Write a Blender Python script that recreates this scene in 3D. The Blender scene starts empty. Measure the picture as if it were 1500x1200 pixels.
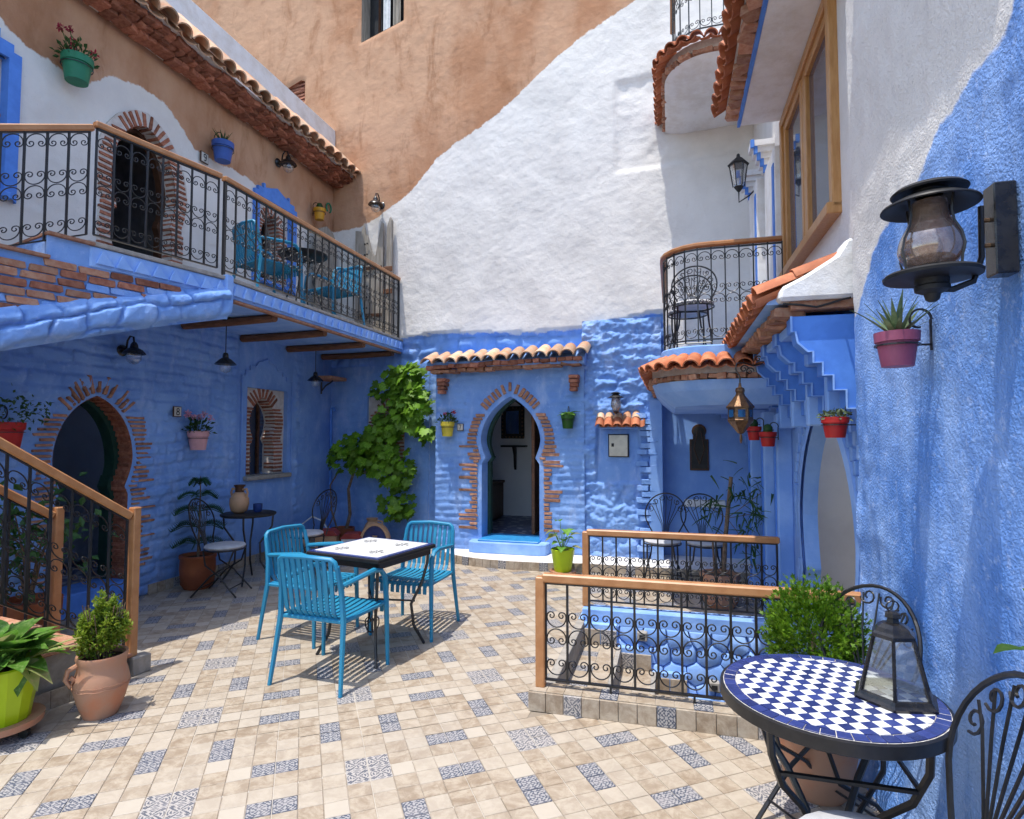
import bpy, bmesh, math, random
import numpy as np
from mathutils import Vector, Matrix, Euler
random.seed(7)
R = math.radians
S = bpy.context.scene
COL = S.collection

# ---------------------------------------------------------------- camera, sky, sun, exposure
cd = bpy.data.cameras.new('camera'); cam = bpy.data.objects.new('camera', cd); COL.objects.link(cam)
cd.sensor_fit = 'HORIZONTAL'; cd.sensor_width = 36; cd.lens = 20.4; cd.clip_start = 0.05; cd.clip_end = 500
cam.location = (0, 0, 1.55); cam.rotation_euler = (R(90 + 2.69), 0, R(15.3)); S.camera = cam
SUN = Vector((0.12, 0.235, -1.0)).normalized()
W = bpy.data.worlds.new('World'); S.world = W; W.use_nodes = True
nt = W.node_tree; bg = nt.nodes['Background']; sky = nt.nodes.new('ShaderNodeTexSky')
sky.sky_type = 'NISHITA'; sky.sun_disc = False
sky.sun_elevation = math.asin(-SUN.z); sky.sun_rotation = math.atan2(-SUN.x, -SUN.y)
sky.air_density = 1.0; sky.dust_density = 1.2; sky.ozone_density = 1.0
nt.links.new(sky.outputs[0], bg.inputs[0]); bg.inputs[1].default_value = 0.15
sl = bpy.data.lights.new('sun', 'SUN'); so = bpy.data.objects.new('sun', sl); COL.objects.link(so)
sl.energy = 2.0; sl.angle = R(0.5); sl.color = (1.0, 0.955, 0.88)
so.rotation_euler = SUN.to_track_quat('-Z', 'Y').to_euler(); so.location = (-2, -4, 14)
S.view_settings.view_transform = 'Standard'; S.view_settings.look = 'None'
S.view_settings.exposure = 1.3; S.view_settings.gamma = 1; S.view_settings.use_curve_mapping = False
S.cycles.max_bounces = 8; S.cycles.diffuse_bounces = 5; S.cycles.glossy_bounces = 3
S.cycles.transmission_bounces = 6; S.cycles.transparent_max_bounces = 8
S.cycles.caustics_reflective = False; S.cycles.caustics_refractive = False
S.cycles.use_denoising = True; S.cycles.sample_clamp_indirect = 6
S.cycles.use_adaptive_sampling = True; S.cycles.adaptive_threshold = 0.02

# ---------------------------------------------------------------- materials
MATS = {}
def lin(c):
    return tuple(x / 12.92 if x <= 0.04045 else ((x + 0.055) / 1.055) ** 2.4 for x in c)
def rgb(r, g, b): return lin((r / 255, g / 255, b / 255))
class G:
    def __init__(s, name):
        s.m = bpy.data.materials.new(name); s.m.use_nodes = True; s.t = s.m.node_tree
        s.b = s.t.nodes['Principled BSDF']; s.pos = s.n('ShaderNodeNewGeometry').outputs['Position']
    def n(s, ty, **kw):
        nd = s.t.nodes.new(ty)
        for k, v in kw.items(): setattr(nd, k, v)
        return nd
    def l(s, a, b): s.t.links.new(a, b)
    def val(s, sock, v):
        if isinstance(v, bpy.types.NodeSocket): s.l(v, sock)
        elif isinstance(v, (tuple, list)) and len(v) == 3 and sock.type == 'RGBA': sock.default_value = (*v, 1)
        else: sock.default_value = v
    def noise(s, scale, detail=4, rough=.55, vec=None, stretch=None, dist=0):
        nd = s.n('ShaderNodeTexNoise'); nd.inputs['Scale'].default_value = scale; nd.inputs['Detail'].default_value = detail
        nd.inputs['Roughness'].default_value = rough; nd.inputs['Distortion'].default_value = dist
        v = vec or s.pos
        if stretch:
            mp = s.n('ShaderNodeMapping'); mp.inputs['Scale'].default_value = stretch; s.l(v, mp.inputs['Vector']); v = mp.outputs[0]
        s.l(v, nd.inputs['Vector']); return nd.outputs['Fac']
    def ramp(s, f, a, b):
        nd = s.n('ShaderNodeMapRange'); nd.interpolation_type = 'SMOOTHSTEP'
        s.l(f, nd.inputs[0]); nd.inputs[1].default_value = a; nd.inputs[2].default_value = b; return nd.outputs[0]
    def mix(s, f, a, b, mode='MIX'):
        nd = s.n('ShaderNodeMix', data_type='RGBA', blend_type=mode)
        s.val(nd.inputs[0], f); s.val(nd.inputs[6], a); s.val(nd.inputs[7], b); return nd.outputs[2]
    def math(s, op, a, b=0.0, c=None):
        nd = s.n('ShaderNodeMath', operation=op); s.val(nd.inputs[0], a); s.val(nd.inputs[1], b)
        if c is not None: s.val(nd.inputs[2], c)
        return nd.outputs[0]
    def attr(s, name): return s.n('ShaderNodeAttribute', attribute_name=name).outputs['Fac']
    def rnd(s): return s.n('ShaderNodeObjectInfo').outputs['Random']
    def bump(s, h, strength=.4, dist=.01, prev=None):
        nd = s.n('ShaderNodeBump'); nd.inputs['Strength'].default_value = strength; nd.inputs['Distance'].default_value = dist
        s.l(h, nd.inputs['Height'])
        if prev is not None: s.l(prev, nd.inputs['Normal'])
        return nd.outputs[0]
    def done(s, col, rough=.8, spec=.25, metal=0.0, normal=None, **kw):
        s.val(s.b.inputs['Base Color'], col); s.val(s.b.inputs['Roughness'], rough)
        s.b.inputs['Specular IOR Level'].default_value = spec; s.b.inputs['Metallic'].default_value = metal
        if normal is not None: s.l(normal, s.b.inputs['Normal'])
        for k, v in kw.items(): s.val(s.b.inputs[k], v)
        MATS[s.m.name] = s.m; return s.m
def plain(name, a, b=None, scale=12, lo=.35, hi=.65, rough=.7, spec=.3, metal=0.0, bump=.2, bscale=80, bdist=.003, orand=0.0, stretch=None, **kw):
    g = G(name); b = b or tuple(x * .7 for x in a)
    c = g.mix(g.ramp(g.noise(scale, 5, .6, stretch=stretch), lo, hi), b, a)
    if orand:
        f = g.math('MULTIPLY_ADD', g.rnd(), orand * 2, 1 - orand)
        hs = g.n('ShaderNodeHueSaturation'); g.l(f, hs.inputs['Value']); g.l(c, hs.inputs['Color']); c = hs.outputs[0]
    nb = g.bump(g.noise(bscale, 4, .6, stretch=stretch), bump, bdist) if bump else None
    return g.done(c, rough, spec, metal, nb, **kw)

BLUE_A = (0.225, 0.39, 0.725); BLUE_B = (0.16, 0.305, 0.645); BLUE_P = (0.45, 0.575, 0.82)
WHITE = (0.74, 0.71, 0.67); WHITE_D = (0.64, 0.61, 0.575)
BROWN = (0.40, 0.205, 0.115); BROWN_L = (0.52, 0.315, 0.20); BROWN_D = (0.29, 0.135, 0.068)
def blue_layers(g, pale=.6, wear=.35):
    c = g.mix(g.ramp(g.noise(2.2, 5, .6), .32, .68), BLUE_B, BLUE_A)
    c = g.mix(g.math('MULTIPLY', g.ramp(g.noise(5.5, 6, .65, stretch=(1, 1, .35)), .48, .75), pale), c, BLUE_P)
    c = g.mix(g.math('MULTIPLY', g.ramp(g.noise(38, 3, .6), .62, .8), wear), c, (0.06, 0.15, 0.45))
    c = g.mix(g.math('MULTIPLY', g.ramp(g.noise(17, 6, .75), .56, .66), pale * .55), c, (0.42, 0.57, 0.88))
    sz = g.n('ShaderNodeSeparateXYZ'); g.l(g.pos, sz.inputs[0]); foot = g.ramp(g.math('ADD', g.math('MULTIPLY', sz.outputs[2], -1.0), g.math('MULTIPLY', g.noise(6, 6, .7), .9)), .18, .48)
    c = g.mix(g.math('MULTIPLY', foot, .45), c, (0.24, 0.29, 0.40))
    c = g.mix(g.math('MULTIPLY', g.ramp(g.noise(7, 6, .7, stretch=(1, 1, .22)), .60, .74), wear * .6), c, (0.12, 0.22, 0.50))
    return c
def grain(g, amt=.5, dist=.006, coarse=.5):
    a = g.bump(g.noise(14, 5, .6), coarse, .02)
    return g.bump(g.noise(95, 4, .65), amt, dist, a)
g = G('blue_lime_wash'); g.done(blue_layers(g), .95, .08, 0, grain(g))
g = G('blue_smooth_plaster'); g.done(blue_layers(g, .18, .1), .7, .3, 0, grain(g, .2, .003, .2))
g = G('pale_blue_plaster')
g.done(g.mix(g.ramp(g.noise(4, 5), .35, .7), (0.205, 0.375, 0.75), (0.305, 0.485, 0.83)), .75, .25, 0, grain(g, .25, .004, .3))
g = G('white_plaster')
g.done(g.mix(g.ramp(g.noise(5, 6, .65), .3, .62), WHITE_D, (0.76, 0.755, 0.75)), .85, .2, 0, grain(g, .35, .005, .4))
# big house wall: brown above, white in the middle, blue at the foot; signed distances to the paint edges in attributes
def paint_wall(name, white_rough):
    g = G(name)
    nz = g.math('MULTIPLY_ADD', g.noise(7, 7, .72), .13, -.065)
    fb = g.ramp(g.math('ADD', g.attr('brown'), nz), -.012, .012)
    fbl = g.ramp(g.math('ADD', g.attr('blue'), g.math('MULTIPLY_ADD', g.noise(6, 5, .6), .14, -.07)), -.012, .012)
    w = g.mix(g.ramp(g.noise(1.6, 6, .6), .3, .65), WHITE_D, WHITE)
    w = g.mix(g.math('MULTIPLY', g.ramp(g.noise(60, 3, .6), .64, .78), .35), w, (0.33, 0.33, 0.36))
    br = g.mix(g.ramp(g.noise(1.1, 6, .6, stretch=(1, 1, .6)), .34, .6), BROWN, BROWN_L)
    br = g.mix(g.math('MULTIPLY', g.ramp(g.noise(2.7, 6, .65, stretch=(1, 1, .45), dist=.6), .5, .72), .7), br, BROWN_D)
    c = g.mix(fb, w, br); c = g.mix(fbl, c, blue_layers(g, .45, .3))
    return g.done(c, .95, .08, 0, grain(g, .5, .006, white_rough))
paint_wall('tall_house_paint', .45); paint_wall('side_house_paint', .35)
g = G('pebbly_paint')
fbl = g.ramp(g.math('ADD', g.attr('blue'), g.math('MULTIPLY_ADD', g.noise(6, 5, .6), .10, -.05)), -.012, .012)
w = g.mix(g.ramp(g.noise(1.6, 6, .6), .3, .65), WHITE_D, WHITE); w = g.mix(g.math('MULTIPLY', g.ramp(g.noise(70, 3, .7), .56, .74), .5), w, (0.36, 0.36, 0.38))
b_ = g.mix(g.ramp(g.noise(2.1, 6, .62, stretch=(1, 1, .45)), .36, .62), (0.105, 0.25, 0.62), (0.30, 0.465, 0.81)); b_ = g.mix(g.math('MULTIPLY', g.ramp(g.noise(9, 5, .65, stretch=(1, 1, .10)), .52, .68), .55), b_, (0.115, 0.25, 0.60)); b_ = g.mix(g.math('MULTIPLY', g.ramp(g.noise(24, 6, .75), .55, .64), .5), b_, (0.44, 0.57, 0.85)); b_ = g.mix(g.math('MULTIPLY', g.ramp(g.noise(75, 3, .7), .55, .75), .45), b_, (0.06, 0.16, 0.48))
b_ = g.mix(g.math('MULTIPLY', g.ramp(g.noise(3.1, 5, .6), .68, .76), .35), b_, (0.42, 0.40, 0.42))
hgt = g.math('ADD', g.ramp(g.noise(85, 2, .55), .38, .62), g.math('MULTIPLY', g.noise(30, 3, .6), 1.2))
peb = g.bump(g.math('MULTIPLY', hgt, g.math('MULTIPLY_ADD', fbl, .6, .4)), .5, .007, g.bump(g.noise(190, 2, .6), .3, .003)); g.done(g.mix(fbl, w, b_), .92, .12, 0, peb)
plain('fired_brick', (0.36, 0.15, 0.09), (0.24, 0.085, 0.05), 25, rough=.85, bump=.5, bscale=60, bdist=.006, orand=.35)
plain('pale_brick', (0.42, 0.235, 0.15), (0.33, 0.145, 0.085), 22, rough=.85, bump=.5, bscale=60, bdist=.006, orand=.3)
plain('terracotta_roof', (0.58, 0.30, 0.17), (0.50, 0.38, 0.27), 9, rough=.8, bump=.5, bscale=50, bdist=.005, orand=.32)
plain('red_terracotta_roof', (0.50, 0.185, 0.09), (0.38, 0.12, 0.055), 9, rough=.7, bump=.4, bscale=50, bdist=.004, orand=.3)
plain('terracotta', (0.47, 0.185, 0.095), (0.42, 0.23, 0.145), 6, .45, .75, rough=.75, bump=.25, bscale=45, bdist=.004)
plain('red_brown_clay', (0.30, 0.085, 0.03), (0.22, 0.06, 0.025), 6, rough=.55, bump=.15)
plain('mortar', (0.60, 0.555, 0.515), (0.50, 0.45, 0.41), 18, rough=.9, bump=.6, bscale=50, bdist=.008)
plain('wood_varnish', (0.42, 0.185, 0.065), (0.33, 0.135, 0.045), 7, rough=.38, spec=.5, bump=.1, bscale=40, stretch=(1, 1, 1))
plain('wood_rail', (0.46, 0.22, 0.09), (0.38, 0.165, 0.06), 9, rough=.42, spec=.45, bump=.1, bscale=40)
plain('window_wood', (0.48, 0.25, 0.09), (0.40, 0.19, 0.06), 14, rough=.4, spec=.45, bump=.1, stretch=(4, 4, .6))
plain('beam_wood', (0.20, 0.095, 0.05), (0.12, 0.055, 0.03), 20, rough=.75, bump=.4, bscale=40, bdist=.006, stretch=(.4, 3, 3))
plain('weathered_wood', (0.36, 0.32, 0.27), (0.24, 0.21, 0.17), 14, rough=.9, bump=.6, bscale=40, bdist=.006, stretch=(4, 4, .3))
plain('iron', (0.009, 0.009, 0.010), (0.016, 0.015, 0.015), 30, rough=.36, spec=.5, bump=.2, bscale=120, bdist=.001)
plain('dark_metal', (0.012, 0.012, 0.014), (0.03, 0.027, 0.024), 30, rough=.26, spec=.6, metal=.2, bump=.1)
plain('antique_brass', (0.22, 0.13, 0.07), (0.12, 0.07, 0.045), 40, rough=.4, metal=.75, bump=.3, bscale=90, bdist=.002)
plain('blue_resin', (0.017, 0.205, 0.37), (0.022, 0.22, 0.36), 6, rough=.45, spec=.4, bump=.05)
plain('grey_cushion', (0.50, 0.50, 0.51), (0.42, 0.42, 0.44), 15, rough=.95, spec=.1, bump=.3, bscale=150, bdist=.002)
plain('white_glaze', (0.78, 0.78, 0.77), (0.70, 0.70, 0.70), 15, rough=.22, spec=.5, bump=.05)
plain('cobalt_glaze', (0.026, 0.038, 0.14), (0.035, 0.05, 0.18), 15, rough=.22, spec=.5, bump=.05, orand=.25)
plain('black_paint', (0.012, 0.012, 0.014), (0.02, 0.02, 0.02), 15, rough=.5, bump=.05)
plain('dark_room', (0.6, 0.6, 0.61), (0.55, 0.55, 0.56), 3, rough=.9, bump=0)
plain('grey_room', (0.72, 0.72, 0.73), (0.68, 0.68, 0.69), 3, rough=.9, bump=0)
plain('beige_plaster', (0.60, 0.55, 0.47), (0.54, 0.49, 0.42), 3, rough=.9, bump=.1)
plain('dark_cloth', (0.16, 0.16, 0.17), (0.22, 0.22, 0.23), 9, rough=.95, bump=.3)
plain('green_door_paint', (0.012, 0.045, 0.034), (0.02, 0.06, 0.045), 12, rough=.4, bump=.15)
plain('dark_wood', (0.05, 0.022, 0.012), (0.08, 0.035, 0.018), 12, rough=.5, bump=.2)
plain('soil', (0.03, 0.018, 0.01), (0.06, 0.04, 0.025), 40, rough=.95, bump=.8, bscale=60, bdist=.01)
plain('stone_sill', (0.36, 0.33, 0.29), (0.27, 0.25, 0.22), 14, rough=.85, bump=.3)
plain('threshold_blue', (0.035, 0.28, 0.60), (0.03, 0.22, 0.52), 10, rough=.35, bump=.1)
plain('deep_blue_paint', (0.095, 0.26, 0.72), (0.075, 0.21, 0.62), 8, rough=.6, bump=.15)
plain('bright_lime', (0.39, 0.54, 0.006), (0.36, 0.50, 0.005), 6, rough=.35, spec=.45, bump=.03)
for nm, c in dict(yellow_pot=(0.66, 0.53, 0.06), ochre_pot=(0.55, 0.27, 0.02), red_pot=(0.46, 0.022, 0.018), green_pot=(0.022, 0.19, 0.10),
                  dark_green_pot=(0.03, 0.10, 0.012), blue_pot=(0.04, 0.10, 0.36), pink_pot=(0.62, 0.33, 0.34), purple_pot=(0.32, 0.085, 0.15),
                  white_paint=(0.74, 0.74, 0.73), cream_enamel=(0.62, 0.58, 0.46), black_ink=(0.01, 0.01, 0.012), cup_blue=(0.02, 0.05, 0.2),
                  number_tile=(0.58, 0.55, 0.49), sand_clay=(0.50, 0.30, 0.17), roof_red=(0.33, 0.05, 0.04), rubber=(0.015, 0.015, 0.015)).items():
    plain(nm, c, tuple(x * .82 for x in c), 9, rough=.5, bump=.1, bscale=60)
def leafmat(name, a, b, c, trans=.35):
    g = G(name)
    col = g.mix(g.ramp(g.noise(7, 3), .3, .7), a, b)
    col = g.mix(g.ramp(g.noise(45, 2), .45, .75), col, c)
    hs = g.n('ShaderNodeHueSaturation'); g.l(g.math('MULTIPLY_ADD', g.rnd(), .7, .65), hs.inputs['Value']); g.l(col, hs.inputs['Color'])
    m = g.done(hs.outputs[0], .5, .35)
    tr = g.n('ShaderNodeBsdfTranslucent'); g.l(hs.outputs[0], tr.inputs[0]); mx = g.n('ShaderNodeMixShader'); mx.inputs[0].default_value = trans
    g.l(g.b.outputs[0], mx.inputs[1]); g.l(tr.outputs[0], mx.inputs[2]); g.l(mx.outputs[0], g.t.nodes['Material Output'].inputs[0])
leafmat('vine_leaf', (0.11, 0.24, 0.012), (0.19, 0.37, 0.025), (0.24, 0.42, 0.05), .45)
leafmat('dark_leaf', (0.018, 0.06, 0.012), (0.04, 0.10, 0.02), (0.05, 0.12, 0.03), .2)
leafmat('broad_leaf', (0.085, 0.22, 0.02), (0.14, 0.32, 0.04), (0.24, 0.38, 0.10))
leafmat('pale_leaf', (0.26, 0.33, 0.10), (0.36, 0.36, 0.14), (0.42, 0.36, 0.18))
leafmat('thuja_leaf', (0.08, 0.21, 0.006), (0.15, 0.32, 0.012), (0.28, 0.45, 0.03))
leafmat('box_leaf', (0.08, 0.15, 0.012), (0.18, 0.26, 0.02), (0.30, 0.34, 0.04), .45)
leafmat('fir_needle', (0.012, 0.055, 0.03), (0.025, 0.09, 0.04), (0.03, 0.11, 0.05), .15)
leafmat('succulent', (0.07, 0.11, 0.05), (0.12, 0.17, 0.08), (0.16, 0.21, 0.10), .1)
leafmat('petal_red', (0.45, 0.012, 0.02), (0.6, 0.03, 0.04), (0.5, 0.03, 0.06)); leafmat('petal_pink', (0.6, 0.25, 0.36), (0.66, 0.36, 0.45), (0.7, 0.5, 0.55))
leafmat('petal_magenta', (0.35, 0.015, 0.05), (0.45, 0.03, 0.08), (0.5, 0.05, 0.1))
plain('bark', (0.22, 0.15, 0.10), (0.12, 0.08, 0.05), 30, rough=.9, bump=.6, bscale=60, bdist=.006)
def thin_glass(name, tint, tint2, body, refl):
    g = G(name); g.done((0.9, 0.9, 0.9), .25, .5); tr = g.n('ShaderNodeBsdfTransparent'); g.l(g.mix(g.ramp(g.noise(55, 5, .7), .42, .62), tint, tint2), tr.inputs[0])
    gl = g.n('ShaderNodeBsdfGlossy'); gl.inputs[1].default_value = .04; lw = g.n('ShaderNodeLayerWeight'); lw.inputs[0].default_value = .35
    a = g.n('ShaderNodeMixShader'); a.inputs[0].default_value = body; g.l(tr.outputs[0], a.inputs[1]); g.l(g.b.outputs[0], a.inputs[2]); g.val(g.b.inputs['Base Color'], g.mix(.5, tint, tint2))
    b = g.n('ShaderNodeMixShader'); g.l(g.math('MULTIPLY_ADD', lw.outputs['Facing'], .55, refl), b.inputs[0]); g.l(a.outputs[0], b.inputs[1]); g.l(gl.outputs[0], b.inputs[2]); g.l(b.outputs[0], g.t.nodes['Material Output'].inputs[0])
thin_glass('glass', (0.97, 0.98, 0.98), (0.93, 0.95, 0.96), .03, .10); thin_glass('amber_glass', (0.95, 0.84, 0.74), (0.72, 0.52, 0.40), .16, .10)
g = G('blue_glass'); g.b.inputs['Transmission Weight'].default_value = .6; g.done((0.03, 0.16, 0.42), .08, .5)
g = G('window_glass'); g.done((0.05, 0.065, 0.10), .04, .8)
g = G('mirror_glass'); g.done((0.85, 0.88, 0.9), .03, .5, 1.0)
# floor tiles: travertine print with a tint per tile, and the blue ornament
g = G('travertine_tile')
t = g.attr('tint')
c = g.mix(g.ramp(g.noise(13, 7, .72, dist=.6), .36, .64), (0.265, 0.20, 0.138), (0.42, 0.35, 0.265))
c = g.mix(g.math('MULTIPLY', g.ramp(g.noise(30, 5, .7, stretch=(1, 2.2, 1)), .5, .72), .55), c, (0.24, 0.175, 0.115))
c = g.mix(t, c, (0.46, 0.405, 0.33))
c = g.mix(g.math('MULTIPLY', g.ramp(g.noise(1.3, 4), .5, .7), .2), c, (0.36, 0.33, 0.29))
g.done(c, g.math('MULTIPLY_ADD', g.noise(20, 3), .25, .42), .3, 0, g.bump(g.noise(35, 5, .7), .25, .002))
def ornament(name, ground, ink, star):
    g = G(name)
    uv = g.n('ShaderNodeUVMap').outputs[0]; sp = g.n('ShaderNodeSeparateXYZ'); g.l(uv, sp.inputs[0])
    x, y = sp.outputs[0], sp.outputs[1]
    ax = g.math('ABSOLUTE', x); ay = g.math('ABSOLUTE', y)
    r = g.math('SQRT', g.math('ADD', g.math('MULTIPLY', x, x), g.math('MULTIPLY', y, y)))
    th = g.math('ARCTAN2', y, x)
    k = 8.0 if not star else 8.0
    pet = g.math('SINE', g.math('ADD', g.math('MULTIPLY', th, k), g.math('MULTIPLY', r, 3.0 if not star else 5.0)))
    ring = g.math('SINE', g.math('MULTIPLY', r, 23.0 if not star else 26.0))
    curl = g.math('MULTIPLY', g.math('SINE', g.math('MULTIPLY', ax, 17.0)), g.math('SINE', g.math('MULTIPLY', ay, 17.0)))
    s = g.math('ADD', g.math('MULTIPLY', g.math('ADD', pet, ring), .55), g.math('MULTIPLY', curl, .9))
    s = g.math('ADD', s, g.math('MULTIPLY_ADD', g.noise(60, 3), .8, -.4))
    f = g.ramp(s, -.12, .12)
    edge = g.ramp(g.math('MAXIMUM', ax, ay), .9, .95)
    c = g.mix(f, ink, ground); c = g.mix(g.math('MULTIPLY', edge, .6), c, ink if not star else ground)
    c = g.mix(g.math('MULTIPLY', g.ramp(g.noise(12, 4), .45, .75), .45), c, (0.36, 0.33, 0.32))
    g.done(c, .45, .3)
ornament('blue_ornament_tile', (0.36, 0.345, 0.335), (0.075, 0.085, 0.115), False)
ornament('star_ornament_tile', (0.43, 0.395, 0.36), (0.105, 0.11, 0.13), True)
g = G('grout')
sp = g.n('ShaderNodeSeparateXYZ'); g.l(g.pos, sp.inputs[0])
g.done(g.mix(g.ramp(g.noise(4, 4), .4, .6), (0.27, 0.23, 0.19), (0.38, 0.34, 0.29)), .9, .1)
plain('white_grout', (0.66, 0.63, 0.58), (0.55, 0.52, 0.47), 20, rough=.9, bump=.2)
g = G('mosaic_room_floor')
vo = g.n('ShaderNodeTexVoronoi'); vo.inputs['Scale'].default_value = 9; g.l(g.pos, vo.inputs[0])
g.done(g.mix(g.ramp(vo.outputs['Distance'], .3, .4), (0.35, 0.36, 0.4), (0.06, 0.08, 0.16)), .4, .3)

# ---------------------------------------------------------------- mesh helpers
ORI = {}                                       # world origin of objects whose children are given in world coordinates
def mk(name, me, parent=None, loc=(0, 0, 0), rot=None, scale=None):
    o = bpy.data.objects.new(name, me); COL.objects.link(o)
    if parent is not None: o.parent = parent
    o.location = loc
    if rot is not None: o.rotation_euler = rot
    if scale is not None: o.scale = scale
    return o
def wmk(name, me, parent, Mw=None):
    """a child placed by its world matrix under a parent that is only translated"""
    o = bpy.data.objects.new(name, me); COL.objects.link(o); T = Vector((0, 0, 0))
    if parent is not None: o.parent = parent; T = ORI.get(parent.name, Vector((0, 0, 0)))
    Mw = Mw if Mw is not None else Matrix.Identity(4)
    o.matrix_basis = Matrix.Translation(-T) @ Mw
    ORI[o.name] = Mw.to_translation()
    return o
def thing(name, label, cat, loc=(0, 0, 0), rz=0.0, group=None):
    o = bpy.data.objects.new(name, None); COL.objects.link(o); o.empty_display_size = .1
    o.location = loc; o.rotation_euler = (0, 0, rz); o['label'] = label; o['category'] = cat
    if group: o['group'] = group
    o['kind'] = 'thing'; ORI[o.name] = Vector(loc); return o
def tag(o, label, cat, group=None):
    o['kind'] = 'thing'
    o['label'] = label; o['category'] = cat
    if group: o['group'] = group
    return o
def dup(root, loc, rz=0.0, label=None, group=None, scale=None):
    def rec(o, par):
        c = o.copy(); COL.objects.link(c); c.parent = par
        for ch in o.children: rec(ch, c)
        return c
    r = rec(root, None); r.location = loc; r.rotation_euler = (0, 0, rz)
    if scale: r.scale = (scale,) * 3
    if label: r['label'] = label
    if group: r['group'] = group
    return r
class MB:
    def __init__(s): s.v = []; s.f = []; s.mi = []; s.cur = 0
    def add(s, vs, fs):
        b = len(s.v); s.v += [tuple(v) for v in vs]
        for f in fs: s.f.append(tuple(i + b for i in f)); s.mi.append(s.cur)
        return s
    def box(s, c, size, rot=None):
        M3 = rot if rot is not None else Matrix.Identity(3); c = Vector(c); vs = []
        for x in (-.5, .5):
            for y in (-.5, .5):
                for z in (-.5, .5): vs.append(c + M3 @ Vector((x * size[0], y * size[1], z * size[2])))
        return s.add(vs, [(0, 1, 3, 2), (4, 6, 7, 5), (0, 4, 5, 1), (2, 3, 7, 6), (0, 2, 6, 4), (1, 5, 7, 3)])
    def b6(s, x0, x1, y0, y1, z0, z1): return s.box(((x0 + x1) / 2, (y0 + y1) / 2, (z0 + z1) / 2), (x1 - x0, y1 - y0, z1 - z0))
    def tube(s, pts, r, n=6, caps=True, flat=1.0):
        pts = [Vector(p) for p in pts]; N = len(pts); vs = []; fs = []
        rr = r if isinstance(r, (list, tuple)) else [r] * N
        up = None
        for i, p in enumerate(pts):
            t = (pts[min(i + 1, N - 1)] - pts[max(i - 1, 0)]).normalized()
            if up is None:
                up = Vector((0, 0, 1)) if abs(t.z) < .9 else Vector((0, 1, 0))
            a = t.cross(up)
            if a.length < 1e-4: a = t.orthogonal()
            a.normalize(); up = a.cross(t).normalized()
            for k in range(n):
                an = 2 * math.pi * k / n + math.pi / n; vs.append(p + a * math.cos(an) * rr[i] + up * math.sin(an) * rr[i] * flat)
        for i in range(N - 1):
            for k in range(n):
                q = (k + 1) % n; fs.append((i * n + k, i * n + q, (i + 1) * n + q, (i + 1) * n + k))
        if caps: fs.append(tuple(range(n))[::-1]); fs.append(tuple((N - 1) * n + k for k in range(n)))
        return s.add(vs, fs)
    def lathe(s, prof, n=24, c=(0, 0, 0), a0=0.0, a1=2 * math.pi, sx=1.0, sy=1.0, cap=True):
        full = abs(a1 - a0 - 2 * math.pi) < 1e-6; m = n if full else n + 1; vs = []; fs = []
        for (r, z) in prof:
            for k in range(m):
                an = a0 + (a1 - a0) * k / n; vs.append((c[0] + r * math.cos(an) * sx, c[1] + r * math.sin(an) * sy, c[2] + z))
        for i in range(len(prof) - 1):
            for k in range(n):
                q = (k + 1) % m; fs.append((i * m + k, i * m + q, (i + 1) * m + q, (i + 1) * m + k))
        if cap and full:
            fs.append(tuple(range(m))[::-1]); fs.append(tuple((len(prof) - 1) * m + k for k in range(m)))
        return s.add(vs, fs)
    def prism(s, poly, axis, a, b):
        """polygon of 2-D points extruded along axis 0/1/2 from a to b"""
        def P(u, v, w): return {0: (w, u, v), 1: (u, w, v), 2: (u, v, w)}[axis]
        n = len(poly); vs = [P(u, v, a) for u, v in poly] + [P(u, v, b) for u, v in poly]
        fs = [tuple(range(n))[::-1], tuple(range(n, 2 * n))] + [(i, (i + 1) % n, n + (i + 1) % n, n + i) for i in range(n)]
        return s.add(vs, fs)
    def strip(s, A, B):
        """ribbon between two equally long polylines"""
        n = len(A); return s.add(list(A) + list(B), [(i, i + 1, n + i + 1, n + i) for i in range(n - 1)])
    def mesh(s, name, mats, smooth=False, bevel=0.0, recalc=True):
        me = bpy.data.meshes.new(name); me.from_pydata(s.v, [], s.f)
        for m in (mats if isinstance(mats, (list, tuple)) else [mats]): me.materials.append(MATS[m])
        if len(set(s.mi)) > 1: me.polygons.foreach_set('material_index', s.mi)
        if recalc or bevel:
            bm = bmesh.new(); bm.from_mesh(me)
            if bevel: bmesh.ops.bevel(bm, geom=bm.edges[:], offset=bevel, segments=1, affect='EDGES')
            bmesh.ops.recalc_face_normals(bm, faces=bm.faces); bm.to_mesh(me); bm.free()
        if smooth:
            me.polygons.foreach_set('use_smooth', [True] * len(me.polygons))
            try: me.set_sharp_from_angle(angle=R(50))
            except Exception: pass
        me.update(); return me
    def build(s, name, mats, parent=None, world=False, smooth=False, bevel=0.0, loc=(0, 0, 0), rot=None, recalc=True):
        me = s.mesh(name, mats, smooth, bevel, recalc)
        return wmk(name, me, parent) if world else mk(name, me, parent, loc, rot)
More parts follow.
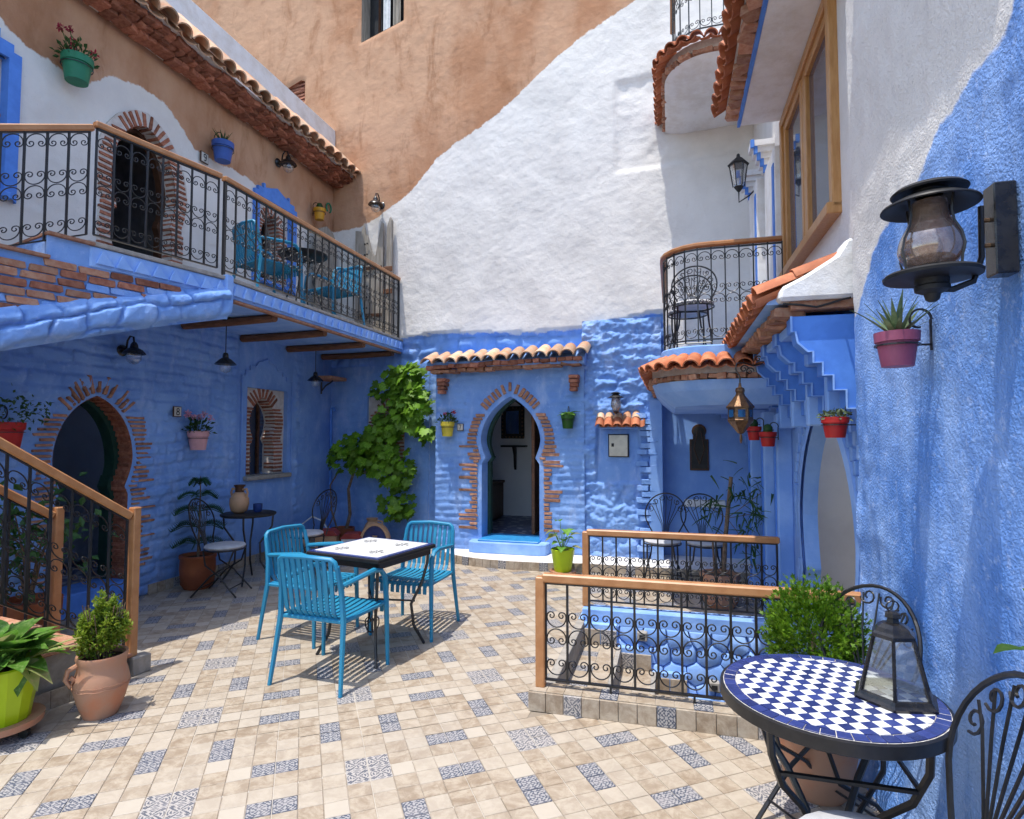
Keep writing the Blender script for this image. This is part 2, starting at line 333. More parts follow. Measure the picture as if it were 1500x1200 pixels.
# -- numpy noise for wall relief
_rs = np.random.RandomState(3); _tab = _rs.rand(256, 256)
def vnoise(u, v, sc, seed=0):
    u = u * sc + seed * 17.3; v = v * sc + seed * 5.7
    iu = np.floor(u).astype(int); iv = np.floor(v).astype(int); fu = u - iu; fv = v - iv
    fu = fu * fu * (3 - 2 * fu); fv = fv * fv * (3 - 2 * fv)
    T = lambda a, b: _tab[a % 256, b % 256]
    return (T(iu, iv) * (1 - fu) + T(iu + 1, iv) * fu) * (1 - fv) + (T(iu, iv + 1) * (1 - fu) + T(iu + 1, iv + 1) * fu) * fv
def fbm(u, v, sc, o=4, seed=0):
    s = 0; a = .5
    for i in range(o): s = s + a * (vnoise(u, v, sc, seed + i) - .5); sc *= 2.03; a *= .5
    return s
def stones(u, v, rh=.1, cw=.24, amp=.03, rough=.02, seed=0, joint=.16, warp=.05):
    """painted-over courses of rough stones: each stone proud by its own amount, joints sunk"""
    uu = u + fbm(u, v, 2.1, 3, seed + 3) * warp * 3; vv = v + fbm(u, v, 1.7, 3, seed + 9) * warp * 2.2
    row = np.floor(vv / rh).astype(int); fv = vv / rh - row
    w = cw * (.7 + .6 * _tab[(row * 7 + seed) % 256, 3]); off = _tab[(row * 13 + seed) % 256, 11] * cw
    col = np.floor((uu + off) / w).astype(int); fu = (uu + off) / w - col
    h = _tab[(row * 31 + seed) % 256, (col * 17 + 5) % 256]
    du = np.minimum(fu, 1 - fu) * w / rh; dv = np.minimum(fv, 1 - fv)
    d = np.minimum(du, dv); e = np.clip(d / joint, 0, 1); e = e * e * (3 - 2 * e)
    return amp * e * (.35 + .65 * h) + rough * fbm(u, v, 9, 4, seed + 20)
def in_poly(px, py, poly):
    ins = np.zeros(px.shape, bool); n = len(poly)
    for i in range(n):
        x1, y1 = poly[i]; x2, y2 = poly[(i + 1) % n]
        if y1 == y2: continue
        c = ((y1 > py) != (y2 > py)) & (px < (x2 - x1) * (py - y1) / (y2 - y1) + x1); ins ^= c
    return ins
def wall_mesh(name, mats, O, U, N, u0, u1, v0, v1, res, height, holes=(), attrs=None, fade=.06, mindex=None):
    """relief wall: O origin, U horizontal unit vector, N outward normal; holes are outlines in (u, v); edges snap to the holes"""
    nu = int(round((u1 - u0) / res)) + 1; nv = int(round((v1 - v0) / res)) + 1
    us = np.linspace(u0, u1, nu); vs = np.linspace(v0, v1, nv); Ug, Vg = np.meshgrid(us, vs); u = Ug.ravel().copy(); v = Vg.ravel().copy()
    cu = (u.reshape(nv, nu)[:-1, :-1] + res / 2).ravel(); cv = (v.reshape(nv, nu)[:-1, :-1] + res / 2).ravel()
    keep = np.ones(cu.shape, bool); dmin = np.full(u.shape, 9.)
    for H in holes:
        keep &= ~in_poly(cu, cv, H)
    idx = np.arange(nu * nv).reshape(nv, nu)
    F = np.stack([idx[:-1, :-1].ravel(), idx[:-1, 1:].ravel(), idx[1:, 1:].ravel(), idx[1:, :-1].ravel()], 1)
    for H in holes:
        H = np.array(H); A = H; B = np.roll(H, -1, 0); best = np.full(u.shape, 9.); bx = u.copy(); bz = v.copy()
        near = (u > H[:, 0].min() - .2) & (u < H[:, 0].max() + .2) & (v > H[:, 1].min() - .2) & (v < H[:, 1].max() + .2)
        pu, pv = u[near], v[near]; bb = np.full(pu.shape, 9.); qx = pu.copy(); qz = pv.copy()
        for a, b in zip(A, B):
            d = b - a; L = d @ d
            if L < 1e-12: continue
            t = np.clip(((pu - a[0]) * d[0] + (pv - a[1]) * d[1]) / L, 0, 1); x = a[0] + t * d[0]; z = a[1] + t * d[1]
            dd = np.hypot(pu - x, pv - z); m = dd < bb; bb[m] = dd[m]; qx[m] = x[m]; qz[m] = z[m]
        # vertices used both by kept and by removed cells are on the seam
        kv = np.zeros(u.shape, bool); kv[F[keep].ravel()] = True; rv = np.zeros(u.shape, bool); rv[F[~keep].ravel()] = True
        seam = (kv & rv)[near]; iu = np.where(near)[0]
        u[iu[seam]] = qx[seam]; v[iu[seam]] = qz[seam]; dmin[iu] = np.minimum(dmin[iu], bb); dmin[iu[seam]] = 0
    h = height(u, v) * np.clip(dmin / fade, 0, 1)
    O = np.array(O); U = np.array(U); N = np.array(N)
    P = O + u[:, None] * U + v[:, None] * np.array([0, 0, 1.]) + h[:, None] * N
    F = F[keep]
    me = bpy.data.meshes.new(name); me.vertices.add(len(P)); me.vertices.foreach_set('co', P.ravel())
    me.loops.add(F.size); me.loops.foreach_set('vertex_index', F.ravel().astype(np.int32))
    me.polygons.add(len(F)); me.polygons.foreach_set('loop_start', np.arange(0, F.size, 4, dtype=np.int32))
    me.polygons.foreach_set('loop_total', np.full(len(F), 4, dtype=np.int32))
    me.polygons.foreach_set('use_smooth', [True] * len(F))
    for m in (mats if isinstance(mats, (list, tuple)) else [mats]): me.materials.append(MATS[m])
    for k, fn in (attrs or {}).items():
        a = me.attributes.new(k, 'FLOAT', 'POINT'); a.data.foreach_set('value', np.asarray(fn(u, v), dtype=np.float32))
    me.update(calc_edges=True); me.validate()
    return me
def above(curve):
    """signed height over a paint edge given as (u, v) points"""
    cx = [c[0] for c in curve]; cz = [c[1] for c in curve]
    return lambda u, v: v - np.interp(u, cx, cz)
def horseshoe(c, a, neck, b, z0, zn, zw, za, n=9, rnd=0.0):
    """outline of a pointed horseshoe opening: jamb half-width a, neck, bulge b; foot z0, neck zn, widest zw, apex za"""
    L = [(-a, z0), (-a, zn - .07), (-neck, zn - .005), (-neck, zn + .01)]
    for i in range(1, n):
        t = i / n; L.append((-(neck + (b - neck) * math.sin(t * math.pi / 2)), zn + .01 + (zw - zn) * t))
    for i in range(0, n + 3):
        t = i / (n + 3); q = (1 - t)
        px, pz = -(b * q * q + 2 * b * .93 * q * t), zw * q * q + 2 * (zw + .62 * (za - zw)) * q * t + za * t * t
        ex, ez = -b * math.cos(t * math.pi / 2), zw + (za - zw) * math.sin(t * math.pi / 2); L.append((px + (ex - px) * rnd, pz + (ez - pz) * rnd))
    L.append((0, za))
    return [(c + x, z) for x, z in L] + [(c - x, z) for x, z in L[:-1][::-1]]
def to3(O, U, N, u, v, w=0.0): return Vector(O) + Vector(U) * u + Vector((0, 0, 1)) * v + Vector(N) * w
def reveal(name, outline, O, U, N, depth, mat, parent, w0=0.004, flare=0.0):
    """jambs and soffit of an opening (open at the foot)"""
    m = MB(); A = [to3(O, U, N, u, v, w0) for u, v in outline]; cu = sum(p[0] for p in outline) / len(outline)
    B = [to3(O, U, N, u + (cu - u) * flare, v, -depth) for u, v in outline]
    m.strip(A, B); return m.build(name, mat, parent, world=True, recalc=False)
# -- shared pieces
def lumpy_box(seed, mat, b=.07, j=.055):
    rnd = random.Random(seed); bm = bmesh.new(); bmesh.ops.create_cube(bm, size=1)
    bmesh.ops.bevel(bm, geom=bm.edges[:], offset=b, segments=1, affect='EDGES')
    for v in bm.verts: v.co += Vector([rnd.uniform(-j, j) for _ in range(3)])
    me = bpy.data.meshes.new('brick'); bm.to_mesh(me); bm.free(); me.materials.append(MATS[mat]); return me
def rubble(seed, mat):
    rnd = random.Random(seed); bm = bmesh.new(); bmesh.ops.create_icosphere(bm, subdivisions=2, radius=.5)
    for v in bm.verts: v.co = Vector([math.copysign(abs(c * 2) ** .62 * .5, c) for c in v.co]) * rnd.uniform(.88, 1.08)
    me = bpy.data.meshes.new('painted_stone'); bm.to_mesh(me); bm.free(); me.materials.append(MATS[mat]); return me
RUBBLE = [rubble(i, 'pale_blue_plaster') for i in range(6)]
BRICKS = {k: [lumpy_box(i, k) for i in range(5)] for k in ('fired_brick', 'pale_brick', 'blue_lime_wash', 'mortar', 'pale_blue_plaster')}
def brick(parent, c, size, axes=None, kind='fired_brick', name='brick', rnd=random):
    """axes: 3 unit vectors for the local x, y, z"""
    M3 = Matrix(axes).transposed().to_4x4() if axes else Matrix.Identity(4)
    return wmk(name, rnd.choice(BRICKS[kind]), parent, Matrix.Translation(Vector(c)) @ M3 @ Matrix.Diagonal((*size, 1)))
def arch_bricks(parent, outline, O, U, N, lens, step=.062, thick=.034, proud=.018, depth=.05, gap=0.0, kind='fired_brick', zmin=None, rnd=None, skip=0.0):
    """bricks set on edge round an opening; lens(z, i) gives each brick's length"""
    rnd = rnd or random.Random(5); pts = [Vector(p) for p in outline]; cum = [0]
    for a, b in zip(pts, pts[1:]): cum.append(cum[-1] + (b - a).length)
    L = cum[-1]; n = int(L / step); cu = sum(p.x for p in pts) / len(pts)
    U = Vector(U); N = Vector(N); Z = Vector((0, 0, 1))
    for i in range(n + 1):
        s = L * (i + .5) / (n + 1); k = max(j for j in range(len(cum)) if cum[j] <= s); k = min(k, len(pts) - 2)
        p = pts[k].lerp(pts[k + 1], (s - cum[k]) / max(cum[k + 1] - cum[k], 1e-6))
        if zmin and p.y < zmin: continue
        if rnd.random() < skip: continue
        def tan(s0):
            s0 = min(max(s0, 0), L); kk = min(max(j for j in range(len(cum)) if cum[j] <= s0), len(pts) - 2)
            return pts[kk].lerp(pts[kk + 1], (s0 - cum[kk]) / max(cum[kk + 1] - cum[kk], 1e-6))
        t = (tan(s + .09) - tan(s - .09)).normalized(); nrm = Vector((-t.y, t.x))
        if abs(nrm.x) > .8: nrm = Vector((1 if nrm.x > 0 else -1, 0)); t = Vector((nrm.y, -nrm.x)) if nrm.x > 0 else Vector((nrm.y, -nrm.x))
        ln = lens(p.y, i)
        q = p + nrm * (gap + ln / 2)
        ax = (U * nrm.x + Z * nrm.y).normalized(); az = (U * t.x + Z * t.y).normalized()
        brick(parent, to3(O, U, N, q.x, q.y, proud - depth / 2), (ln, depth, thick * rnd.uniform(.8, 1.15) * (1.0 if abs(nrm.x) > .8 else 1.22)), (ax, N, az), kind, rnd=rnd)
def barrel(mat, r=.085, L=.36, th=.013, seed=0, name='roof_tile'):
    rnd = random.Random(seed); n = 8; vs = []; fs = []
    for j, (y, rr) in enumerate(((0, r), (L * .5, r * .95), (L, r * .88))):
        for o in (0, th):
            for k in range(n + 1):
                a = math.pi * (.04 + .92 * k / n); q = rr - o
                vs.append((q * math.cos(a) + rnd.uniform(-.002, .002), y + rnd.uniform(-.004, .004), q * math.sin(a)))
    m = n + 1
    for j in range(2):
        for k in range(n):
            a = j * 2 * m + k; fs.append((a, a + 1, a + 2 * m + 1, a + 2 * m)); b = a + m; fs.append((b, b + 2 * m, b + 2 * m + 1, b + 1))
        fs.append((j * 2 * m, j * 2 * m + 2 * m, j * 2 * m + 3 * m, j * 2 * m + m))
    for k in range(n):
        fs.append((k, k + m, k + m + 1, k + 1)); a = 4 * m + k; fs.append((a, a + 1, a + m + 1, a + m))
    me = bpy.data.meshes.new(name); me.from_pydata(vs, [], fs); me.materials.append(MATS[mat])
    bm = bmesh.new(); bm.from_mesh(me); bmesh.ops.recalc_face_normals(bm, faces=bm.faces); bm.to_mesh(me); bm.free()
    me.polygons.foreach_set('use_smooth', [True] * len(me.polygons)); me.set_sharp_from_angle(angle=R(45)); return me
TILE_OLD = [barrel('terracotta_roof', seed=i) for i in range(4)]; TILE_RED = [barrel('red_terracotta_roof', seed=i + 9) for i in range(3)]
def resample(path, step):
    path = [Vector(p) for p in path]; cum = [0]
    for a, b in zip(path, path[1:]): cum.append(cum[-1] + (b - a).length)
    n = max(1, int(round(cum[-1] / step))); out = []
    for i in range(n + 1):
        s = cum[-1] * i / n; k = min(max(j for j in range(len(cum)) if cum[j] <= s + 1e-9), len(path) - 2)
        p = path[k].lerp(path[k + 1], (s - cum[k]) / max(cum[k + 1] - cum[k], 1e-9)); out.append((p, (path[k + 1] - path[k]).normalized()))
    # soften tangents
    return [(p, (out[min(i + 1, n)][0] - out[max(i - 1, 0)][0]).normalized()) for i, (p, t) in enumerate(out)]
def roof_row(parent, path, left, meshes, step=.165, pitch=20, scale=1.0, jit=.012, pans=True, rnd=None, length=1.0):
    """a row of barrel tiles whose lips follow path; left=+1 if the outside lies left of the path direction"""
    rnd = rnd or random.Random(11)
    for i, (p, t) in enumerate(resample(path, step)):
        out = Vector((-t.y, t.x, 0)).normalized() * left
        for pan in ((0, 1) if pans else (0,)):
            q = p + (t * step * .5 if pan else Vector((0, 0, 0)))
            Y = (-out * math.cos(R(pitch)) + Vector((0, 0, 1)) * math.sin(R(pitch)) + t * rnd.uniform(-.03, .03)).normalized()
            X = Y.cross(Vector((0, 0, 1))).normalized(); Z = X.cross(Y)
            if pan: X = -X; Z = -Z * .5
            q = q + out * rnd.uniform(-jit, jit) + Vector((0, 0, rnd.uniform(-jit, jit) * .4 + (.02 if pan else 0)))
            Mw = Matrix.Translation(q) @ Matrix((X, Y, Z)).transposed().to_4x4() @ Matrix.Diagonal((scale, scale * length, scale, 1))
            wmk('roof_tile', rnd.choice(meshes), parent, Mw)
def brick_row(parent, path, left, step=.11, size=(.1, .12, .045), kind='fired_brick', jit=.012, rnd=None, inset=0.0, tilt=.1):
    rnd = rnd or random.Random(4)
    for p, t in resample(path, step)[:-1]:
        out = Vector((-t.y, t.x, 0)).normalized() * left; a = rnd.uniform(-tilt, tilt)
        X = (t * math.cos(a) + out * math.sin(a)).normalized(); Y = Vector((0, 0, 1)).cross(X); Z = Vector((0, 0, 1)).lerp(t, rnd.uniform(-tilt, tilt)).normalized()
        brick(parent, p + t * step * .5 - out * (inset + size[1] / 2) + out * rnd.uniform(-jit, jit) + Vector((0, 0, rnd.uniform(-jit, jit) * .5)),
              (size[0] * rnd.uniform(.8, 1.15), size[1], size[2] * rnd.uniform(.8, 1.2)), (X, Y, Z), kind, rnd=rnd)
def digits(name, txt, parent, c, h, U, N, mat='black_ink'):
    """flat painted numeral drawn with strokes"""
    seg = {'8': [[(.5, .52), (.18, .62), (.18, .9), (.5, 1), (.82, .9), (.82, .62), (.5, .52), (.12, .38), (.12, .1), (.5, 0), (.88, .1), (.88, .38), (.5, .52)]],
           '9': [[(.85, .62), (.5, .45), (.15, .6), (.15, .88), (.5, 1), (.85, .88), (.85, .5), (.75, .15), (.5, 0), (.2, .08)]],
           '7': [[(.1, .98), (.9, .98), (.6, .5), (.42, 0)]]}[txt]
    m = MB()
    for st in seg:
        for a, b in zip(st, st[1:]):
            a = Vector((a[0] * .62 * h - .31 * h, a[1] * h - h / 2)); b = Vector((b[0] * .62 * h - .31 * h, b[1] * h - h / 2))
            d = (b - a).normalized() * h * .055; q = Vector((-d.y, d.x)) * 1.25; a = a - d; b = b + d
            m.add([to3(c, U, N, *(a + q)), to3(c, U, N, *(b + q)), to3(c, U, N, *(b - q)), to3(c, U, N, *(a - q))], [(0, 1, 2, 3)])
    return m.build(name, mat, parent, world=True, recalc=False)
def number_plate(txt, label, c, U, N, s=.085):
    o = thing('number_tile', label, 'sign', c)
    X = Vector(U); Nn = Vector(N); Z = Vector((0, 0, 1)); M3 = Matrix((X, Nn, Z)).transposed()
    m = MB(); m.box(Vector(c) + Nn * .006, (s, .012, s * 1.08), M3); m.build('plate', 'dark_wood', o, world=True)
    m = MB(); m.box(Vector(c) + Nn * .014, (s * .84, .006, s * .92), M3); m.build('face', 'number_tile', o, world=True)
    digits('numeral', txt, o, Vector(c) + Nn * .0185, s * .68, U, N)

# ================================================================= GROUND: tiled courtyard
def struct(o): o['kind'] = 'structure'; return o
HX0, HX1, HY0, HY1 = -.74, 1.0, 3.42, 4.95                       # stairwell opening
m = MB()
X0, X1, Y0, Y1 = -14, 9, -9, 12; gz = -.004
for (a, b, c, d) in ((X0, HX0 - .04, Y0, Y1), (HX0 - .04, X1, Y0, HY0), (HX0 - .04, X1, HY1, Y1), (HX1 + .6, X1, HY0, HY1)):
    m.add([(a, c, gz), (b, c, gz), (b, d, gz), (a, d, gz)], [(0, 1, 2, 3)])
TA = R(35.0); CELL = .1025; TU, TV = -.512, 2.855
g = G('grout_bed'); sp = g.n('ShaderNodeSeparateXYZ'); g.l(g.pos, sp.inputs[0]); fr = []
for ca, sa, off in ((math.cos(TA), math.sin(TA), TU), (-math.sin(TA), math.cos(TA), TV)):
    w = g.math('ADD', g.math('MULTIPLY', sp.outputs[0], ca), g.math('MULTIPLY', sp.outputs[1], sa))
    q = g.math('FRACT', g.math('MULTIPLY', g.math('SUBTRACT', w, off), 1 / (4 * CELL)))
    fr.append(g.math('MINIMUM', q, g.math('SUBTRACT', 1.0, q)))
f = g.ramp(g.math('MINIMUM', fr[0], fr[1]), .012, .02)
g.done(g.mix(f, (0.50, 0.46, 0.40), g.mix(g.ramp(g.noise(5, 4), .4, .6), (0.25, 0.21, 0.165), (0.36, 0.31, 0.255))), .9, .1)
floor = struct(m.build('courtyard_floor', 'grout_bed', recalc=False)); ORI[floor.name] = Vector((0, 0, 0))
def tile_poly_mesh(polys, mat_names, name):
    """polys: (corners world xy, uv corners, tint, material index)"""
    vs = []; fs = []; uvs = []; tint = []; mi = []
    for P, Q, t, k in polys:
        b = len(vs); n = len(P); vs += [(x, y, 0) for x, y in P]; fs.append(tuple(range(b, b + n))); uvs += Q; tint.append(t); mi.append(k)
    me = bpy.data.meshes.new(name); me.from_pydata(vs, [], fs)
    for mm in mat_names: me.materials.append(MATS[mm])
    me.polygons.foreach_set('material_index', mi); uv = me.uv_layers.new(name='UVMap')
    uv.data.foreach_set('uv', [c for q in uvs for c in q]); a = me.attributes.new('tint', 'FLOAT', 'FACE'); a.data.foreach_set('value', tint); return me
def tile_block(mat, tint, s=CELL - .0032, h=.004):
    me = bpy.data.meshes.new('floor_tile'); e = s / 2; b = .0022
    vs = [(-e, -e, -h), (e, -e, -h), (e, e, -h), (-e, e, -h), (-e, -e, -b), (e, -e, -b), (e, e, -b), (-e, e, -b),
          (-e + b, -e + b, 0), (e - b, -e + b, 0), (e - b, e - b, 0), (-e + b, e - b, 0)]
    fs = [(8, 9, 10, 11)] + [(i, (i + 1) % 4, (i + 1) % 4 + 4, i + 4) for i in range(4)] + [(i + 4, (i + 1) % 4 + 4, (i + 1) % 4 + 8, i + 8) for i in range(4)]
    me.from_pydata(vs, [], fs); me.materials.append(MATS[mat]); uv = me.uv_layers.new(name='UVMap')
    for lp in me.loops: v = me.vertices[lp.vertex_index].co; uv.data[lp.index].uv = (v.x / e, v.y / e)
    a = me.attributes.new('tint', 'FLOAT', 'FACE'); a.data.foreach_set('value', [tint] * len(me.polygons)); return me
TM = ['travertine_tile', 'blue_ornament_tile', 'star_ornament_tile']
BEIGE = [tile_block('travertine_tile', t) for t in (0, .12, .25, .4, .6, .9)]; BLUET = tile_block(TM[1], 0); START = tile_block(TM[2], 0)
def cell_kind(i, j):
    a, b = i % 8, j % 8
    if a in (7, 0) and b in (7, 0): return 2
    if a in (1, 6) and b in (3, 4): return 1
    if a in (3, 4) and b in (1, 6): return 1
    return 0
rt = random.Random(21); fixed = {(a, b): rt.choice([0, .05, .12, .12, .25, .25, .4, .6]) for a in range(8) for b in range(8)}
for ab in ((1, 2), (6, 2), (2, 1), (2, 6), (5, 1), (5, 6), (1, 7), (6, 0), (6, 5), (7, 1)): fixed[ab] = .7
def tint_of(i, j): return min(1, max(0, fixed[(i % 8, j % 8)] + rt.uniform(-.12, .12)))
ca, sa = math.cos(TA), math.sin(TA)
def w_of(u, v): return (u * ca - v * sa, u * sa + v * ca)
Vp = cam.location; fwd = Vector((-math.sin(R(15.3)), math.cos(R(15.3)))); rgt = Vector((math.cos(R(15.3)), math.sin(R(15.3))))
def seen(x, y, mrg=1.06):
    d = x * fwd.x + y * fwd.y; s = x * rgt.x + y * rgt.y
    if d < .5: return False, d
    return (abs(s / d) < .882 * mrg and 1.55 / d < .66 * mrg), d
cells = []
for i in range(-90, 90):
    for j in range(-90, 90):
        u, v = TU + (i + .5) * CELL, TV + (j + .5) * CELL; x, y = w_of(u, v)
        if not (-5.05 < x < 1.0 and 1.2 < y < 7.3): continue
        if y > 6.75 and x > -2.9: continue
        if HX0 - .03 < x and 3.33 < y < 5.03: continue
        ok, d = seen(x, y, 1.5)
        if ok: cells.append((d if seen(x, y, 1.0)[0] else d + 50, i, j, x, y))
cells.sort(); polys = []
n_big = 0
for d, i, j, x, y in cells:
    k = cell_kind(i, j); t = tint_of(i, j)
    strad = (-.9 < x < -.6 and 3.2 < y < 5.15)
    hidden = (x > .9) or (x < -3.35 and y < 3.0)
    if n_big < 300 and not strad and not hidden and d < 50:
        me = BLUET if k == 1 else START if k == 2 else min(BEIGE, key=lambda q: abs(q.attributes['tint'].data[0].value - t))
        wmk('floor_tile', me, floor, Matrix.Translation((x, y, rt.uniform(-.0006, .0006))) @ Matrix.Rotation(TA, 4, 'Z')); n_big += 1
    else:
        e = CELL / 2 - .0017; P = [];
        for a, b in ((-e, -e), (e, -e), (e, e), (-e, e)):
            q = w_of(TU + (i + .5) * CELL + a, TV + (j + .5) * CELL + b); P.append((q[0], q[1], a / e, b / e))
        if strad:
            out = []; lim = HX0 - .045
            for a, b in zip(P, P[1:] + P[:1]):
                if a[0] <= lim: out.append(a)
                if (a[0] <= lim) != (b[0] <= lim): s = (lim - a[0]) / (b[0] - a[0]); out.append(tuple(a[q] + (b[q] - a[q]) * s for q in range(4)))
            P = out
            if len(P) < 3: continue
        polys.append(([(p[0], p[1]) for p in P], [(p[2], p[3]) for p in P], t, k))
ft = wmk('floor_tiles_beyond', tile_poly_mesh(polys, TM, 'floor_tiles_beyond'), floor, Matrix.Translation((0, 0, -.0004))); ft['kind'] = 'stuff'

# ================================================================= TALL HOUSE at the back
BO = (0, 7.3, 0); BU = tuple(Vector((1, -.1, 0)).normalized()); BN = tuple(Vector((-.1, -1, 0)).normalized())
tall = thing('tall_house', 'tall house with ochre and white painted wall, blue stone foot and arched doorway seven', 'house', (-2, 7.5, 0))
brown_edge = above([(-12, 4.4), (-4.5, 4.72), (-4.2, 4.82), (-3.66, 5.11), (-3.4, 5.36), (-3.21, 5.56), (-2.9, 5.72), (-2.57, 5.86), (-2.1, 6.12), (-1.56, 6.52), (-1.09, 6.80), (-.29, 7.15), (1, 7.9)])
blue_edge = above([(-6, 2.95), (-3.74, 2.97), (-3.2, 3.02), (-2.56, 2.98), (-1.86, 2.93), (-1.13, 2.95), (-.5, 3.03), (-.17, 3.08), (-.06, 3.08), (-.05, 2.2), (1, 2.2)])
def sq(u0, u1, v0, v1): return [(u0, v0), (u1, v0), (u1, v1), (u0, v1)]
HOLE_W = [(-4.55, 7.62), (-3.80, 7.78), (-3.80, 9.0), (-4.55, 9.0)]
HOLE_P = [(-5.98, 6.92), (-5.62, 6.92), (-5.62, 7.25), (-5.70, 7.28), (-5.98, 7.20)]
def tall_h(u, v):
    edge = blue_edge(u, v)
    h = .035 * fbm(u, v, 1.1, 3, 1) + .012 * fbm(u, v, 7, 4, 4) + .012 * fbm(u, v, 26, 2, 14)
    p = np.clip(np.minimum(np.minimum(u + .66, .9 - u), np.minimum(v - 4.9, 6.12 - v)) / .05 + .7 * fbm(u, v, 8, 3, 8), 0, 1)       # filled-in opening
    h = h - .035 * p + p * .035 * fbm(u, v * 1.8, 5, 4, 6)
    rub = stones(u, v, .17, .3, .07, .045, 4, .3, .09)
    return np.where(edge > 0, h + .02, rub - .06)
me = wall_mesh('wall', 'tall_house_paint', BO, BU, BN, -9, 1.1, 2.55, 9.5, .032, tall_h, [HOLE_W, HOLE_P], {'brown': brown_edge, 'blue': lambda u, v: -blue_edge(u, v)})
wmk('wall', me, tall)
# lower stone wall left of the porch and the rough wall with the meter
def low_h(u, v): return stones(u, v, .115, .27, .03, .03, 7, .2) - .02
W2 = sq(-4.36, -3.72, 1.05, 2.14)
wmk('wall', wall_mesh('wall', 'blue_lime_wash', BO, BU, BN, -5.1, -2.8, 0, 2.6, .03, lambda u, v: .5 * low_h(u, v), [W2]), tall)
MO = (0, 7.20, 0); MU = (1, 0, 0); MN = (0, -1, 0)
METER = sq(-.745, -.49, 1.3, 1.585)
def rough_h(u, v):
    big = .10 * fbm(u, v, 2.3, 4, 31) + .11 * np.abs(fbm(u, v * 1.6, 4.5, 5, 33)) + .06 * np.abs(fbm(u * .8, v * 1.7, 11, 3, 37)) + .045 * fbm(u, v * 1.5, 24, 3, 39)
    st = stones(u + .2 * fbm(u, v, 3, 3, 60), v + .12 * fbm(u, v, 4, 3, 61), .15, .26, .035, .02, 12, .5, .12)
    smooth = np.clip(np.minimum(np.minimum(u + .90 - (v - 1.2) * .03, -.36 - u), np.minimum(v - .98, 1.78 - v)) / .03 + 1.2 * fbm(u, v, 9, 3, 3), 0, 1)
    return (big + st) * (1 - smooth) - .02 * smooth
wmk('wall', wall_mesh('wall', 'blue_lime_wash', MO, MU, MN, -1.06, -.1, 0, 3.0, .015, rough_h, [METER]), tall)
m = MB(); m.b6(-1.05, -.12, 7.24, 7.6, 0, 2.95); m.build('wall_core', 'blue_lime_wash', tall, world=True)
m = MB(); m.box((-.17, 7.2, 1.0), (.14, .2, 1.98)); m.build('alcove_jamb', 'blue_smooth_plaster', tall, world=True)
rq = random.Random(9)
for k in range(23):                                                 # painted brick edge beside the alcove
    z = .22 + k * .072
    if z > 1.85: break
    for q in range(2):
        w = rq.uniform(.10, .15); x = -.335 + q * .135 + (k % 2) * .05 + rq.uniform(-.01, .01)
        if x + w / 2 < -.1 and rq.random() > .06: brick(tall, (x, 7.162 + rq.uniform(-.006, .008), z), (w * 1.08, .12, .062), None, 'blue_lime_wash', rnd=rq)
# porch block with doorway seven
PO = (0, 7.15, 0); DC = -1.98
D7 = horseshoe(DC, .38, .33, .395, .25, 1.28, 1.52, 2.07)
def porch_h(u, v): return stones(u, v, .085, .3, .02, .008, 3, .3, .03) * np.clip((np.abs(u - DC) - .5) / .1 + np.clip((v - 2.1) / .1, 0, 1), 0, 1) + .006 * fbm(u, v, 9, 4, 2)
porch = wmk('porch', wall_mesh('porch', 'blue_lime_wash', PO, MU, MN, -3.0, -1.03, .09, 2.66, .024, porch_h, [D7]), tall)
m = MB(); m.b6(-3.0, -2.45, 7.162, 7.62, 0, 2.66); m.b6(-1.52, -1.03, 7.162, 7.6, 0, 2.66); m.b6(-2.45, -1.52, 7.162, 7.6, 2.15, 2.66); m.build('porch_core', 'blue_lime_wash', tall, world=True)
door7 = reveal('doorway', D7, PO, MU, MN, .30, 'pale_blue_plaster', tall)
m = MB(); inn = [(DC + (u - DC) * .90, v - .03 if v > 1.3 else v) for u, v in D7]
m.strip([(u, 7.40, v) for u, v in D7], [(u, 7.40, v) for u, v in inn]); m.strip([(u, 7.40, v) for u, v in inn], [(u, 7.50, v) for u, v in inn])
m.build('door_frame', 'green_door_paint', door7, world=True, recalc=False)
r7 = random.Random(71)
def len7(z, i): return .12 if z > 1.45 else r7.choice([.07, .1, .16, .2, .24])
arch_bricks(door7, D7, PO, MU, MN, len7, .054, .036, .02, .06, .06, 'pale_brick', zmin=.35, rnd=r7)
# porch roof: barrel tiles over two courses of broken brick
can = thing('porch_roof', 'short terracotta tiled roof over the pointed doorway seven', 'roof', (-2.0, 7.0, 2.4))
roof_row(can, [(-3.02, 6.86, 2.47), (-1.03, 6.86, 2.53)], -1, TILE_OLD, .16, 22, 1.02, .012, pans=False)
m = MB(); m.prism([(6.95, 2.44), (7.16, 2.44), (7.45, 2.56), (7.45, 2.67), (7.25, 2.655), (6.95, 2.51)], 0, -3.05, -1.0); m.build('roof_bed', 'blue_smooth_plaster', can, world=True)
rb = random.Random(2)
brick_row(can, [(-3.04, 6.89, 2.44), (-1.02, 6.89, 2.50)], -1, .1, (.1, .16, .05), 'fired_brick', .014, rb)
brick_row(can, [(-3.0, 6.95, 2.39), (-1.05, 6.95, 2.445)], -1, .12, (.12, .16, .045), 'pale_brick', .014, rb)
for x in (-2.87, -1.14):
    for k in range(4): brick(can, (x, 7.10 - (3 - k) * .022, 2.13 + k * .052), (.12 - (3 - k) * .012, .10 + k * .045, .045), None, 'fired_brick', rnd=rb)
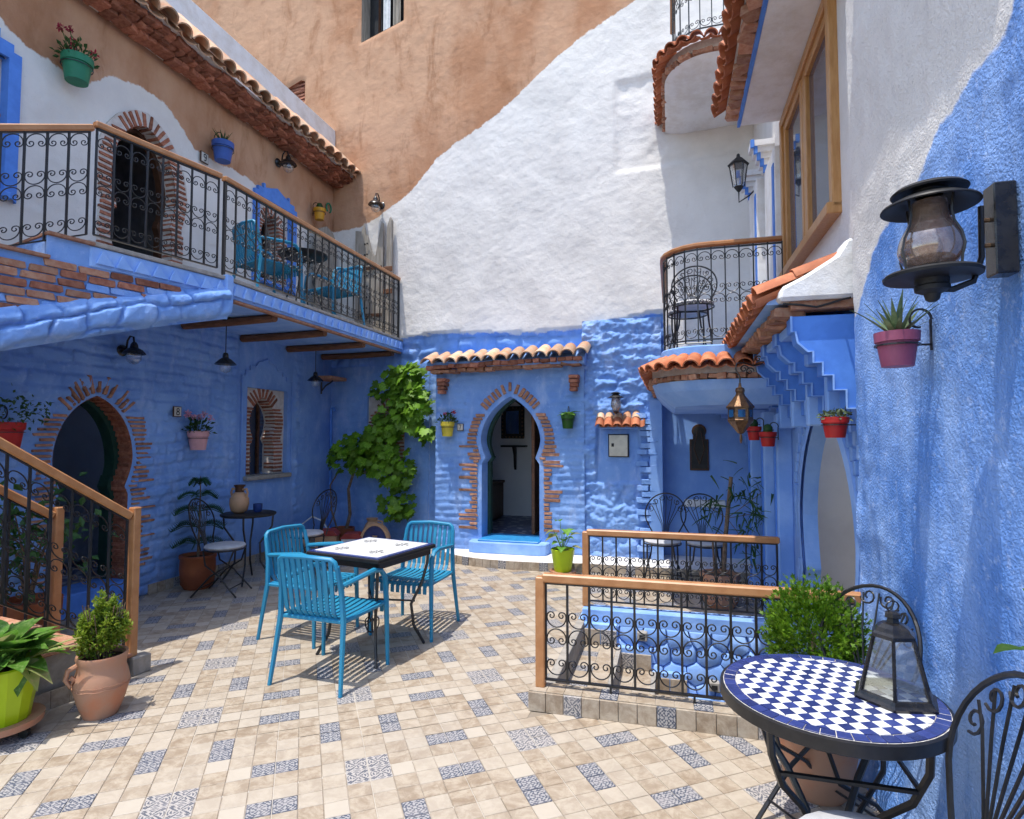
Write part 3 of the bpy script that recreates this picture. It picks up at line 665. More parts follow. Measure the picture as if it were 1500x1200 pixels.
# second doorway window beside the vine
w2 = MB(); a, b, zb, zt = -4.36, -3.72, 1.05, 2.14
P = lambda u, v, w: to3(BO, BU, BN, u, v, w)
H2 = horseshoe(-4.04, .17, .14, .20, 1.06, 1.5, 1.68, 2.02)
win2 = wmk('window', wall_mesh('window', 'mortar', tuple(P(0, 0, -.03)), BU, BN, a - .01, b + .01, zb - .01, zt + .01, .03, lambda u, v: 0 * u, [H2]), tall)
reveal('window_reveal', H2, tuple(P(0, 0, -.03)), BU, BN, .25, 'mortar', win2)
r2 = random.Random(8)
arch_bricks(win2, H2, tuple(P(0, 0, -.03)), BU, BN, lambda z, i: .13 if z < 1.9 else .1, .055, .028, .012, .2, 0, 'fired_brick', rnd=r2)
m = MB(); m.strip([P(a, zb, .004), P(a, zt, .004), P(b, zt, .004), P(b, zb, .004)], [P(a, zb, -.05), P(a, zt, -.05), P(b, zt, -.05), P(b, zb, -.05)]); m.build('window_frame', 'blue_smooth_plaster', win2, world=True, recalc=False)
M3 = Matrix((Vector(BU), Vector(BN), Vector((0, 0, 1)))).transposed()
m = MB(); m.box(P(-4.04, 1.03, .02), (.74, .12, .05), M3); m.build('sill', 'stone_sill', win2, world=True, bevel=.008)
m = MB(); m.box(P(-4.04, 1.6, -.32), (.8, .02, 1.3), M3); m.build('pane', 'window_glass', win2, world=True)
# upper openings: window with hanging cloths, small unglazed brick hole
def pocket(name, outline, depth, mat, parent):
    rv = reveal(name, outline + outline[:1], BO, BU, BN, depth, mat, parent)
    mm = MB(); mm.add([to3(BO, BU, BN, u, v, -depth) for u, v in outline], [tuple(range(len(outline)))]); mm.build('shade_back', 'black_paint', rv, world=True, recalc=False); return rv  # black sheet stands in for the unlit space behind the opening
uw = pocket('window', HOLE_W, .22, 'weathered_wood', tall)
M3b = M3
for k, (u, w, c) in enumerate(((-4.33, .05, 'dark_wood'), (-4.20, .13, 'white_paint'), (-4.02, .14, 'weathered_wood'))):
    mm = MB(); pts = [(u - w / 2 + w * q / 6, .012 * math.sin(q * 2.2)) for q in range(7)]
    mm.strip([to3(BO, BU, BN, x, 7.74 + k * .02, -.16 + y) for x, y in pts], [to3(BO, BU, BN, x, 9, -.16 + y) for x, y in pts]); mm.build('hanging_cloth' if k else 'window_bar', c, uw, world=True, recalc=False)
ph = pocket('wall_hole', HOLE_P, .25, 'fired_brick', tall)
for k in range(6): brick(ph, to3(BO, BU, BN, -5.8, 6.95 + k * .055, -.12), (.36, .2, .045), (BU, BN, (0, 0, 1)), rnd=rb)
# rooms behind the openings
def room(name, x0, x1, y0, y1, z0, z1, mat, parent, open_side, floor_mat=None):
    mm = MB(); F = {'-y': ((x0, y0), (x1, y0)), '+y': 0}
    c = [(x0, y0, z0), (x1, y0, z0), (x1, y1, z0), (x0, y1, z0), (x0, y0, z1), (x1, y0, z1), (x1, y1, z1), (x0, y1, z1)]
    faces = {'-y': (0, 1, 5, 4), '+x': (1, 2, 6, 5), '+y': (2, 3, 7, 6), '-x': (3, 0, 4, 7), 'z0': (3, 2, 1, 0), 'z1': (4, 5, 6, 7)}
    mm.add(c, [f for k, f in faces.items() if k not in (open_side if isinstance(open_side, tuple) else (open_side,)) and not (k == 'z0' and floor_mat)])
    o = mm.build(name, mat, parent, world=True, recalc=False)
    if floor_mat: mm = MB(); mm.add([c[i] for i in (3, 2, 1, 0)], [(0, 1, 2, 3)]); mm.build('room_floor', floor_mat, o, world=True, recalc=False)
    return o
rm7 = room('entrance_room', -3.3, -1.2, 7.62, 9.4, .24, 2.5, 'grey_room', tall, '-y', 'mosaic_room_floor')
m = MB(); m.b6(-1.80, -1.755, 7.56, 8.3, .26, 2.1); lf = m.build('door_leaf', 'beam_wood', rm7, world=True, bevel=.006)
m = MB(); m.b6(-1.70, -1.64, 7.55, 7.60, 1.0, 1.2); m.build('door_handle', 'antique_brass', lf, world=True) if False else None
# raised plinth and steps along the back
pl = [(-2.98, 7.17), (-2.86, 7.0), (-2.68, 6.84), (-2.45, 6.72), (-2.2, 6.65), (-1.85, 6.62), (-1.45, 6.63), (-1.2, 6.68), (-1.0, 6.72), (.98, 6.72)]
st = thing('raised_step', 'raised whitewashed plinth with tiled front curving below doorway seven', 'step', (-1.2, 6.9, 0))
m = MB(); top = [(x, y + .012) for x, y in pl] + [(.98, 7.6), (-2.98, 7.6)]
m.prism(top, 2, 0, .10); m.build('plinth', 'white_plaster', st, world=True, bevel=.006)
m = MB(); m.prism([(-2.5, 7.2), (-2.48, 6.99), (-2.4, 6.95), (-1.56, 6.95), (-1.48, 6.99), (-1.46, 7.2)], 2, .098, .24); m.build('door_step', 'pale_blue_plaster', st, world=True, bevel=.012)
m = MB(); m.b6(-2.36, -1.58, 6.99, 7.5, .238, .262); m.build('threshold', 'threshold_blue', st, world=True, bevel=.006)
def facing_tile(tint, k, w=.1, h=.1, t=.012):
    me = bpy.data.meshes.new('facing_tile'); x, z, b = w / 2 - .001, h, .002
    vs = [(-x, 0, 0), (x, 0, 0), (x, 0, z), (-x, 0, z), (-x, -t + b, 0), (x, -t + b, 0), (x, -t + b, z), (-x, -t + b, z), (-x + b, -t, b), (x - b, -t, b), (x - b, -t, z - b), (-x + b, -t, z - b)]
    fs = [(8, 9, 10, 11)] + [(i, (i + 1) % 4, (i + 1) % 4 + 4, i + 4) for i in range(4)] + [(i + 4, (i + 1) % 4 + 4, (i + 1) % 4 + 8, i + 8) for i in range(4)]
    me.from_pydata(vs, [], fs); me.materials.append(MATS[TM[k]]); uv = me.uv_layers.new(name='UVMap')
    for lp in me.loops: v = me.vertices[lp.vertex_index].co; uv.data[lp.index].uv = (v.x / x, v.z / z * 2 - 1)
    a = me.attributes.new('tint', 'FLOAT', 'FACE'); a.data.foreach_set('value', [tint] * len(me.polygons)); return me
FACE = [facing_tile(t, 0) for t in (0, .1, .3)]; FACEB = facing_tile(0, 1); FACES = facing_tile(0, 2)
def facing_row(parent, path, left, z, every=5, phase=2, h=1.0, rnd=random.Random(6), name='facing_tile'):
    for i, (p, t) in enumerate(resample([(x, y, z) for x, y in path], .1)[:-1]):
        out = Vector((-t.y, t.x, 0)).normalized() * left; X = out.cross(Vector((0, 0, 1))) * -1; Y = -out
        X = Y.cross(Vector((0, 0, 1)))
        me = (FACEB if (i // every) % 2 else FACES) if i % every == phase else rnd.choice(FACE)
        wmk(name, me, parent, Matrix.Translation(p + t * .05) @ Matrix((X, Y, Vector((0, 0, 1)))).transposed().to_4x4() @ Matrix.Diagonal((1, 1, h, 1)))
facing_row(st, pl, -1, 0, 5, 2, .98)

# ================================================================= STAIRWELL in the floor
sw = thing('stairwell', 'sunken tiled staircase going down beside the courtyard behind iron railings', 'staircase', (.1, 4.2, -1.0))
m = MB(); m.b6(-.80, .93, 3.282, 3.42, -.02, .103); kerb = m.build('front_kerb', 'stone_sill', sw, world=True, bevel=.004)
facing_row(kerb, [(-.80, 3.282), (.92, 3.282)], -1, 0, 5, 2, 1.05)
rk = random.Random(33)
for k in range(17):
    x = -.75 + k * .1; q = FACEB if k % 5 == 4 else rk.choice(FACE)
    wmk('kerb_tile', q, kerb, Matrix.Translation((x, 3.285, .104)) @ Matrix.Rotation(R(-90), 4, 'X') @ Matrix.Diagonal((1, .4, 1.3, 1)))
m = MB(); m.b6(-.74, .93, 4.95, 5.10, -.02, .103); bk = m.build('back_kerb', 'pale_blue_plaster', sw, world=True, bevel=.006)
m = MB(); m.b6(-.785, -.72, 3.42, 4.95, -.3, .004); nz = m.build('nosing', 'stone_sill', sw, world=True, bevel=.004)
RUN, RISE = .275, .17
for k in range(6):
    x0 = HX0 + .02 + RUN * k; z = -RISE * (k + 1)
    m = MB(); m.b6(x0, x0 + RUN + (.03 if k < 5 else .6), HY0, HY1, z - .2, z - .004); s_ = m.build('step', 'stone_sill', sw, world=True)
    for j in range(15):
        y = HY0 + .051 + j * .102
        for q in range(2):
            kk = rk.random(); me = BLUET if (j * 3 + q * 2 + k * 5) % 9 == 0 else rk.choice(BEIGE[:5])
            wmk('tread_tile', me, s_, Matrix.Translation((x0 + .075 + q * .132, y, z)) @ Matrix.Diagonal((1.29, 1.0, 1, 1)))
m = MB(); m.b6(HX0 - .04, 1.6, HY0 - .25, HY0, -1.6, -.02); m.build('side_wall', 'white_plaster', sw, world=True)
m = MB(); m.b6(.9, 3.0, 3.0, 5.2, -1.35, -1.03); m.build('lower_floor', 'stone_sill', sw, world=True)
# far side of the stairwell: rough blue stones set in plaster
m = MB(); m.b6(HX0 - .04, 1.7, HY1 + .05, HY1 + .3, -1.5, .0); m.build('back_wall_core', 'pale_blue_plaster', sw, world=True)
rs = random.Random(14); seeds = []
for r_ in range(9):
    for c_ in range(11): seeds.append((HX0 + .08 + c_ * .165 + (r_ % 2) * .08 + rs.uniform(-.05, .05), -1.2 + r_ * .14 + rs.uniform(-.04, .04)))
def clip_half(poly, a, b):
    """keep the side of poly nearer to a than b"""
    mx, my = (a[0] + b[0]) / 2, (a[1] + b[1]) / 2; dx, dy = b[0] - a[0], b[1] - a[1]; out = []
    side = lambda p: (p[0] - mx) * dx + (p[1] - my) * dy
    for p, q in zip(poly, poly[1:] + poly[:1]):
        sp_, sq_ = side(p), side(q)
        if sp_ <= 0: out.append(p)
        if (sp_ <= 0) != (sq_ <= 0): t = sp_ / (sp_ - sq_); out.append((p[0] + (q[0] - p[0]) * t, p[1] + (q[1] - p[1]) * t))
    return out
for a in seeds:
    if a[1] < -1.35 * (a[0] + .75) / 1.7 - .25: continue
    poly = [(a[0] - .3, max(a[1] - .3, -1.4)), (a[0] + .3, max(a[1] - .3, -1.4)), (a[0] + .3, min(a[1] + .3, -.01)), (a[0] - .3, min(a[1] + .3, -.01))]
    for b in seeds:
        if b != a and abs(b[0] - a[0]) < .6 and abs(b[1] - a[1]) < .6 and len(poly) > 2: poly = clip_half(poly, a, b)
    if len(poly) < 3: continue
    cx = sum(p[0] for p in poly) / len(poly); cz = sum(p[1] for p in poly) / len(poly)
    ring = lambda s, y: [(cx + (p[0] - cx) * s, y + rs.uniform(-.004, .004), cz + (p[1] - cz) * s) for p in poly]
    n = len(poly); mm = MB(); e_ = rs.uniform(0, .014); vs = ring(.98, HY1 + .05) + ring(.95, HY1 + .012 - e_) + ring(.78, HY1 + .0 - e_)
    mm.add(vs, [(i, (i + 1) % n, n + (i + 1) % n, n + i) for i in range(n)] + [(n + i, n + (i + 1) % n, 2 * n + (i + 1) % n, 2 * n + i) for i in range(n)] + [tuple(range(2 * n, 3 * n))])
    mm.build('stone', 'pale_blue_plaster', sw, world=True, smooth=True)
for k in range(6):                                                   # stepped white plinth with tiles and step lights
    x0 = HX0 + .02 + RUN * k; z = -RISE * (k + 1)
    m = MB(); m.b6(x0, x0 + RUN - .002, HY1 - .045, HY1 + .06, z, z + .17); sk = m.build('string_block', 'pale_blue_plaster', sw, world=True, bevel=.006)
    for q in range(2): wmk('facing_tile', FACES if (q + k) % 4 == 1 else rs.choice(FACE), sk, Matrix.Translation((x0 + .07 + q * .135, HY1 - .045, z + .002)) @ Matrix.Diagonal((1.3, 1, 1.25, 1)))
    if k in (1, 3, 4):
        m = MB(); m.b6(x0 + .16, x0 + .24, HY1 - .06, HY1 + .02, z + .235, z + .305); sl_ = m.build('step_light', 'stone_sill', sw, world=True, bevel=.006)
        m = MB(); m.b6(x0 + .178, x0 + .222, HY1 - .064, HY1 - .05, z + .25, z + .285); m.build('light_slot', 'black_paint', sl_, world=True)

# ================================================================= SIDE HOUSE on the left, with balcony and stairs
LO = (-5, 0, 0); LU = (0, 1, 0); LN = (1, 0, 0)
side = thing('side_house', 'blue and white two storey house with arched doorways, balcony level and tiled eave', 'house', (-5, 5.5, 0))
D8 = horseshoe(4.06, .335, .30, .375, .2, 1.08, 1.36, 1.92, rnd=.45)
D9 = horseshoe(4.47, .335, .305, .365, 2.96, 3.72, 4.0, 4.62, rnd=.75)
W1 = sq(5.98, 6.75, 1.07, 2.16); W3 = sq(6.10, 6.76, 3.55, 4.60); W0 = sq(2.55, 3.22, 3.45, 4.52)
bl_edge = lambda u, v: 2.90 - v
br_edge = above([(0, 4.7), (2.9, 4.85), (3.16, 4.82), (3.36, 4.70), (3.53, 4.72), (3.72, 4.66), (3.86, 4.70), (4.11, 4.92), (4.4, 5.0), (4.67, 5.0), (4.9, 4.86), (5.08, 4.70), (5.4, 4.70), (5.65, 4.74), (6.06, 4.73), (6.5, 4.66), (6.95, 4.6), (7.2, 4.5), (7.47, 4.6), (8.2, 4.85)])
def side_h(u, v):
    lowm = np.clip((2.85 - v) / .1, 0, 1); sm = np.clip((np.abs(u - 6.36) - .52) / .06, 0, 1) * np.clip((7.2 - u) / .3, 0, 1)
    return lowm * sm * (stones(u, v, .105, .31, .032, .03, 5, .17, .07) + .02 * fbm(u, v, 1.5, 4, 2) + .014 * fbm(u, v, 28, 2, 52)) + .018 * fbm(u, v, 2.2, 5, 12) + .008 * fbm(u, v, 8, 3, 15) + (1 - lowm) * np.clip((4.7 - v) * 3, 0, 1) * .4 * stones(u, v, .12, .3, .012, .006, 6, .4)
wmk('wall', wall_mesh('wall', 'side_house_paint', LO, LU, LN, 1.5, 8.3, 0, 5.75, .02, side_h, [D8, D9, W1, W3, W0], {'brown': br_edge, 'blue': bl_edge}), side)
m = MB(); m.add([(-5.32, 1.5, 0), (-5.32, 8.6, 0), (-5.32, 8.6, 5.75), (-5.32, 1.5, 5.75)], [(0, 1, 2, 3)])
# doorway eight
r8 = random.Random(80)
door8 = reveal('doorway', D8, LO, LU, LN, .32, 'fired_brick', side)
def ring_bricks(par, outline, O, U, N, depth, step, rnd, kind='fired_brick'):
    arch_bricks(par, outline, O, U, N, lambda z, i: .035, step, .03, -.01, depth, -.012, kind, rnd=rnd)
ring_bricks(door8, D8, LO, LU, LN, .28, .06, r8)
arch_bricks(door8, D8, LO, LU, LN, lambda z, i: r8.choice([.08, .12, .16, .2, .25]) if z < 1.2 else r8.uniform(.10, .19), .046, .024, .034, .09, .03, 'pale_brick', zmin=.3, rnd=r8, skip=.02)
m = MB(); inn = [(4.06 + (u - 4.06) * .86, v - .045 if v > 1.2 else v) for u, v in D8]; X = lambda x, L: [(x, u, v) for u, v in L]
m.strip(X(-5.16, D8), X(-5.16, inn)); m.strip(X(-5.16, inn), X(-5.28, inn)); m.build('door_frame', 'green_door_paint', door8, world=True, recalc=False)
m = MB(); m.b6(-5.3, -4.94, 3.68, 4.44, 0, .205); m.build('threshold', 'deep_blue_paint', door8, world=True, bevel=.01)
rm8 = room('bedroom', -8.0, -5.33, 2.8, 5.6, .2, 2.6, 'dark_room', side, '+x', 'mosaic_room_floor')
m = MB(); m.b6(-7.6, -6.0, 3.3, 5.0, .2, .72); bed = m.build('bed', 'dark_cloth', rm8, world=True, bevel=.06)
m = MB(); m.prism([(3.2 + 1.0 * (1 - math.cos(t * math.pi / 10)), .5 + 1.0 * math.sin(t * math.pi / 10)) for t in range(11)], 0, -7.75, -7.68); m.build('headboard', 'dark_wood', bed, world=True)
for y in (3.6, 4.15): m = MB(); m.box((-7.25, y, .82), (.3, .5, .2), Euler((0, R(-25), 0)).to_matrix()); m.build('pillow', 'dark_room', bed, world=True, bevel=.06)
# doorway nine
r9 = random.Random(90)
door9 = reveal('doorway', D9, LO, LU, LN, .13, 'mortar', side)
arch_bricks(door9, D9, LO, LU, LN, lambda z, i: .14, .056, .029, .034, .14, -.006, 'fired_brick', rnd=r9)
m = MB(); o9 = [(4.47 + (u - 4.47) * 1.40, v + (.145 * ((v - 3.72) / .9) if v > 3.72 else 0)) for u, v in D9]
m.strip([(-4.977, u, v) for u, v in o9], [(-4.977, u, v) for u, v in D9]); m.strip([(-5.01, u, v) for u, v in o9], [(-4.977, u, v) for u, v in o9]); m.build('mortar_band', 'mortar', door9, world=True, recalc=False)
m = MB(); inn = [(4.47 + (u - 4.47) * .88, v - .04 if v > 3.8 else v) for u, v in D9]
m.strip(X(-5.11, D9), X(-5.11, inn)); m.strip(X(-5.11, inn), X(-5.18, inn)); m.build('door_frame', 'dark_wood', door9, world=True, recalc=False)
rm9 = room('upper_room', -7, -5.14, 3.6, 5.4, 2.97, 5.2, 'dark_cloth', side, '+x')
# niche windows with brick lining and blue surrounds
def niche_window(rect, hs, shade, rnd, surround, sill, depth_set=.05, kind='fired_brick'):
    y0, y1, z0, z1 = rect[0][0], rect[1][0], rect[0][1], rect[2][1]; Ow = (-5 - depth_set, 0, 0)
    w = wmk('window', wall_mesh('window', 'mortar', Ow, LU, LN, y0 - .012, y1 + .012, z0 - .012, z1 + .012, .03, lambda u, v: .006 * fbm(u, v, 14, 3, 2), [hs]), side)
    reveal('window_reveal', hs, Ow, LU, LN, .17, 'mortar', w)
    c = (y0 + y1) / 2; hw = (y1 - y0) / 2
    arch_bricks(w, hs, Ow, LU, LN, lambda z, i: max(.07, min(.17, hw - .20)) , .05, .028, .012, .165, -.006, kind, rnd=rnd)
    q = MB(); q.strip([(-4.995, y0, z0), (-4.995, y0, z1), (-4.995, y1, z1), (-4.995, y1, z0), (-4.995, y0, z0)], [(-5.06, y0, z0), (-5.06, y0, z1), (-5.06, y1, z1), (-5.06, y1, z0), (-5.06, y0, z0)])
    q.build('window_frame', surround, w, world=True, recalc=False)
    q = MB(); q.b6(-5.12, -4.93, y0 - .04, y1 + .04, z0 - .055, z0); q.build('sill', sill, w, world=True, bevel=.01)
    q = MB(); q.add([(-5.275, y0 - .1, z0 - .1), (-5.275, y1 + .1, z0 - .1), (-5.275, y1 + .1, z1 + .1), (-5.275, y0 - .1, z1 + .1)], [(0, 1, 2, 3)]); q.build('pane', 'window_glass', w, world=True, recalc=False)
    q = MB(); q.b6(-5.26, -5.23, c + .10, c + .14, z0, z1); q.b6(-5.26, -5.23, c - .16, c - .13, z0, z1); q.build('sash', 'dark_wood', w, world=True)
    return w
rw = random.Random(44)
win1 = niche_window(W1, horseshoe(6.33, .225, .18, .245, 1.075, 1.52, 1.74, 2.06), 0, rw, 'blue_smooth_plaster', 'stone_sill')
q = MB(); fr = [(5.88, 1.0), (5.88, 2.3), (5.94, 2.3), (5.94, 2.36), (6.02, 2.36), (6.02, 2.42), (6.12, 2.42), (6.16, 2.48), (6.25, 2.50), (6.33, 2.54), (6.41, 2.50), (6.5, 2.48), (6.54, 2.42), (6.64, 2.42), (6.64, 2.36), (6.72, 2.36), (6.72, 2.3), (6.84, 2.3), (6.84, 1.0)]
q.tube([(-4.985, y, z) for y, z in fr], .014, 4); q.build('stepped_moulding', 'blue_smooth_plaster', win1, world=True)
win3 = niche_window(W3, horseshoe(6.42, .19, .16, .205, 3.56, 3.95, 4.12, 4.48), 0, rw, 'deep_blue_paint', 'deep_blue_paint')
win0 = niche_window(W0, horseshoe(2.9, .17, .14, .19, 3.46, 3.9, 4.08, 4.42), 0, rw, 'deep_blue_paint', 'deep_blue_paint')
for (w, y0, y1, z0, z1) in ((win3, 6.10, 6.76, 3.55, 4.60), (win0, 2.55, 3.22, 3.45, 4.52)):     # blue stepped surrounds
    pts_o = [(y0 - .09, z0 - .06), (y0 - .09, z1 + .06), (y0 - .03, z1 + .06), (y0 - .03, z1 + .12), (y0 + .07, z1 + .12), (y0 + .07, z1 + .19), (y0 + .10, z1 + .19), (y0 + .10, z1 + .14),
             (y0 + .2, z1 + .17), ((y0 + y1) / 2, z1 + .22), (y1 - .2, z1 + .17), (y1 - .10, z1 + .14), (y1 - .10, z1 + .19), (y1 - .07, z1 + .19), (y1 - .07, z1 + .12), (y1 + .03, z1 + .12), (y1 + .03, z1 + .06), (y1 + .09, z1 + .06), (y1 + .09, z0 - .06)]
    n = len(pts_o); pin = []
    for i, (a, b) in enumerate(pts_o): pin.append((min(max(a, y0 + .001), y1 - .001), min(max(b, z0), z1)))
    q = MB(); q.strip([(-4.965, a, b) for a, b in pts_o], [(-4.965, a, b) for a, b in pin]); q.strip([(-5.02, a, b) for a, b in pts_o], [(-4.965, a, b) for a, b in pts_o]); q.strip([(-4.965, a, b) for a, b in pin], [(-5.02, a, b) for a, b in pin])
    q.build('surround', 'deep_blue_paint', w, world=True, recalc=False)
# eave
eave = MB(); eave.prism([(-5.02, 5.42), (-4.80, 5.45), (-4.62, 5.52), (-4.98, 5.74), (-5.02, 5.74)], 1, 1.5, 7.93); eave = eave.build('eave', 'mortar', side, world=True)
re_ = random.Random(51)
brick_row(eave, [(-4.80, 3.2, 5.395), (-4.80, 7.9, 5.395)], -1, .1, (.1, .15, .045), 'fired_brick', .018, re_, tilt=.25)
brick_row(eave, [(-4.72, 3.2, 5.44), (-4.72, 7.9, 5.44)], -1, .085, (.085, .2, .05), 'fired_brick', .02, re_, tilt=.3)
roof_row(eave, [(-4.54, 3.3, 5.49), (-4.54, 7.86, 5.49)], -1, TILE_OLD, .19, 45, 1.2, .02, rnd=re_)
brick_row(eave, [(-4.63, 3.2, 5.475), (-4.63, 7.9, 5.475)], -1, .085, (.085, .16, .05), 'fired_brick', .02, re_, tilt=.35)
m = MB(); m.b6(-5.35, -4.98, 1.5, 8.2, 5.74, 6.32); m.build('parapet', 'white_plaster', side, world=True, bevel=.02)
m = MB(); wing = [(-5.02, 7.88), (-4.55, 7.98), (-4.50, 8.03), (-4.55, 8.1), (-5.02, 8.1)]
vs = []; 
for z, k in ((2.9, .0), (4.3, .0), (4.9, .02), (5.3, .10), (5.55, .13), (5.62, .12)): vs.append([(x + (k if x > -5 else 0), y - k * .6 * (y < 8), z) for x, y in wing])
for a, b in zip(vs, vs[1:]):
    n = len(a); m.add(a + b, [(i, (i + 1) % n, n + (i + 1) % n, n + i) for i in range(n)])
m.add(vs[-1], [tuple(range(len(wing)))])
me = m.mesh('end_buttress', 'side_house_paint', smooth=True)
for k in ('brown', 'blue'): a = me.attributes.new(k, 'FLOAT', 'POINT'); a.data.foreach_set('value', [(v.co.z - 4.62 if k == 'brown' else -1) for v in me.vertices])
wmk('end_buttress', me, side)
m = MB(); m.add([(-5.0, 7.80, 5.62), (-4.36, 7.90, 5.62), (-4.34, 7.97, 5.60), (-4.42, 8.12, 5.66), (-5.0, 8.12, 6.1), (-5.0, 7.80, 6.1)], [(0, 1, 2, 3, 4, 5)]); m.build('coping', 'white_plaster', side, world=True)
facing_row(side, [(-4.97, 4.62), (-4.97, 7.75)], -1, 0, 6, 3, 1.0)
m = MB(); m.b6(-4.985, -4.94, 7.6, 7.72, 2.44, 2.5); 
# balcony slab
BX = -3.76
bal = thing('balcony', 'upper balcony slab with blue zigzag edge carried on wooden beams', 'balcony', (-4.4, 5.8, 2.77))
m = MB(); m.prism([(-5.0, 7.78), (-3.74, 7.66), (BX, 4.24), (-4.02, 3.18), (-5.0, 3.18)], 2, 2.775, 2.93); m.build('slab', 'pale_blue_plaster', bal, world=True, bevel=.008)
m = MB(); m.prism([(-5.0, 7.78), (-3.73, 7.66), (BX + .012, 4.22), (-4.01, 3.16), (-5.0, 3.16)], 2, 2.932, 2.965); m.build('floor_edge', 'stone_sill', bal, world=True, bevel=.006)
m = MB(); m.b6(-3.80, -3.745, 4.3, 7.62, 2.748, 2.774); m.build('edge_batten', 'pale_brick', bal, world=True, bevel=.006)
zz = MB(); zz.prism([(0, 0), (.125, 0), (.04, .10)], 1, -.022, 0); zzm = zz.mesh('zigzag', 'pale_blue_plaster', bevel=.002)
for (A, B) in (((BX, 4.26), (-3.74, 7.62)), ((-4.02, 3.2), (BX, 4.22))):
    A = Vector((*A, 2.805)); B = Vector((*B, 2.805)); n = int((B - A).length / .125); t = (B - A).normalized(); o_ = Vector((t.y, -t.x, 0))
    for i in range(n): wmk('zigzag', zzm, bal, Matrix.Translation(A.lerp(B, (i + .1) / n) + o_ * .002) @ Matrix((t, -o_, Vector((0, 0, 1)))).transposed().to_4x4())
rbm = random.Random(5)
for y in (4.95, 5.82, 6.69, 7.5):
    m = MB(); m.tube([(-4.98, y + .04, 2.735), (-4.4, y + rbm.uniform(-.02, .02), 2.73), (-3.80, y - .03, 2.735)], [.046, .043, .04], 8); m.build('beam', 'beam_wood', bal, world=True, smooth=True)
m = MB(); m.b6(BX - .03, BX + .03, 4.19, 4.27, 2.72, 2.975); m.build('joint_post', 'pale_blue_plaster', bal, world=True, bevel=.008)
# upper flight: brick sided, seen from below
uf = thing('upper_stairs', 'brick sided upper flight of stairs rising to the balcony above doorway eight', 'staircase', (-4.2, 2.9, 2.0))
SA = Vector((-3.765, 4.20, 0)); SB = Vector((-4.34, 2.0, 0)); sd = (SB - SA).normalized(); sn = Vector((-sd.y, sd.x, 0)); SL = (SB - SA).length
sn = sn if sn.x > 0 else -sn
P3 = lambda s, z, w=0.0: SA + sd * s + sn * w + Vector((0, 0, z))
top = [(0, 2.77), (.02, 2.775), (1.02, 2.775), (1.02, 2.93)]; s_, z_ = 1.04, 2.93
steps = [(1.02, 2.79)]
while s_ < SL + .4: steps += [(s_, z_), (s_ + .27, z_)]; s_ += .27; z_ -= .165
bot = [(SL + .4, 1.72), (1.6, 2.16), (.6, 2.50), (0.0, 2.70)]
poly = [(0.0, 2.772)] + steps + bot
m = MB(); n = len(poly); vs = [P3(s, z) for s, z in poly] + [P3(s, z, -.75) for s, z in poly]
m.add(vs, [tuple(range(n)), tuple(range(n, 2 * n))[::-1]] + [(i, (i + 1) % n, n + (i + 1) % n, n + i) for i in range(n)]); m.build('flight', 'blue_lime_wash', uf, world=True)
ru = random.Random(77)
for r_ in range(13):
    z = 2.745 - r_ * .060; s = .0 + (r_ % 2) * .09
    while s < SL + .3:
        L = ru.uniform(.16, .22); c = s + L / 2; zt = 2.77 if c < 1.04 else 2.93 - .165 * (int((c - 1.04) / .27)) - .04
        zb = np.interp(c, [0, .6, 1.6, SL + .4], [2.72, 2.56, 2.22, 1.80]) + .06 + .04 * math.sin(c * 9)
        if zb + .03 < z < zt - .02 and c > .12: brick(uf, P3(c, z + ru.uniform(-.006, .006), .004), (L - .016, .03, .047), (sd, sn, Vector((0, 0, 1))), ru.choice(['fired_brick', 'pale_brick', 'pale_brick', 'pale_brick', 'fired_brick', 'blue_lime_wash']), rnd=ru)
        s += L
bz = lambda s: np.interp(s, [0, .6, 1.6, SL + .4], [2.70, 2.53, 2.20, 1.78])                       # rough painted edge along the underside
def edge_h(u, v):
    s = -u; lump = stones(s + .15 * fbm(s, v, 3, 3, 70), v + .3 + .12 * fbm(s, v, 4, 3, 71), .15, .23, .07, .03, 15, .13, .12)
    return .055 * np.clip(1 - np.abs(v / (.15 + .12 * fbm(s, s * 0, 3, 4, 72))) ** 5, 0, 1) - .012 + lump * np.clip(1 - (v / .16) ** 4, 0, 1) + .012 * fbm(s, v, 22, 3, 75)
me = wall_mesh('painted_edge', 'blue_lime_wash', tuple(SA), tuple(-sd), tuple(sn), -(SL + .4), .02, -.14, .18, .014, edge_h)
co = np.empty(len(me.vertices) * 3); me.vertices.foreach_get('co', co); co = co.reshape(-1, 3); ss = (co[:, :2] - np.array(SA.xy)) @ np.array(sd.xy); co[:, 2] += bz(ss) + .02; me.vertices.foreach_set('co', co.ravel()); me.update()
wmk('painted_edge', me, uf)
for k in range(5): 
    q = P3(1.04 + .27 * k + .135, 2.93 - .165 * k + .012, -.36); m = MB(); m.box(q, (.29, .79, .024), Matrix((sd, sn, Vector((0, 0, 1)))).transposed()); m.build('tread', 'pale_brick', uf, world=True, bevel=.004)
for s0 in (.62, 1.25):
    m = MB(); m.tube([P3(s0 - .3, np.interp(s0 - .3, [0, .6, 1.6], [2.70, 2.50, 2.16]) - .03, -.12), P3(s0 + .25, np.interp(s0 + .25, [0, .6, 1.6], [2.70, 2.50, 2.16]) - .03, -.3)], .04, 8); m.build('beam', 'beam_wood', uf, world=True, smooth=True)
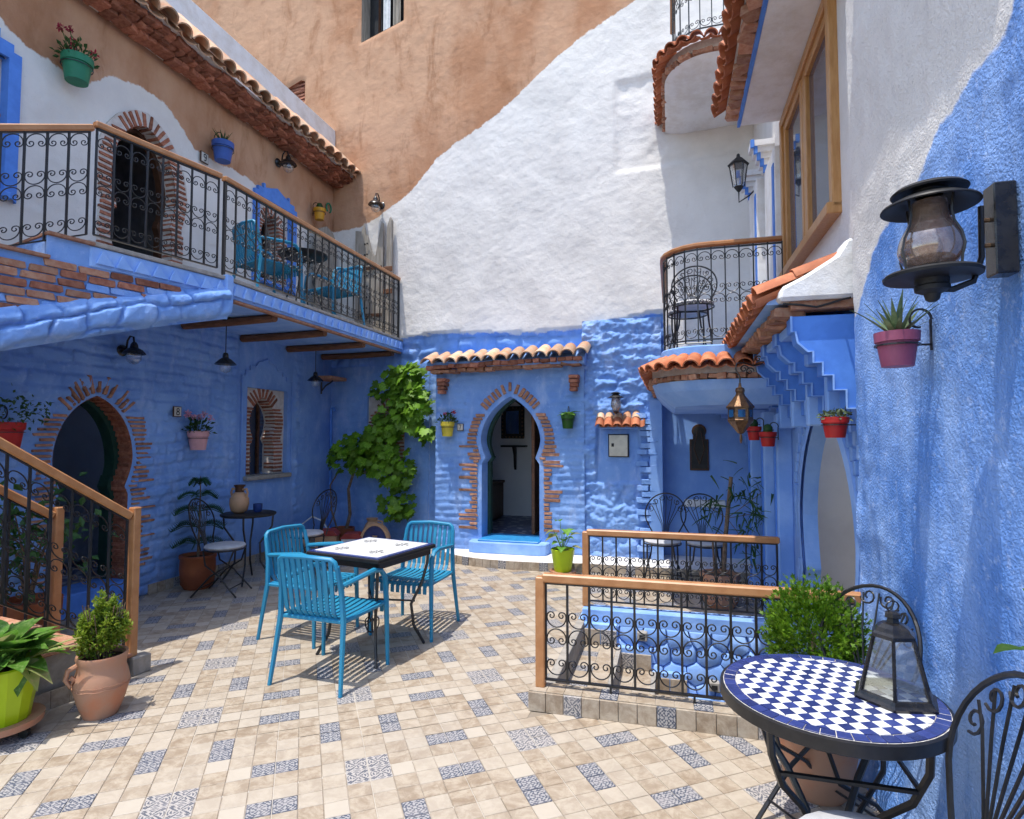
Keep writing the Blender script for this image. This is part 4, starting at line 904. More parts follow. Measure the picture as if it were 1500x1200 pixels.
# lower flight
lf_ = thing('lower_stairs', 'low tiled foot of the lower stair flight beside the clay jar', 'staircase', (-3.6, 2.6, 0))
LA = Vector((-3.41, 3.05, 0)); la = Vector((-.15, -.989, 0)); lw = Vector((-.989, .15, 0))
Q3 = lambda s, w, z: LA + la * s + lw * w + Vector((0, 0, z))
ML = Matrix((la, lw, Vector((0, 0, 1)))).transposed()
def lbox(mm, s0, s1, w0, w1, z0, z1): return mm.box(Q3((s0 + s1) / 2, (w0 + w1) / 2, (z0 + z1) / 2), (s1 - s0, w1 - w0, z1 - z0), ML)
for k in range(8):
    m = MB(); lbox(m, .02 + .26 * k, .02 + .26 * (k + 1) + (.02 if k < 7 else .6), .0, .56, max(0, .165 * (k - 1)), .12 + .165 * k)
    m.build('step', 'stone_sill', lf_, world=True, bevel=.004)
    m = MB(); lbox(m, -.005 + .26 * k, .02 + .26 * (k + 1), -.02, .58, .122 + .165 * k, .147 + .165 * k); m.build('tread', 'pale_brick', lf_, world=True, bevel=.005)
m = MB(); lbox(m, -.12, .0, -.04, .6, 0, .115); m.build('foot_plinth', 'stone_sill', lf_, world=True, bevel=.006)
for k in range(12):
    p = Q3(-.12 + .1 * k + .05, -.042, 0); me = FACEB if k % 4 == 3 else rk.choice(FACE)
    if k > 1: wmk('facing_tile', me, lf_, Matrix.Translation(p) @ Matrix((-la, lw, Vector((0, 0, 1)))).transposed().to_4x4())

# ================================================================= RIGHT HOUSE
RO = (.92, 0, 0); RU = (0, -1, 0); RN = (-1, 0, 0)
rh = thing('corner_house', 'white and blue house with wooden window, blue carved arch and rough blue wall', 'house', (1.2, 4.0, 0))
bcurve = above([(-4, 2.1), (-3.25, 2.16), (-3.2, 2.23), (-3.0, 2.40), (-2.83, 2.47), (-2.53, 2.50), (-2.40, 2.58), (-2.29, 2.64), (-2.09, 2.68), (-1.9, 2.68), (-1.84, 2.74), (-1.6, 3.1), (1, 6)])
def near_h(u, v):
    st_ = .05 * fbm(u * 1.0, v * .22, 5, 4, 5); foot = .10 * np.exp(-np.clip(v, 0, 9) / .18) * (1 + 1.0 * fbm(u, v, 7, 3, 9))
    lump = .05 * np.clip(fbm(u, v, 4, 4, 22) + .05, 0, 1) * np.clip((2.2 - v) / 1.2, 0, 1) * np.clip((-u - 2.75) / .3, 0, 1)
    return .5 * st_ + .012 * fbm(u, v, 18, 3, 17) + .006 * fbm(u, v, 40, 2, 19) + foot + .02 * fbm(u, v, 1.4, 3, 6) + lump * 1.6
wmk('near_wall', wall_mesh('near_wall', 'pebbly_paint', RO, RU, RN, -3.32, 2.0, 0, 5.0, .025, near_h, [], {'brown': lambda u, v: 0 * u - 1, 'blue': lambda u, v: -bcurve(u, v)}), rh)
m = MB(); m.b6(.99, 1.9, -2.0, 3.31, 0, 5.0); m.build('near_wall_core', 'blue_lime_wash', rh, world=True)
m = MB(); m.b6(.72, .92, 1.55, 3.0, 4.36, 4.5); m.build('cornice', 'white_plaster', rh, world=True, bevel=.02)  # unseen overhang, added and sized to shade the upper near wall
ARCH = [(-y, z) for y, z in horseshoe(4.25, .66, .63, .70, -1.04, .55, .95, 1.80)][::-1]
WIN = sq(-5.28, -3.76, 2.93, 4.24)
AO = (.98, 0, 0)
wmk('arch_wall', wall_mesh('arch_wall', 'side_house_paint', AO, RU, RN, -7.25, -3.3, -1.1, 5.6, .03, lambda u, v: .006 * fbm(u, v, 4, 3, 2), [ARCH, WIN], {'brown': lambda u, v: 0 * u - 1, 'blue': lambda u, v: 2.3 - v}), rh)
archr = reveal('archway', ARCH, AO, RU, RN, .10, 'blue_smooth_plaster', rh, flare=.0)
m = MB(); rim = ARCH; o2 = [( -4.25 + (u + 4.25) * 1.10, v + (.06 if v > .6 else 0)) for u, v in ARCH]
m.strip([(.955, -u, v) for u, v in o2], [(.955, -u, v) for u, v in rim]); m.strip([(.985, -u, v) for u, v in o2], [(.955, -u, v) for u, v in o2]); m.build('arch_band', 'pale_blue_plaster', archr, world=True, recalc=False)
ra = random.Random(3)
for i in range(len(ARCH)):                                          # carved plaster blocks round the arch
    u, v = ARCH[i]
    for k, sc in enumerate((1.16, 1.28)):
        if v > -.3: brick(archr, (.974, -(-4.25 + (u + 4.25) * sc), v + (.10 + .09 * k if v > .6 else 0)), (.03, .05, .075), None, 'blue_lime_wash' if k == 0 else 'pale_blue_plaster', 'carved_block', rnd=ra)
pas = room('passage', 1.08, 3.2, 3.4, 5.6, -1.03, 2.2, 'beige_plaster', rh, ('-x', 'z1'), 'stone_sill')
m = MB(); m.b6(1.05, 1.10, 3.56, 3.68, -1.03, 1.6); m.build('door_leaf', 'green_door_paint', archr, world=True)
# wooden window
wn = MB(); d = .06
wn.b6(.93, 1.03, 3.72, 3.79, 2.90, 4.25); wn.b6(.93, 1.03, 5.24, 5.31, 2.90, 4.25); wn.b6(.90, 1.03, 3.72, 5.31, 2.86, 2.93); wn.b6(.93, 1.03, 3.79, 5.24, 4.18, 4.25)
win = wn.build('window', 'window_wood', rh, world=True, bevel=.006)
for (a, b) in ((3.795, 4.49), (4.55, 5.235)):
    q = MB(); q.b6(.95, 1.01, a, a + .06, 2.935, 4.175); q.b6(.95, 1.01, b - .06, b, 2.935, 4.175); q.b6(.95, 1.01, a + .06, b - .06, 2.935, 2.995); q.b6(.95, 1.01, a + .06, b - .06, 4.115, 4.175)
    q.build('sash', 'window_wood', win, world=True, bevel=.005)
    q = MB(); q.b6(.98, .988, a + .06, b - .06, 2.995, 4.115); q.build('pane', 'window_glass', win, world=True)
q = MB(); q.b6(.955, 1.02, 4.49, 4.55, 2.935, 4.175); q.build('mullion', 'window_wood', win, world=True, bevel=.005)
# soffit and tiled eave over the window
ev = MB(); ev.b6(.62, .99, 3.22, 5.34, 4.28, 4.40); ev = ev.build('eave', 'white_plaster', rh, world=True, bevel=.006)
m = MB(); m.b6(.598, .622, 3.22, 5.35, 4.275, 4.32); m.build('blue_edge', 'deep_blue_paint', ev, world=True)
m = MB(); m.prism([(.50, 4.40), (.99, 4.40), (.99, 4.85)], 1, 3.22, 5.34); m.build('roof_bed', 'mortar', ev, world=True)
rr_ = random.Random(6)
brick_row(ev, [(.50, 5.34, 4.345), (.50, 3.22, 4.345)], -1, .12, (.11, .13, .05), 'pale_brick', .01, rr_, tilt=.5)
roof_row(ev, [(.42, 5.30, 4.40), (.42, 3.28, 4.40)], -1, TILE_RED, .165, 30, 1.0, .006, rnd=rr_)
# tiled canopy over the carved arch
cn = thing('arch_roof', 'narrow red tiled roof with white end over the carved blue arch', 'roof', (.7, 4.5, 2.1))
m = MB(); m.prism([(.52, 2.285), (.985, 2.27), (.985, 2.54), (.60, 2.37)], 1, 3.47, 5.75); m.build('roof_bed', 'pale_blue_plaster', cn, world=True)
m = MB(); m.prism([(.57, 2.285), (.975, 2.285), (.975, 2.60), (.91, 2.60), (.86, 2.515), (.70, 2.415), (.58, 2.355)], 1, 3.375, 3.54); m.build('end_flashing', 'white_plaster', cn, world=True, bevel=.018)
rc = random.Random(61)
roof_row(cn, [(.46, 5.74, 2.29), (.46, 3.58, 2.29)], -1, TILE_RED, .16, 22, .98, .006, rnd=rc, length=1.25)
for k in range(2): wmk('ridge_tile', TILE_RED[k], cn, Matrix.Translation((.47 + k * .2, 3.47, 2.325 + k * .085)) @ Matrix.Rotation(R(-90), 4, 'Z') @ Matrix.Rotation(R(21), 4, 'X') @ Matrix.Diagonal((.8, .7, .8, 1)))
brick_row(cn, [(.56, 5.72, 2.235), (.56, 3.46, 2.235)], -1, .075, (.10, .16, .05), 'pale_brick', .012, rc, tilt=.5)
for k in range(3): brick(cn, (.70 + k * .12, 3.46, 2.262), (.13, .1, .05), None, 'pale_brick', rnd=rc)
prof = [(.985, 2.205), (.64, 2.205), (.64, 2.12), (.66, 2.12), (.67, 2.06), (.72, 2.01), (.745, 2.01), (.745, 1.95), (.79, 1.95), (.79, 1.88), (.84, 1.88), (.84, 1.80), (.90, 1.80), (.90, 1.70), (.985, 1.70)]
for y in (3.43, 3.92, 4.42, 4.92, 5.42):
    m = MB(); m.prism(prof, 1, y, y + .13); cb = m.build('corbel', 'deep_blue_paint', cn, world=True, bevel=.004)
    m = MB(); m.tube([(x, y - .004, z) for x, z in prof[1:]], .007, 4); m.build('corbel_edge', 'pale_blue_plaster', cb, world=True)
    m = MB(); m.b6(.86, .985, y + .22, y + .29, 1.62, 1.92); m.build('pendant', 'pale_blue_plaster', cn, world=True, bevel=.01)
m = MB(); m.b6(.66, .985, 3.45, 5.7, 2.14, 2.20); m.build('cornice', 'pale_blue_plaster', cn, world=True, bevel=.01)
m = MB(); m.b6(.80, .985, 3.56, 5.55, 1.98, 2.14); m.build('frieze', 'pale_blue_plaster', cn, world=True, bevel=.01)
# pilasters between arch and alcove, upper white pilasters with blue stripes
for (y, x, z1) in ((5.32, .86, 1.75), (5.62, .80, 1.78), (6.02, .74, 1.82)):
    m = MB(); m.b6(x, .985, y, y + .16, 0, z1); pp = m.build('pilaster', 'pale_blue_plaster', rh, world=True, bevel=.012)
    m = MB(); m.b6(x - .012, x + .02, y + .05, y + .11, .1, z1 - .2); m.build('fillet', 'deep_blue_paint', pp, world=True, bevel=.006)
    m = MB(); m.b6(x - .03, .985, y - .03, y + .19, 0, .18); m.build('pilaster_base', 'pale_blue_plaster', pp, world=True, bevel=.012)
for (y, x) in ((5.40, .90), (6.05, .84)):
    m = MB(); m.b6(x, .985, y, y + .55, 2.34, 4.1); pp = m.build('pilaster', 'white_plaster', rh, world=True, bevel=.01)
    m = MB(); m.b6(x - .008, x + .02, y + .01, y + .10, 2.36, 3.95); m.build('blue_stripe', 'deep_blue_paint', pp, world=True)
    q = MB()
    for k in range(5): q.b6(x - .01 - .03 * k, .985, y + .50 - .02 * k, y + .57 + .05, 4.10 + k * .055, 4.155 + k * .055)
    q.build('stepped_bracket', 'white_plaster', pp, world=True)
    for k in range(5): m = MB(); m.b6(x - .013 - .03 * k, x + .02 - .03 * k, y + .49 - .02 * k, y + .52 - .02 * k, 4.085 + k * .055, 4.158 + k * .055); m.build('blue_edge', 'deep_blue_paint', pp, world=True)
# two rounded corner balconies
def rounded(x0, y_back, y_front, x1, r, n=8):
    c = (x0 + r, y_front + r)
    return [(x0, y_back)] + [(c[0] - r * math.cos(t * math.pi / 2 / n), c[1] - r * math.sin(t * math.pi / 2 / n)) for t in range(n + 1)] + [(x1, y_front)]
def corner_balcony(name, label, x0, yb, yf, x1, r, zf, cove, mat, under, light):
    b = thing(name, label, 'balcony', ((x0 + x1) / 2, yf + .5, zf - .3))
    P = rounded(x0 + .18, yb, yf + .22, x1, max(r - .15, .1)); T = rounded(x0, yb, yf, x1, r)
    Q = rounded(x0 + .2, yb, yf + .24, x1, max(r - .15, .1))
    q = MB(); q.prism(P + [(x1, yb)], 2, zf - .16, zf); q.build('slab', under, b, world=True, bevel=.01)
    mid = rounded(x0 + .10, yb, yf + .12, x1, r); q = MB(); q.prism(mid + [(x1, yb)], 2, zf - .25, zf - .162); q.build('roof_bed', 'mortar', b, world=True)
    rg = random.Random(int(zf * 10))
    roof_row(b, [(x, y, zf - .21) for x, y in T], -1, TILE_RED, .135, 26, .8, .004, rnd=rg, length=.7)
    brick_row(b, [(x, y, zf - .275) for x, y in rounded(x0 + .07, yb, yf + .09, x1, r)], -1, .075, (.07, .12, .04), 'pale_brick', .008, rg, tilt=.3)
    # coved underside
    q = MB(); L = [rounded(x0 + .10 + i, yb, yf + .12 + i, x1, max(r - i * .5, .08)) for i in (0, .06, .16, .2)]
    Zs = [zf - .30, zf - .30 - (cove - .30) * .4, zf - .30 - (cove - .30) * .85, zf - cove]
    for A, B, za, zb in zip(L, L[1:], Zs, Zs[1:]): q.strip([(x, y, za) for x, y in A], [(x, y, zb) for x, y in B])
    q.add([(x, y, Zs[-1]) for x, y in L[-1]] + [(x1, yb, Zs[-1])], [tuple(range(len(L[-1]) + 1))]); q.build('soffit', under, b, world=True, smooth=True)
    return b
bl1 = corner_balcony('corner_balcony', 'lower rounded balcony with red tile fringe above the alcove with two chairs', -.26, 7.25, 4.86, .97, .55, 2.32, .50, 'pale_blue_plaster', 'pale_blue_plaster', 0)
bl2 = corner_balcony('corner_balcony', 'upper rounded white balcony with red tile fringe near top of the white wall', -.12, 7.3, 5.72, .97, .45, 5.62, .34, 'white_plaster', 'white_plaster', 0)
bl1['group'] = bl2['group'] = 'rounded corner balconies'
# alcove under the lower balcony
al = MB(); al.add([(-.12, 7.45, .1), (.98, 7.45, .1), (.98, 7.45, 2.3), (-.12, 7.45, 2.3)], [(0, 1, 2, 3)]); al = al.build('alcove', 'blue_smooth_plaster', rh, world=True, recalc=False)
KH = [(.22, 1.14), (.44, 1.14), (.44, 1.52), (.40, 1.52), (.40, 1.56)] + [(.33 + .085 * math.cos(R(-40 + 260 * t / 12)), 1.62 + .085 * math.sin(R(-40 + 260 * t / 12))) for t in range(13)] + [(.26, 1.56), (.26, 1.52), (.22, 1.52)]
m = MB(); m.prism(KH, 1, 7.425, 7.46); kw = m.build('keyhole_window', 'dark_wood', rh, world=True, bevel=.004)
m = MB(); m.prism([(.33 + (x - .33) * .82, 1.4 + (z - 1.4) * .9) for x, z in KH], 1, 7.418, 7.44); m.build('pane', 'black_paint', kw, world=True)
for s in (-1, 1): m = MB(); m.tube([(.33, 7.412, 1.22), (.33 + s * .06, 7.412, 1.4), (.33 + s * .02, 7.412, 1.62)], .007, 5); m.build('window_bar', 'dark_wood', kw, world=True)
m = MB(); m.b6(.15, .62, 7.41, 7.45, .70, .79); m.build('vent_plate', 'white_paint', rh, world=True, bevel=.006)
q = MB(); stp = [(.52, 1.82), (.58, 1.82), (.58, 1.78), (.64, 1.78), (.64, 1.74), (.72, 1.72), (.78, 1.64), (.80, 1.56), (.84, 1.56), (.84, 1.46), (.88, 1.46), (.88, .2), (.97, .2), (.97, 1.82)]
q.prism(stp, 1, 7.25, 7.44); q.build('stepped_arch', 'blue_smooth_plaster', rh, world=True)
q = MB(); q.tube([(x, 7.246, z) for x, z in stp[:12]], .009, 4); q.build('stepped_edge', 'pale_blue_plaster', rh, world=True)

# ================================================================= IRONWORK RAILINGS
def curl_path(w, h, flip=1, turn=1.15):
    """a C of iron with both ends rolled in: opening upwards for flip=1; returns points in (u, v), u in -w/2..w/2"""
    Rr = w / 2 * .97; pts = []
    for i in range(9):
        a = R(-90 + 105 * i / 8); pts.append((Rr * math.cos(a), (h * .62) * (1 + math.sin(a)) / 1.0))
    x0, y0 = pts[-1]; r0 = Rr * .44; cx, cy = x0 - r0 * math.cos(R(15)), y0 - r0 * math.sin(R(15))
    for i in range(1, 16):
        a = R(15) + turn * 2 * math.pi * i / 15; r = r0 * (1 - .8 * i / 15); pts.append((cx + r * math.cos(a), cy + r * math.sin(a)))
    full = [(-x, y) for x, y in pts[::-1]] + pts[1:]
    return [(x, y * flip) for x, y in full]
def scroll_mesh(w, h, flip, slope, r=.004):
    q = MB(); pts = [(u, 0, v + u * slope) for u, v in curl_path(w, h, flip)]
    q.tube(pts, r, 5); return q.mesh('scroll', 'iron', smooth=True)
def railing(th, A, B, zt, zb, bays, rows, rail=(.055, .045), bar=.0065, railmat='wood_rail', end_bars=True, bottom=True, drop=0.0, wood=True):
    """one straight stretch: A, B base points (x, y, z); zt/zb heights of the handrail and lower bar above the base; rows: list of (height, flip)"""
    A = Vector(A); B = Vector(B); d = Vector((B.x - A.x, B.y - A.y, 0)); Lh = d.length; t = d / Lh; slope = (B.z - A.z) / Lh; full = (B - A).normalized()
    nrm = Vector((-t.y, t.x, 0)); M4 = Matrix((t, nrm, Vector((0, 0, 1)))).transposed().to_4x4(); w = Lh / bays
    q = MB(); q.b6(-bar, bar, -bar, bar, zb - drop, zt - .02); bm_ = q.mesh('baluster', 'iron')
    for i in range(bays + 1):
        if end_bars or i not in (0, bays): wmk('baluster', bm_, th, Matrix.Translation(A.lerp(B, i / bays)) @ M4)
    cache = {}
    for i in range(bays):
        p = A.lerp(B, (i + .5) / bays)
        for (hz, fl) in rows:
            if fl not in cache: cache[fl] = scroll_mesh(w - .012, min(w, .15) * .72, fl, slope)
            wmk('scroll', cache[fl], th, Matrix.Translation(p + Vector((0, 0, hz))) @ M4)
    up = nrm.cross(full) if nrm.cross(full).z > 0 else -nrm.cross(full); M3 = Matrix((full, nrm, up)).transposed(); L = (B - A).length
    for (z, sz, mat, nm) in ([(zt, rail, railmat, 'handrail')] if wood else []) + [(zt - rail[1] / 2 - .006, (.03, .010), 'iron', 'top_bar')] + ([(zb, (.022, .010), 'iron', 'lower_bar')] if bottom else []):
        q = MB(); q.box((A + B) / 2 + Vector((0, 0, z)), (L + (.04 if nm == 'handrail' else 0), sz[0], sz[1]), M3); q.build(nm, mat, th, world=True, bevel=.008 if nm == 'handrail' else 0)
def post(th, x, y, z0, z1, s=.05, mat='wood_rail'):
    q = MB(); q.b6(x - s / 2, x + s / 2, y - s / 2, y + s / 2, z0, z1); q.build('post', mat, th, world=True, bevel=.006)
# front and back stairwell railings
FR = [(.05, 1), (.385, 1), (.375, -1)]
r1 = thing('stairwell_railing', 'wrought iron railing with wooden handrail along the front kerb of the stairwell', 'railing', (.1, 3.36, .1), group='stairwell railings')
railing(r1, (-.715, 3.36, .105), (.93, 3.36, .105), .625, .045, 13, [(.075, 1), (.345, 1), (.335, -1)], (.06, .05), bottom=True)
post(r1, -.745, 3.36, .105, .735, .055)
q = MB(); q.b6(.1, .112, 3.354, 3.366, .1, .15); q.b6(-.35, -.338, 3.354, 3.366, .1, .15); q.build('foot', 'iron', r1, world=True)
r2 = thing('stairwell_railing', 'wrought iron railing with wooden handrail at the far side of the stairwell', 'railing', (.1, 5.04, .1), group='stairwell railings')
railing(r2, (-.69, 5.04, .105), (.80, 5.04, .105), .625, .045, 13, [(.075, 1), (.345, 1), (.335, -1)], (.06, .05))
post(r2, -.72, 5.04, .105, .735, .055)
# long balcony railing
rows_hi = [(.09, 1), (.45, 1), (.44, -1), (.80, -1)]
br = thing('balcony_railing', 'long black iron railing with scrolls and wooden handrail along the left balcony', 'railing', (-3.8, 5.5, 2.96))
railing(br, (-3.80, 7.62, 2.965), (-3.805, 4.22, 2.965), .88, .06, 25, rows_hi, (.06, .045))
railing(br, (-3.81, 4.15, 2.965), (-4.05, 3.22, 2.965), .88, .06, 8, rows_hi, (.06, .045))
railing(br, (-4.07, 3.18, 2.965), (-4.26, 2.30, 2.53), .84, .05, 7, rows_hi, (.06, .045))
for (x, y) in ((-3.80, 7.63), (-3.805, 4.22)):
    q = MB(); q.b6(x - .012, x + .012, y - .012, y + .012, 2.96, 3.84); q.build('post', 'iron', br, world=True)
# lower stair railings
for (w_, lab) in ((0.02, 'iron stair railing with wooden post and handrail beside the clay jar'), (.50, 'shorter inner iron stair railing behind the first, with wooden post')):
    rl = thing('stair_railing', lab, 'railing', tuple(Q3(0, w_, .1)), group='lower stair railings')
    s0 = 0.0 if w_ < .1 else .2
    A = Q3(.03 + s0, w_, .14); B = Q3(1.7 + s0, w_, 0); A.z = .14; B.z = .14 + 1.7 * .66
    railing(rl, A, B, .90, .05, 15, [(.07, 1), (.43, 1), (.42, -1), (.80, -1)], (.06, .05))
    post(rl, *Q3(-.02 + s0, w_, 0).xy, .115, 1.085, .055)
# railings of the rounded balconies
def curved_rail(label, path, z0, h, n, mat='wood_varnish'):
    c = thing('balcony_railing', label, 'railing', (path[2][0], path[2][1], z0), group='rounded balcony railings')
    S_ = resample([(x, y, z0) for x, y in path], .11)
    bm_ = MB(); bm_.b6(-.005, .005, -.005, .005, .03, h - .02); bm_ = bm_.mesh('baluster', 'iron')
    sc = {f: scroll_mesh(.105, .075, f, 0, .0035) for f in (1, -1)}
    for i, (p, t) in enumerate(S_):
        M4 = Matrix((t, Vector((-t.y, t.x, 0)), Vector((0, 0, 1)))).transposed().to_4x4(); wmk('baluster', bm_, c, Matrix.Translation(p) @ M4)
        if i < len(S_) - 1:
            for hz, f in ((.07, 1), (h * .52, 1), (h * .52 - .01, -1), (h - .06, -1)): wmk('scroll', sc[f], c, Matrix.Translation(p.lerp(S_[i + 1][0], .5) + Vector((0, 0, hz))) @ M4)
    P = [p for p, t in S_]
    q = MB(); q.tube([p + Vector((0, 0, h)) for p in P], .032, 8, flat=.75); q.build('handrail', mat, c, world=True, smooth=True)
    q = MB(); q.tube([p + Vector((0, 0, .05)) for p in P], .008, 4); q.tube([p + Vector((0, 0, h - .035)) for p in P], .009, 4); q.build('bars', 'iron', c, world=True)
curved_rail('curved iron railing of the lower rounded balcony, stacked chairs behind it', rounded(-.05, 7.2, 5.12, .9, .35), 2.32, .86, 0)
curved_rail('curved iron railing of the upper rounded balcony at the top edge', rounded(.08, 7.2, 5.97, .9, .3), 5.62, .9, 0)

# ================================================================= BLUE RESIN ARMCHAIRS
def blue_chair(label, group):
    c = thing('armchair', label, 'chair', group=group); mt = 'blue_resin'
    for s in (-1, 1):
        q = MB(); q.tube([(s * .262, .245, 0), (s * .252, .235, .45), (s * .248, .22, .60), (s * .245, .17, .652), (s * .243, .09, .665), (s * .235, -.12, .648), (s * .222, -.235, .635)], [.0135, .019, .019, .018, .018, .017, .016], 7); q.build('front_leg_and_arm', mt, c, smooth=True)
        q = MB(); q.tube([(s * .262, -.285, 0), (s * .235, -.225, .42), (s * .225, -.235, .60), (s * .215, -.27, .76)], [.0135, .019, .018, .016], 7); q.build('rear_leg', mt, c, smooth=True)
    q = MB(); q.tube([(-.213, -.272, .745), (-.205, -.279, .785), (-.18, -.284, .803), (0, -.30, .812), (.18, -.284, .803), (.205, -.279, .785), (.213, -.272, .745)], .016, 7); q.build('top_rail', mt, c, smooth=True)
    q = MB(); q.tube([(-.24, .22, .42), (0, .235, .415), (.24, .22, .42)], .015, 6); q.tube([(-.228, -.215, .415), (.228, -.215, .415)], .015, 6)
    for s in (-1, 1): q.tube([(s * .243, .22, .42), (s * .232, -.22, .415)], .014, 6)
    q.build('seat_frame', mt, c, smooth=True)
    for k in range(9):
        x = -.176 + k * .044
        q = MB(); prof = [(-.20, .425), (-.235, .47), (-.25, .56), (-.268, .68), (-.285 - .012 * (1 - (x / .18) ** 2), .80)]
        A = [(x * (.97 + .06 * i / 4) - .0135, y, z) for i, (y, z) in enumerate(prof)]; B = [(x * (.97 + .06 * i / 4) + .0135, y, z) for i, (y, z) in enumerate(prof)]
        A2 = [(p[0], p[1] - .010, p[2]) for p in A]; B2 = [(p[0], p[1] - .010, p[2]) for p in B]
        q.strip(A, B); q.strip(B2, A2); q.strip(A2, A); q.strip(B, B2); q.build('back_slat', mt, c, smooth=False)
    for k in range(10):
        x = -.207 + k * .046
        q = MB(); prof = [(-.21, .432), (-.1, .425), (.05, .428), (.19, .44), (.235, .432), (.252, .405), (.254, .36)]
        A = [(x - .0145, y, z) for y, z in prof]; B = [(x + .0145, y, z) for y, z in prof]; A2 = [(p[0], p[1] - .004, p[2] - .011) for p in A]; B2 = [(p[0], p[1] - .004, p[2] - .011) for p in B]
        q.strip(A, B); q.strip(B2, A2); q.strip(A2, A); q.strip(B, B2); q.build('seat_slat', mt, c)
    return c
gch = 'blue slatted armchairs'
ch = blue_chair('blue slatted armchair nearest the camera, back turned, at the square table', gch)
ch.location = (-2.16, 3.44, 0); ch.rotation_euler.z = R(-4)
dup(ch, (-2.76, 4.08, 0), R(-96), 'blue slatted armchair at the shaded side of the square table', gch)
dup(ch, (-2.02, 4.40, 0), R(178), 'blue slatted armchair facing the camera behind the square table', gch)
dup(ch, (-4.18, 5.28, 2.965), R(-20), 'blue slatted armchair on the balcony below the blue framed window, back turned', gch)
dup(ch, (-4.12, 6.45, 2.965), R(165), 'blue slatted armchair on the balcony between the round table and the old wooden doors', gch)
# square table with white tiled top
tb = thing('square_table', 'square cafe table with white tiled top and black iron legs', 'table', (-2.13, 3.90, 0), R(-12))
q = MB(); q.b6(-.33, .33, -.33, .33, .705, .735); q.build('table_edge', 'black_paint', tb, bevel=.006)
q = MB(); q.b6(-.322, .322, -.322, .322, .735, .739); q.build('border', 'cobalt_glaze', tb)
t9 = MB(); t9.b6(-.0955, .0955, -.0955, .0955, 0, .004); t9 = t9.mesh('top_tile', 'white_glaze', bevel=.0015)
for i in range(3):
    for j in range(3): mk('top_tile', t9, tb, (-.193 + i * .193, -.193 + j * .193, .7385))
q = MB()
for (cx, cy) in ((-.15, -.16), (.16, -.15), (-.16, .16), (.15, .15)):
    for s in range(6):
        a = s * math.pi / 3; q.tube([(cx + .012 * math.cos(a), cy + .012 * math.sin(a), .7435), (cx + .035 * math.cos(a + .3), cy + .035 * math.sin(a + .3), .7435), (cx + .05 * math.cos(a), cy + .05 * math.sin(a), .7435)], .005, 4, flat=.12)
    for s in range(4): a = s * math.pi / 2; q.tube([(cx + .055 * math.cos(a + t), cy + .055 * math.sin(a + t), .7435) for t in (-.3, 0, .3)], .004, 4, flat=.12)
q.build('painted_motif', 'black_ink', tb)
for sx in (-1, 1):
    for sy in (-1, 1):
        q = MB(); q.tube([(sx * .29, sy * .29, .71), (sx * .285, sy * .285, .6), (sx * .255, sy * .255, .45), (sx * .20, sy * .20, .30), (sx * .215, sy * .215, .14), (sx * .27, sy * .27, 0)], .011, 6); q.build('leg', 'iron', tb, smooth=True)
for s in (-1, 1): q = MB(); q.tube([(-.22, -.22 * s, .32), (0, 0, .36), (.22, .22 * s, .32)], .008, 5); q.build('stretcher', 'iron', tb, smooth=True)
q = MB(); q.b6(-.3, .3, -.3, -.285, .66, .70); q.b6(-.3, .3, .285, .3, .66, .70); q.b6(-.3, -.285, -.3, .3, .66, .70); q.b6(.285, .3, -.3, .3, .66, .70); q.build('apron', 'iron', tb)
for k in range(2):
    q = MB(); q.tube([(u * .5, 0, .12 + v * .6) for u, v in curl_path(.2, .2, 1)], .005, 5); q.build('scroll', 'iron', tb, smooth=True, rot=(0, 0, R(45 + 90 * k)))

